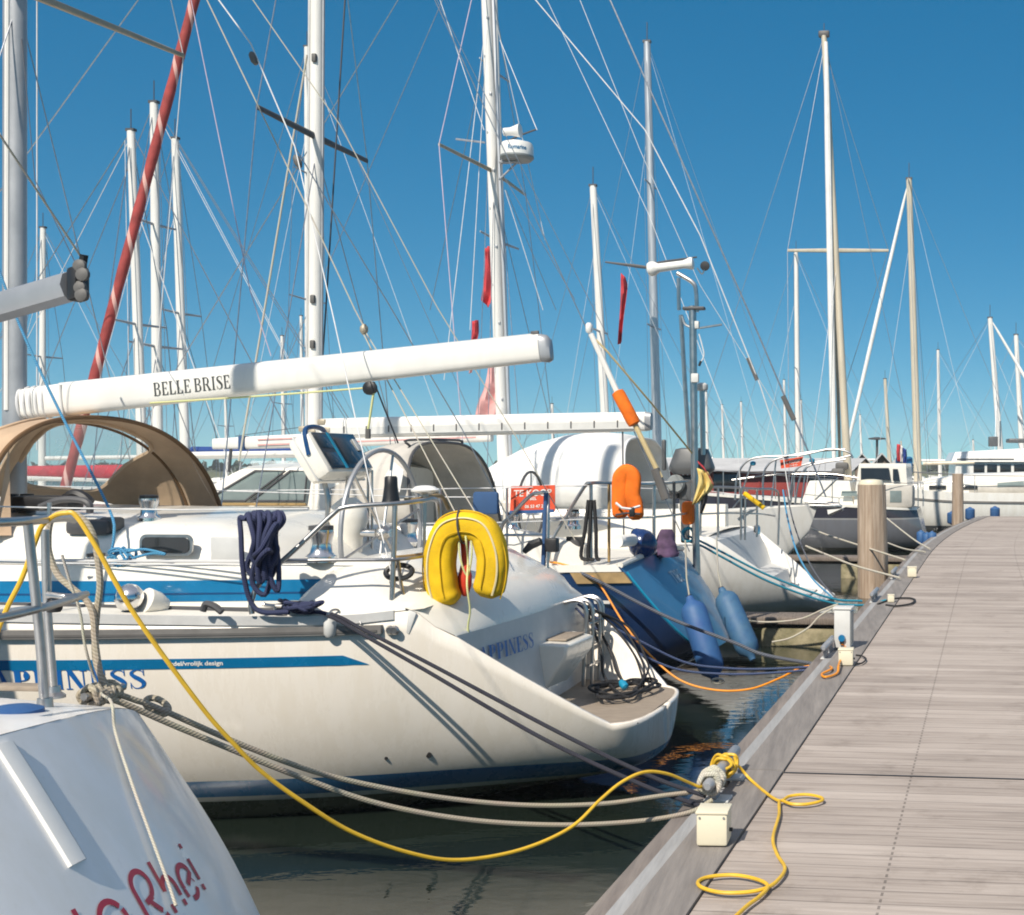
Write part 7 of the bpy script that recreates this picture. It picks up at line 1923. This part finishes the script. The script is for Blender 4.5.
hangcloth('red_pennant', 'red cloth hanging behind the radar mast below its spreaders', [('flagred', strip([(485, 248), (484, 270), (482, 292), (482, 301)], [(490, 246), (493, 270), (493, 296), (489, 308)], 21.5, .05, 5))], 'pennant')
hangcloth('pink_ensign', 'large faded pink flag hanging low behind the radar mast', [('flagpink', strip([(489, 362), (484, 385), (478, 402), (476, 417)], [(497, 360), (500, 385), (500, 402), (499, 419)], 21.5, .06, 6))], 'flag')
hangcloth('red_pennant', 'small red pennant left of the radar mast just above the white boom', [('flagred', strip([(472, 321), (471, 335), (470, 348)], [(478, 320), (478, 334), (475, 346)], 22, .04, 5)), ('flagpink', strip([(470, 346), (470, 360), (469, 374)], [(475, 346), (474, 360), (472, 372)], 22, .04, 5))], 'pennant')
t = hangcloth('dutch_flag', 'red, white and blue flag hanging limp behind the white wheelhouse',
    [('flagred', strip([(897, 444), (896.5, 452), (897, 461)], [(900.5, 444.5), (900, 453), (900, 462)], 36, .05, 5)), ('flagwhite', strip([(900.6, 445), (900.4, 453), (900.2, 462)], [(903, 447), (903, 455), (902.5, 463)], 36.02, .05, 5)), ('flagblue', strip([(903.2, 447.5), (903.2, 456), (902.8, 464)], [(906.5, 450), (907, 457), (906, 465)], 36.04, .05, 5))])
MB().tube([ry(901, 441, 36.2), ry(905, 480, 36.2)], .02, 6).build('flag_pole', M['mastgold'], t)
rope_ = None
# small white bulbs of rigging: wind instrument cups seen against the sky
# red rolled headsail of a yacht outside the frame, leaning up to the right
t = thing('furled_sail', ry(94, 384, 15.0), 'long red rolled headsail with a pale spiral stripe, slanting up across the sky', 'rolled sail')
ra, rb = ry(92, 386, 15.0), ry(205, -40, 15.6)
ra = ra - (rb - ra) * .38
MB().tube([lerp(ra, rb, i / 30) for i in range(31)], [.038 + .018 * min(1, i / 4) * (1 + .1 * i / 30) + .004 * math.sin(i * 2.3) for i in range(31)], 14).build('rolled_cloth', M['redsail'], t)
MB().lathe(ra - ZZ * .12, [(.05, 0), (.11, .02), (.11, .10), (.05, .14)], (rb - ra), 14).build('furling_drum', M['black'], t)
# ================================================================== yachts of the further berths
def hm(c, low=(.03, .04, .06)): return hullmat('far_hull', [(.14, low), (9, c)], .3, .4)
hw1, hw2, hb1, hw3 = hm((.74, .73, .70)), hm((.66, .66, .64), (.2, .03, .03)), hm((.02, .05, .14)), hm((.62, .60, .55))
GF = 'yachts at the far berths'
def far(label, top, base, Y, r, L_=9.5, B_=3.1, fb=1.15, hullm=None, rev=False, mat='mastwhite', sp=((.52, .9),), boom=1.0, cover=None, furl=None, rotd=0, detail=0, boomz=1.25, group=GF, lean=True, wr=.010, roof=True):
    bp_, tp_ = ry(base[0], base[1], Y), ry(top[0], top[1], Y)
    rot = BOAT_ROT + (math.pi if rev else 0) + R(rotd)
    d = Vector((math.cos(rot), math.sin(rot), 0))
    deckz = fb + .1
    f = (deckz - bp_.z) / (tp_.z - bp_.z); bp2 = lerp(bp_, tp_, f)
    loc = Vector((bp2.x, bp2.y, 0)) - d * (.58 * L_)
    bm_ = None
    if boom: 
        a = bp2 + ZZ * boomz - d * (r * 1.4); bm_ = (a, a - d * (.40 * L_) * boom + ZZ * .05)
    return sailboat('far_yacht', label, loc, rot, L_, B_, fb, hullm or hw1, mast=dict(base=bp2, top=tp_, r=r, mat=mat, spreaders=sp, boom=bm_, furl=furl, wr=wr), cover=cover, group=group, detail=detail, roof=roof)
far('white yacht with the leftmost of the three close masts behind the red rolled sail', (131, 131), (143, 480), 24, .085, 9.5, 3.0, cover='redcover', sp=((.5, .85),), hullm=hw1, detail=1, rev=True, boomz=.75)
far('white yacht with the tallest of the three close masts right behind the red rolled sail', (154, 103), (158, 480), 29, .105, 10.5, 3.3, sp=((.4, .95), (.7, .75)), hullm=hw3)
far('white yacht with the rightmost of the three close masts beside the red rolled sail', (175, 139), (186, 480), 34, .11, 10.5, 3.3, cover='bluecover', hullm=hw2)
far('yacht with a short slim mast just right of the big grey mast', (43, 228), (42, 470), 41, .10, 9.5, 3.1, hullm=hw2)
far('yacht whose thin white mast stands directly behind the big white mast of the blue yacht', (307, 47), (309, 475), 38, .095, 11, 3.4, sp=((.44, 1.05), (.72, .8)), hullm=hb1)
far('yacht with a slim mast right of the white radar mast, leaning slightly left', (593, 186), (608, 475), 52, .16, 10.5, 3.2, hullm=hw1, sp=((.52, 1.0),))
far('yacht with a tall thin grey mast rising behind the wind generator', (647, 42), (658, 480), 57, .18, 12, 3.6, mat='alu', sp=((.36, 1.2), (.68, 1.0)), hullm=hw3)
far('distant yacht with a slim mast right of the arched pulpit, short spreader near its top', (796, 252), (798, 475), 62, .11, 9.5, 3.0, sp=((.5, .9), (.98, .7)), hullm=hw1)
far('distant yacht with a short brown mast between the dark grey boat and the gold mast', (885, 379), (890, 470), 85, .12, 9, 3.0, mat='mastgold', hullm=hw2, boom=0)
far('distant yacht with a thin pale mast right of the rolled white diagonal sail', (938, 350), (940, 470), 80, .10, 9, 3.0, hullm=hw1, sp=((.35, .9), (.55, .7)))
far('distant yacht with the left one of the two masts above the white cruiser', (990, 318), (1002, 470), 66, .14, 11, 3.4, hullm=hw1, furl=('cloudy', .09), rev=True)
far('distant yacht with the right one of the two masts above the white cruiser', (1016, 335), (1023, 470), 70, .14, 11, 3.4, hullm=hw2)
for i, (x, y, Y, lb) in enumerate(((784, 380, 88, 'tiny distant yacht whose mast is the left one of two right of the arched pulpit'), (801, 400, 95, 'tiny distant yacht whose low mast is just left of the dark grey boat mast'), (741, 402, 95, 'tiny distant yacht whose low mast is above the red boathouse'),
    (282, 336, 60, 'distant yacht with a low thin mast left of the big dark-spreader mast'), (301, 316, 66, 'distant yacht with a low mast touching the big dark-spreader mast'), (706, 392, 80, 'tiny distant yacht with a low mast right of the wind generator pole'), (722, 405, 90, 'tiny distant yacht whose low mast stands over the left end of the red boathouse'),
    (552, 404, 70, 'tiny distant yacht with a low mast above the white sprayhood'), (225, 380, 75, 'tiny distant yacht with a low mast above the left tip of the red-striped boom'), (860, 415, 98, 'tiny distant yacht whose mast tip shows over the white wheelhouse'), (973, 440, 98, 'tiny distant yacht whose mast tip shows left of the white houseboat'))):
    far(lb, (x, y), (x + 2, 470), Y, .085, 8.5, 2.8, hullm=(hw1, hw2, hb1)[i % 3], boom=0, sp=((.55, .8),), wr=.01)

# the yacht with the gold-coloured mast in front of the white cruiser
far('white yacht with a gold mast, gold boom and white sail rolled on its slanting stay', (909, 179), (918, 480), 52, .135, 8.6, 3.0, 1.1, hw1, mat='mastgold', boom=.62, furl=('cloudy', .085), sp=((.99, .55),), boomz=1.15)

# white cabin cruiser across the end of the jetty
tc_, frc, hc_ = sailboat('cabin_cruiser', 'white cabin cruiser with a brown stripe and blue fenders lying across the jetty end', ry(1085, 520, 45) * 1 + Vector((0, 0, -ry(1085, 520, 45).z)), math.pi - R(4), 8.6, 3.2, 1.28, hm((.80, .79, .75)), cat='motor boat', roof=False, detail=0, sternrake=.1, btab=[(0, .45), (.2, .5), (.5, .5), (.75, .40), (.9, .22), (1, .01)])
for sd in (-1, 1):
    hc_.rail(.0, 8.4, lambda s: hc_.zs(s) - .36, lambda s: hc_.zs(s) - .29, sd, .03, 30).build('rubbing_strake', M['railgrey'], tc_)
rows = []
for i in range(18):
    f = i / 17; s = lerp(2.0, 7.4, f); zt = interp([(0, 2.05), (.45, 1.98), (.7, 1.72), (1, 1.52)], f); hw_ = hc_.b(s) * .72; row = []
    for j in range(11):
        a = math.pi * j / 10; c = math.cos(a); row.append(frc(s, hw_ * math.copysign(abs(c) ** .35, c), 1.26 + (zt - 1.26) * math.sin(a) ** .45))
    rows.append(row)
MB().grid(rows).build('coachroof', M['gel'], tc_)
for s0, s1 in ((3.9, 4.7), (5.0, 5.6)):
    MB().grid([[frc(s, -hc_.b(s) * .72 - .02, 1.42), frc(s, -hc_.b(s) * .715 - .02, 1.56)] for s in (s0, (s0 + s1) / 2, s1)]).build('cabin_window', M['window'], tc_, solid=.01)
def hoodC(a, t):
    return frc(lerp(.6, 4.2, t), -1.15 * math.copysign(abs(math.cos(a)) ** .5, math.cos(a)) * 1.0, 1.25 + lerp(.86, .5, t ** 1.6) * math.sin(a) ** .5)
hc2 = MB().grid([[hoodC(math.pi * j / 14, i / 8) for j in range(15)] for i in range(9)]).build('spray_cover', M['greycanvas'], tc_, solid=.02)
for t0, t1 in ((.08, .38), (.46, .72)):
    MB().grid([[hoodC(math.pi * (.05 + .14 * j / 4), lerp(t0, t1, i / 4)) - VV * .03 for j in range(5)] for i in range(5)]).build('cover_window', M['glass'], hc2)
for sd in (-1, 1):
    pp = [frc(s, sd * (hc_.b(s) - .08), hc_.zs(s) + .6) for s in (.2, 2, 4, 6, 7.6, 8.4)]
    MB().tube(pp, .014, 5).build('guard_rail', M['steel'], tc_)
    for p in pp: MB().tube([p, p - ZZ * .6], .013, 5).build('stanchion', M['steel'], tc_)
for i, (px, py) in enumerate(((952, 519), (970, 515), (995, 514))):
    p = ry(px, py, 42.6)
    fender(px, py - 8, px, py + 6, 42.9, 42.9, .17, 'bluefender', ('blue fender hanging on the white cruiser just left of the slimmer piling', 'blue fender hanging on the white cruiser just right of the slimmer piling', 'rightmost blue fender hanging on the white cruiser')[i], 'fenders on the white cruiser', True)

# white houseboat with a row of windows
def quadbox(pts_lo, pts_hi, name, mat, parent, bevel=.02):
    n_ = len(pts_lo); mb = MB().grid([pts_lo, pts_hi], closed=True); mb.f.append(list(range(n_ - 1, -1, -1))); mb.f.append([n_ + i for i in range(n_)])
    return mb.build(name, mat, parent, smooth=False, bevel=bevel)
YH = 60.0
def hx(px): return (px - PX0) / FOC * YH
hbz = lambda y: CZ + (PY0 - y) / FOC * YH
hb_t = thing('houseboat', (hx(1010), YH + 2, 0), 'big white houseboat with a row of dark windows and a dark funnel', 'houseboat')
x0, x1 = hx(953), hx(1120)
quadbox([Vector((x0 - .6, YH - .3, -.2)), Vector((x1 + .5, YH - .3, -.2)), Vector((x1 + .5, YH + 4.6, -.2)), Vector((x0 - .6, YH + 4.6, -.2))], [Vector((x0 - .8, YH - .4, .75)), Vector((x1 + .6, YH - .4, .75)), Vector((x1 + .6, YH + 4.7, .75)), Vector((x0 - .8, YH + 4.7, .75))], 'hull', hw1, hb_t)
quadbox([Vector((x0, YH, .752)), Vector((x1, YH, .752)), Vector((x1, YH + 4, .752)), Vector((x0, YH + 4, .752))], [Vector((x0 + .15, YH + .02, hbz(462))), Vector((x1, YH + .02, hbz(462))), Vector((x1, YH + 4, hbz(462))), Vector((x0 + .15, YH + 4, hbz(462)))], 'cabin', M['white'], hb_t)
rf = quadbox([Vector((x0 - .1, YH - .18, hbz(462) + .003)), Vector((x1, YH - .18, hbz(462) + .003)), Vector((x1, YH + 4.2, hbz(462) + .003)), Vector((x0 - .1, YH + 4.2, hbz(462) + .003))], [Vector((x0 + .12, YH + .1, hbz(453))), Vector((hx(1000), YH + .25, hbz(446.5))), Vector((x1, YH + .25, hbz(443))), Vector((x1, YH + 4, hbz(443)))][:0] or [Vector((x0 + .12, YH + .1, hbz(452))), Vector((x1, YH + .2, hbz(443))), Vector((x1, YH + 4, hbz(443))), Vector((x0 + .12, YH + 4, hbz(452)))], 'upper_deck', M['white'], hb_t)
for a, b in ((973.5, 984.5), (987, 997), (1000, 1011), (1014, 1026), (1029, 1042)):
    o = MB().box(Vector(((hx(a) + hx(b)) / 2, YH + .0, hbz(468.3))), hx(b) - hx(a), .05, hbz(464.5) - hbz(472.5), None, .01).build('window', M['window'], hb_t)
MB().box(Vector((hx(996.5), YH + 1.4, hbz(441))), hx(1001) - hx(992), .5, hbz(436) - hbz(446), None, .03).build('funnel', M['motor'], hb_t)
MB().box(Vector((hx(1030), YH + 1.8, hbz(440))), hx(1050) - hx(1014), 1.2, .2, None, .06).build('roof_cover', M['motor'], hb_t)
MB().tube([Vector((hx(1004), YH + 1.4, hbz(446))), Vector((hx(1004), YH + 1.4, hbz(420)))], .04, 6).build('mast_pole', M['steel'], hb_t)
MB().box(Vector((hx(985), YH - .16, hbz(459))), hx(1015) - hx(958), .04, .05, None).build('gutter', M['railgrey'], hb_t)

# red boathouse with a pale roof
YR = 40.5
rx = lambda px: (px - PX0) / FOC * YR
rzz = lambda y: CZ + (PY0 - y) / FOC * YR
rh = thing('red_boathouse', (rx(690), YR + 3, 0), 'long low red boathouse with a pale grey roof behind the pulpits', 'boathouse')
MB().box(Vector(((rx(588) + rx(848)) / 2, YR + 3, (rzz(471.5) - .1) / 2)), rx(848) - rx(588), 6, rzz(471.5) + .1, None, .02).build('wall', M['redpaint'], rh)
mb = MB()
xa, xb = rx(583), rx(852)
mb.prism([Vector((xa, YR - .35, rzz(471.2))), Vector((xa + .5, YR + 3, rzz(457.5))), Vector((xa, YR + 6.35, rzz(471.2)))], Vector((xb - xa, 0, 0)))
mb.build('roof', M['roofgrey'], rh, smooth=False)
for k in range(9):
    xx = lerp(rx(600), rx(855), k / 8)
    MB().box(Vector((xx, YR - .012, rzz(482))), .9, .03, .62, None, .01).build('window', M['window'], rh) if k % 3 == 1 else MB().box(Vector((xx, YR - .012, .95)), .06, .03, 1.7, None).build('wall_batten', M['redpaint'], rh)
YG = 58.0
gx = lambda px: (px - PX0) / FOC * YG
gz = lambda y: CZ + (PY0 - y) / FOC * YG
for i, (a, b) in enumerate(((854, 870), (874, 890), (895, 912))):
    g_ = thing('boat_shed', (gx((a + b) / 2), YG, 0), ('small pointed grey boat shed nearest the gold mast of the dark grey boat', 'small pointed grey boat shed in the middle above the white wheelhouse', 'small pointed grey boat shed nearest the hanging red, white and blue flag')[i], 'boat shed', 'pointed boat sheds')
    xm = gx((a + b) / 2)
    MB().prism([Vector((gx(a) + .06, YG, .2)), Vector((gx(b) - .06, YG, .2)), Vector((gx(b) - .06, YG, gz(463.5))), Vector((xm, YG, gz(454.5))), Vector((gx(a) + .06, YG, gz(463.5)))], Vector((0, 3, 0))).build('wall', pmat('shed_boards', (.22, .17, .13), .85, var=.2), g_, smooth=False)
    for sd, xx in ((0, gx(a) - .12), (1, gx(b) + .12)):
        p0, p1 = Vector((xm, YG - .3, gz(452.8))), Vector((xx, YG - .3, gz(464.5)))
        MB().prism([p0, p1, p1 - ZZ * .07, p0 - ZZ * .07], Vector((0, 3.5, 0))).build('roof_slope', M['roofgrey'], g_, smooth=False)
MB().box(ry(904, 466, 40), .52, .8, .6, None, .08).build('blue_tarpaulin', pmat('blue_tarpaulin', (.01, .16, .36), .6, var=.2, bump=.5, bscale=6), None, label='bright blue tarpaulin bundle under the hanging flag', cat='tarpaulin')
MB().lathe(ry(877, 440, 60), [(.06, -1.4), (.06, 0), (.42, .03), (.42, .09), (.1, .14)], ZZ, 14).build('navigation_light', M['darkgrey'], None, label='slim dark pole with a flat round top above the pointed sheds', cat='lamp post')
# ------------------------------------------------------------------ thin sea haze
hz, nt, b = mk('sea_haze'); nt.nodes.remove(b)
pv = N(nt, 'ShaderNodeVolumePrincipled'); pv.inputs['Color'].default_value = (.88, .94, 1.0, 1); pv.inputs['Density'].default_value = .0006; pv.inputs['Anisotropy'].default_value = -.1
L(nt, pv.outputs[0], nt.nodes['Material Output'].inputs['Volume'])
MB().box((0, 310, 12), 1120, 840, 26, None).build('haze', hz, None, smooth=False, kind='stuff')
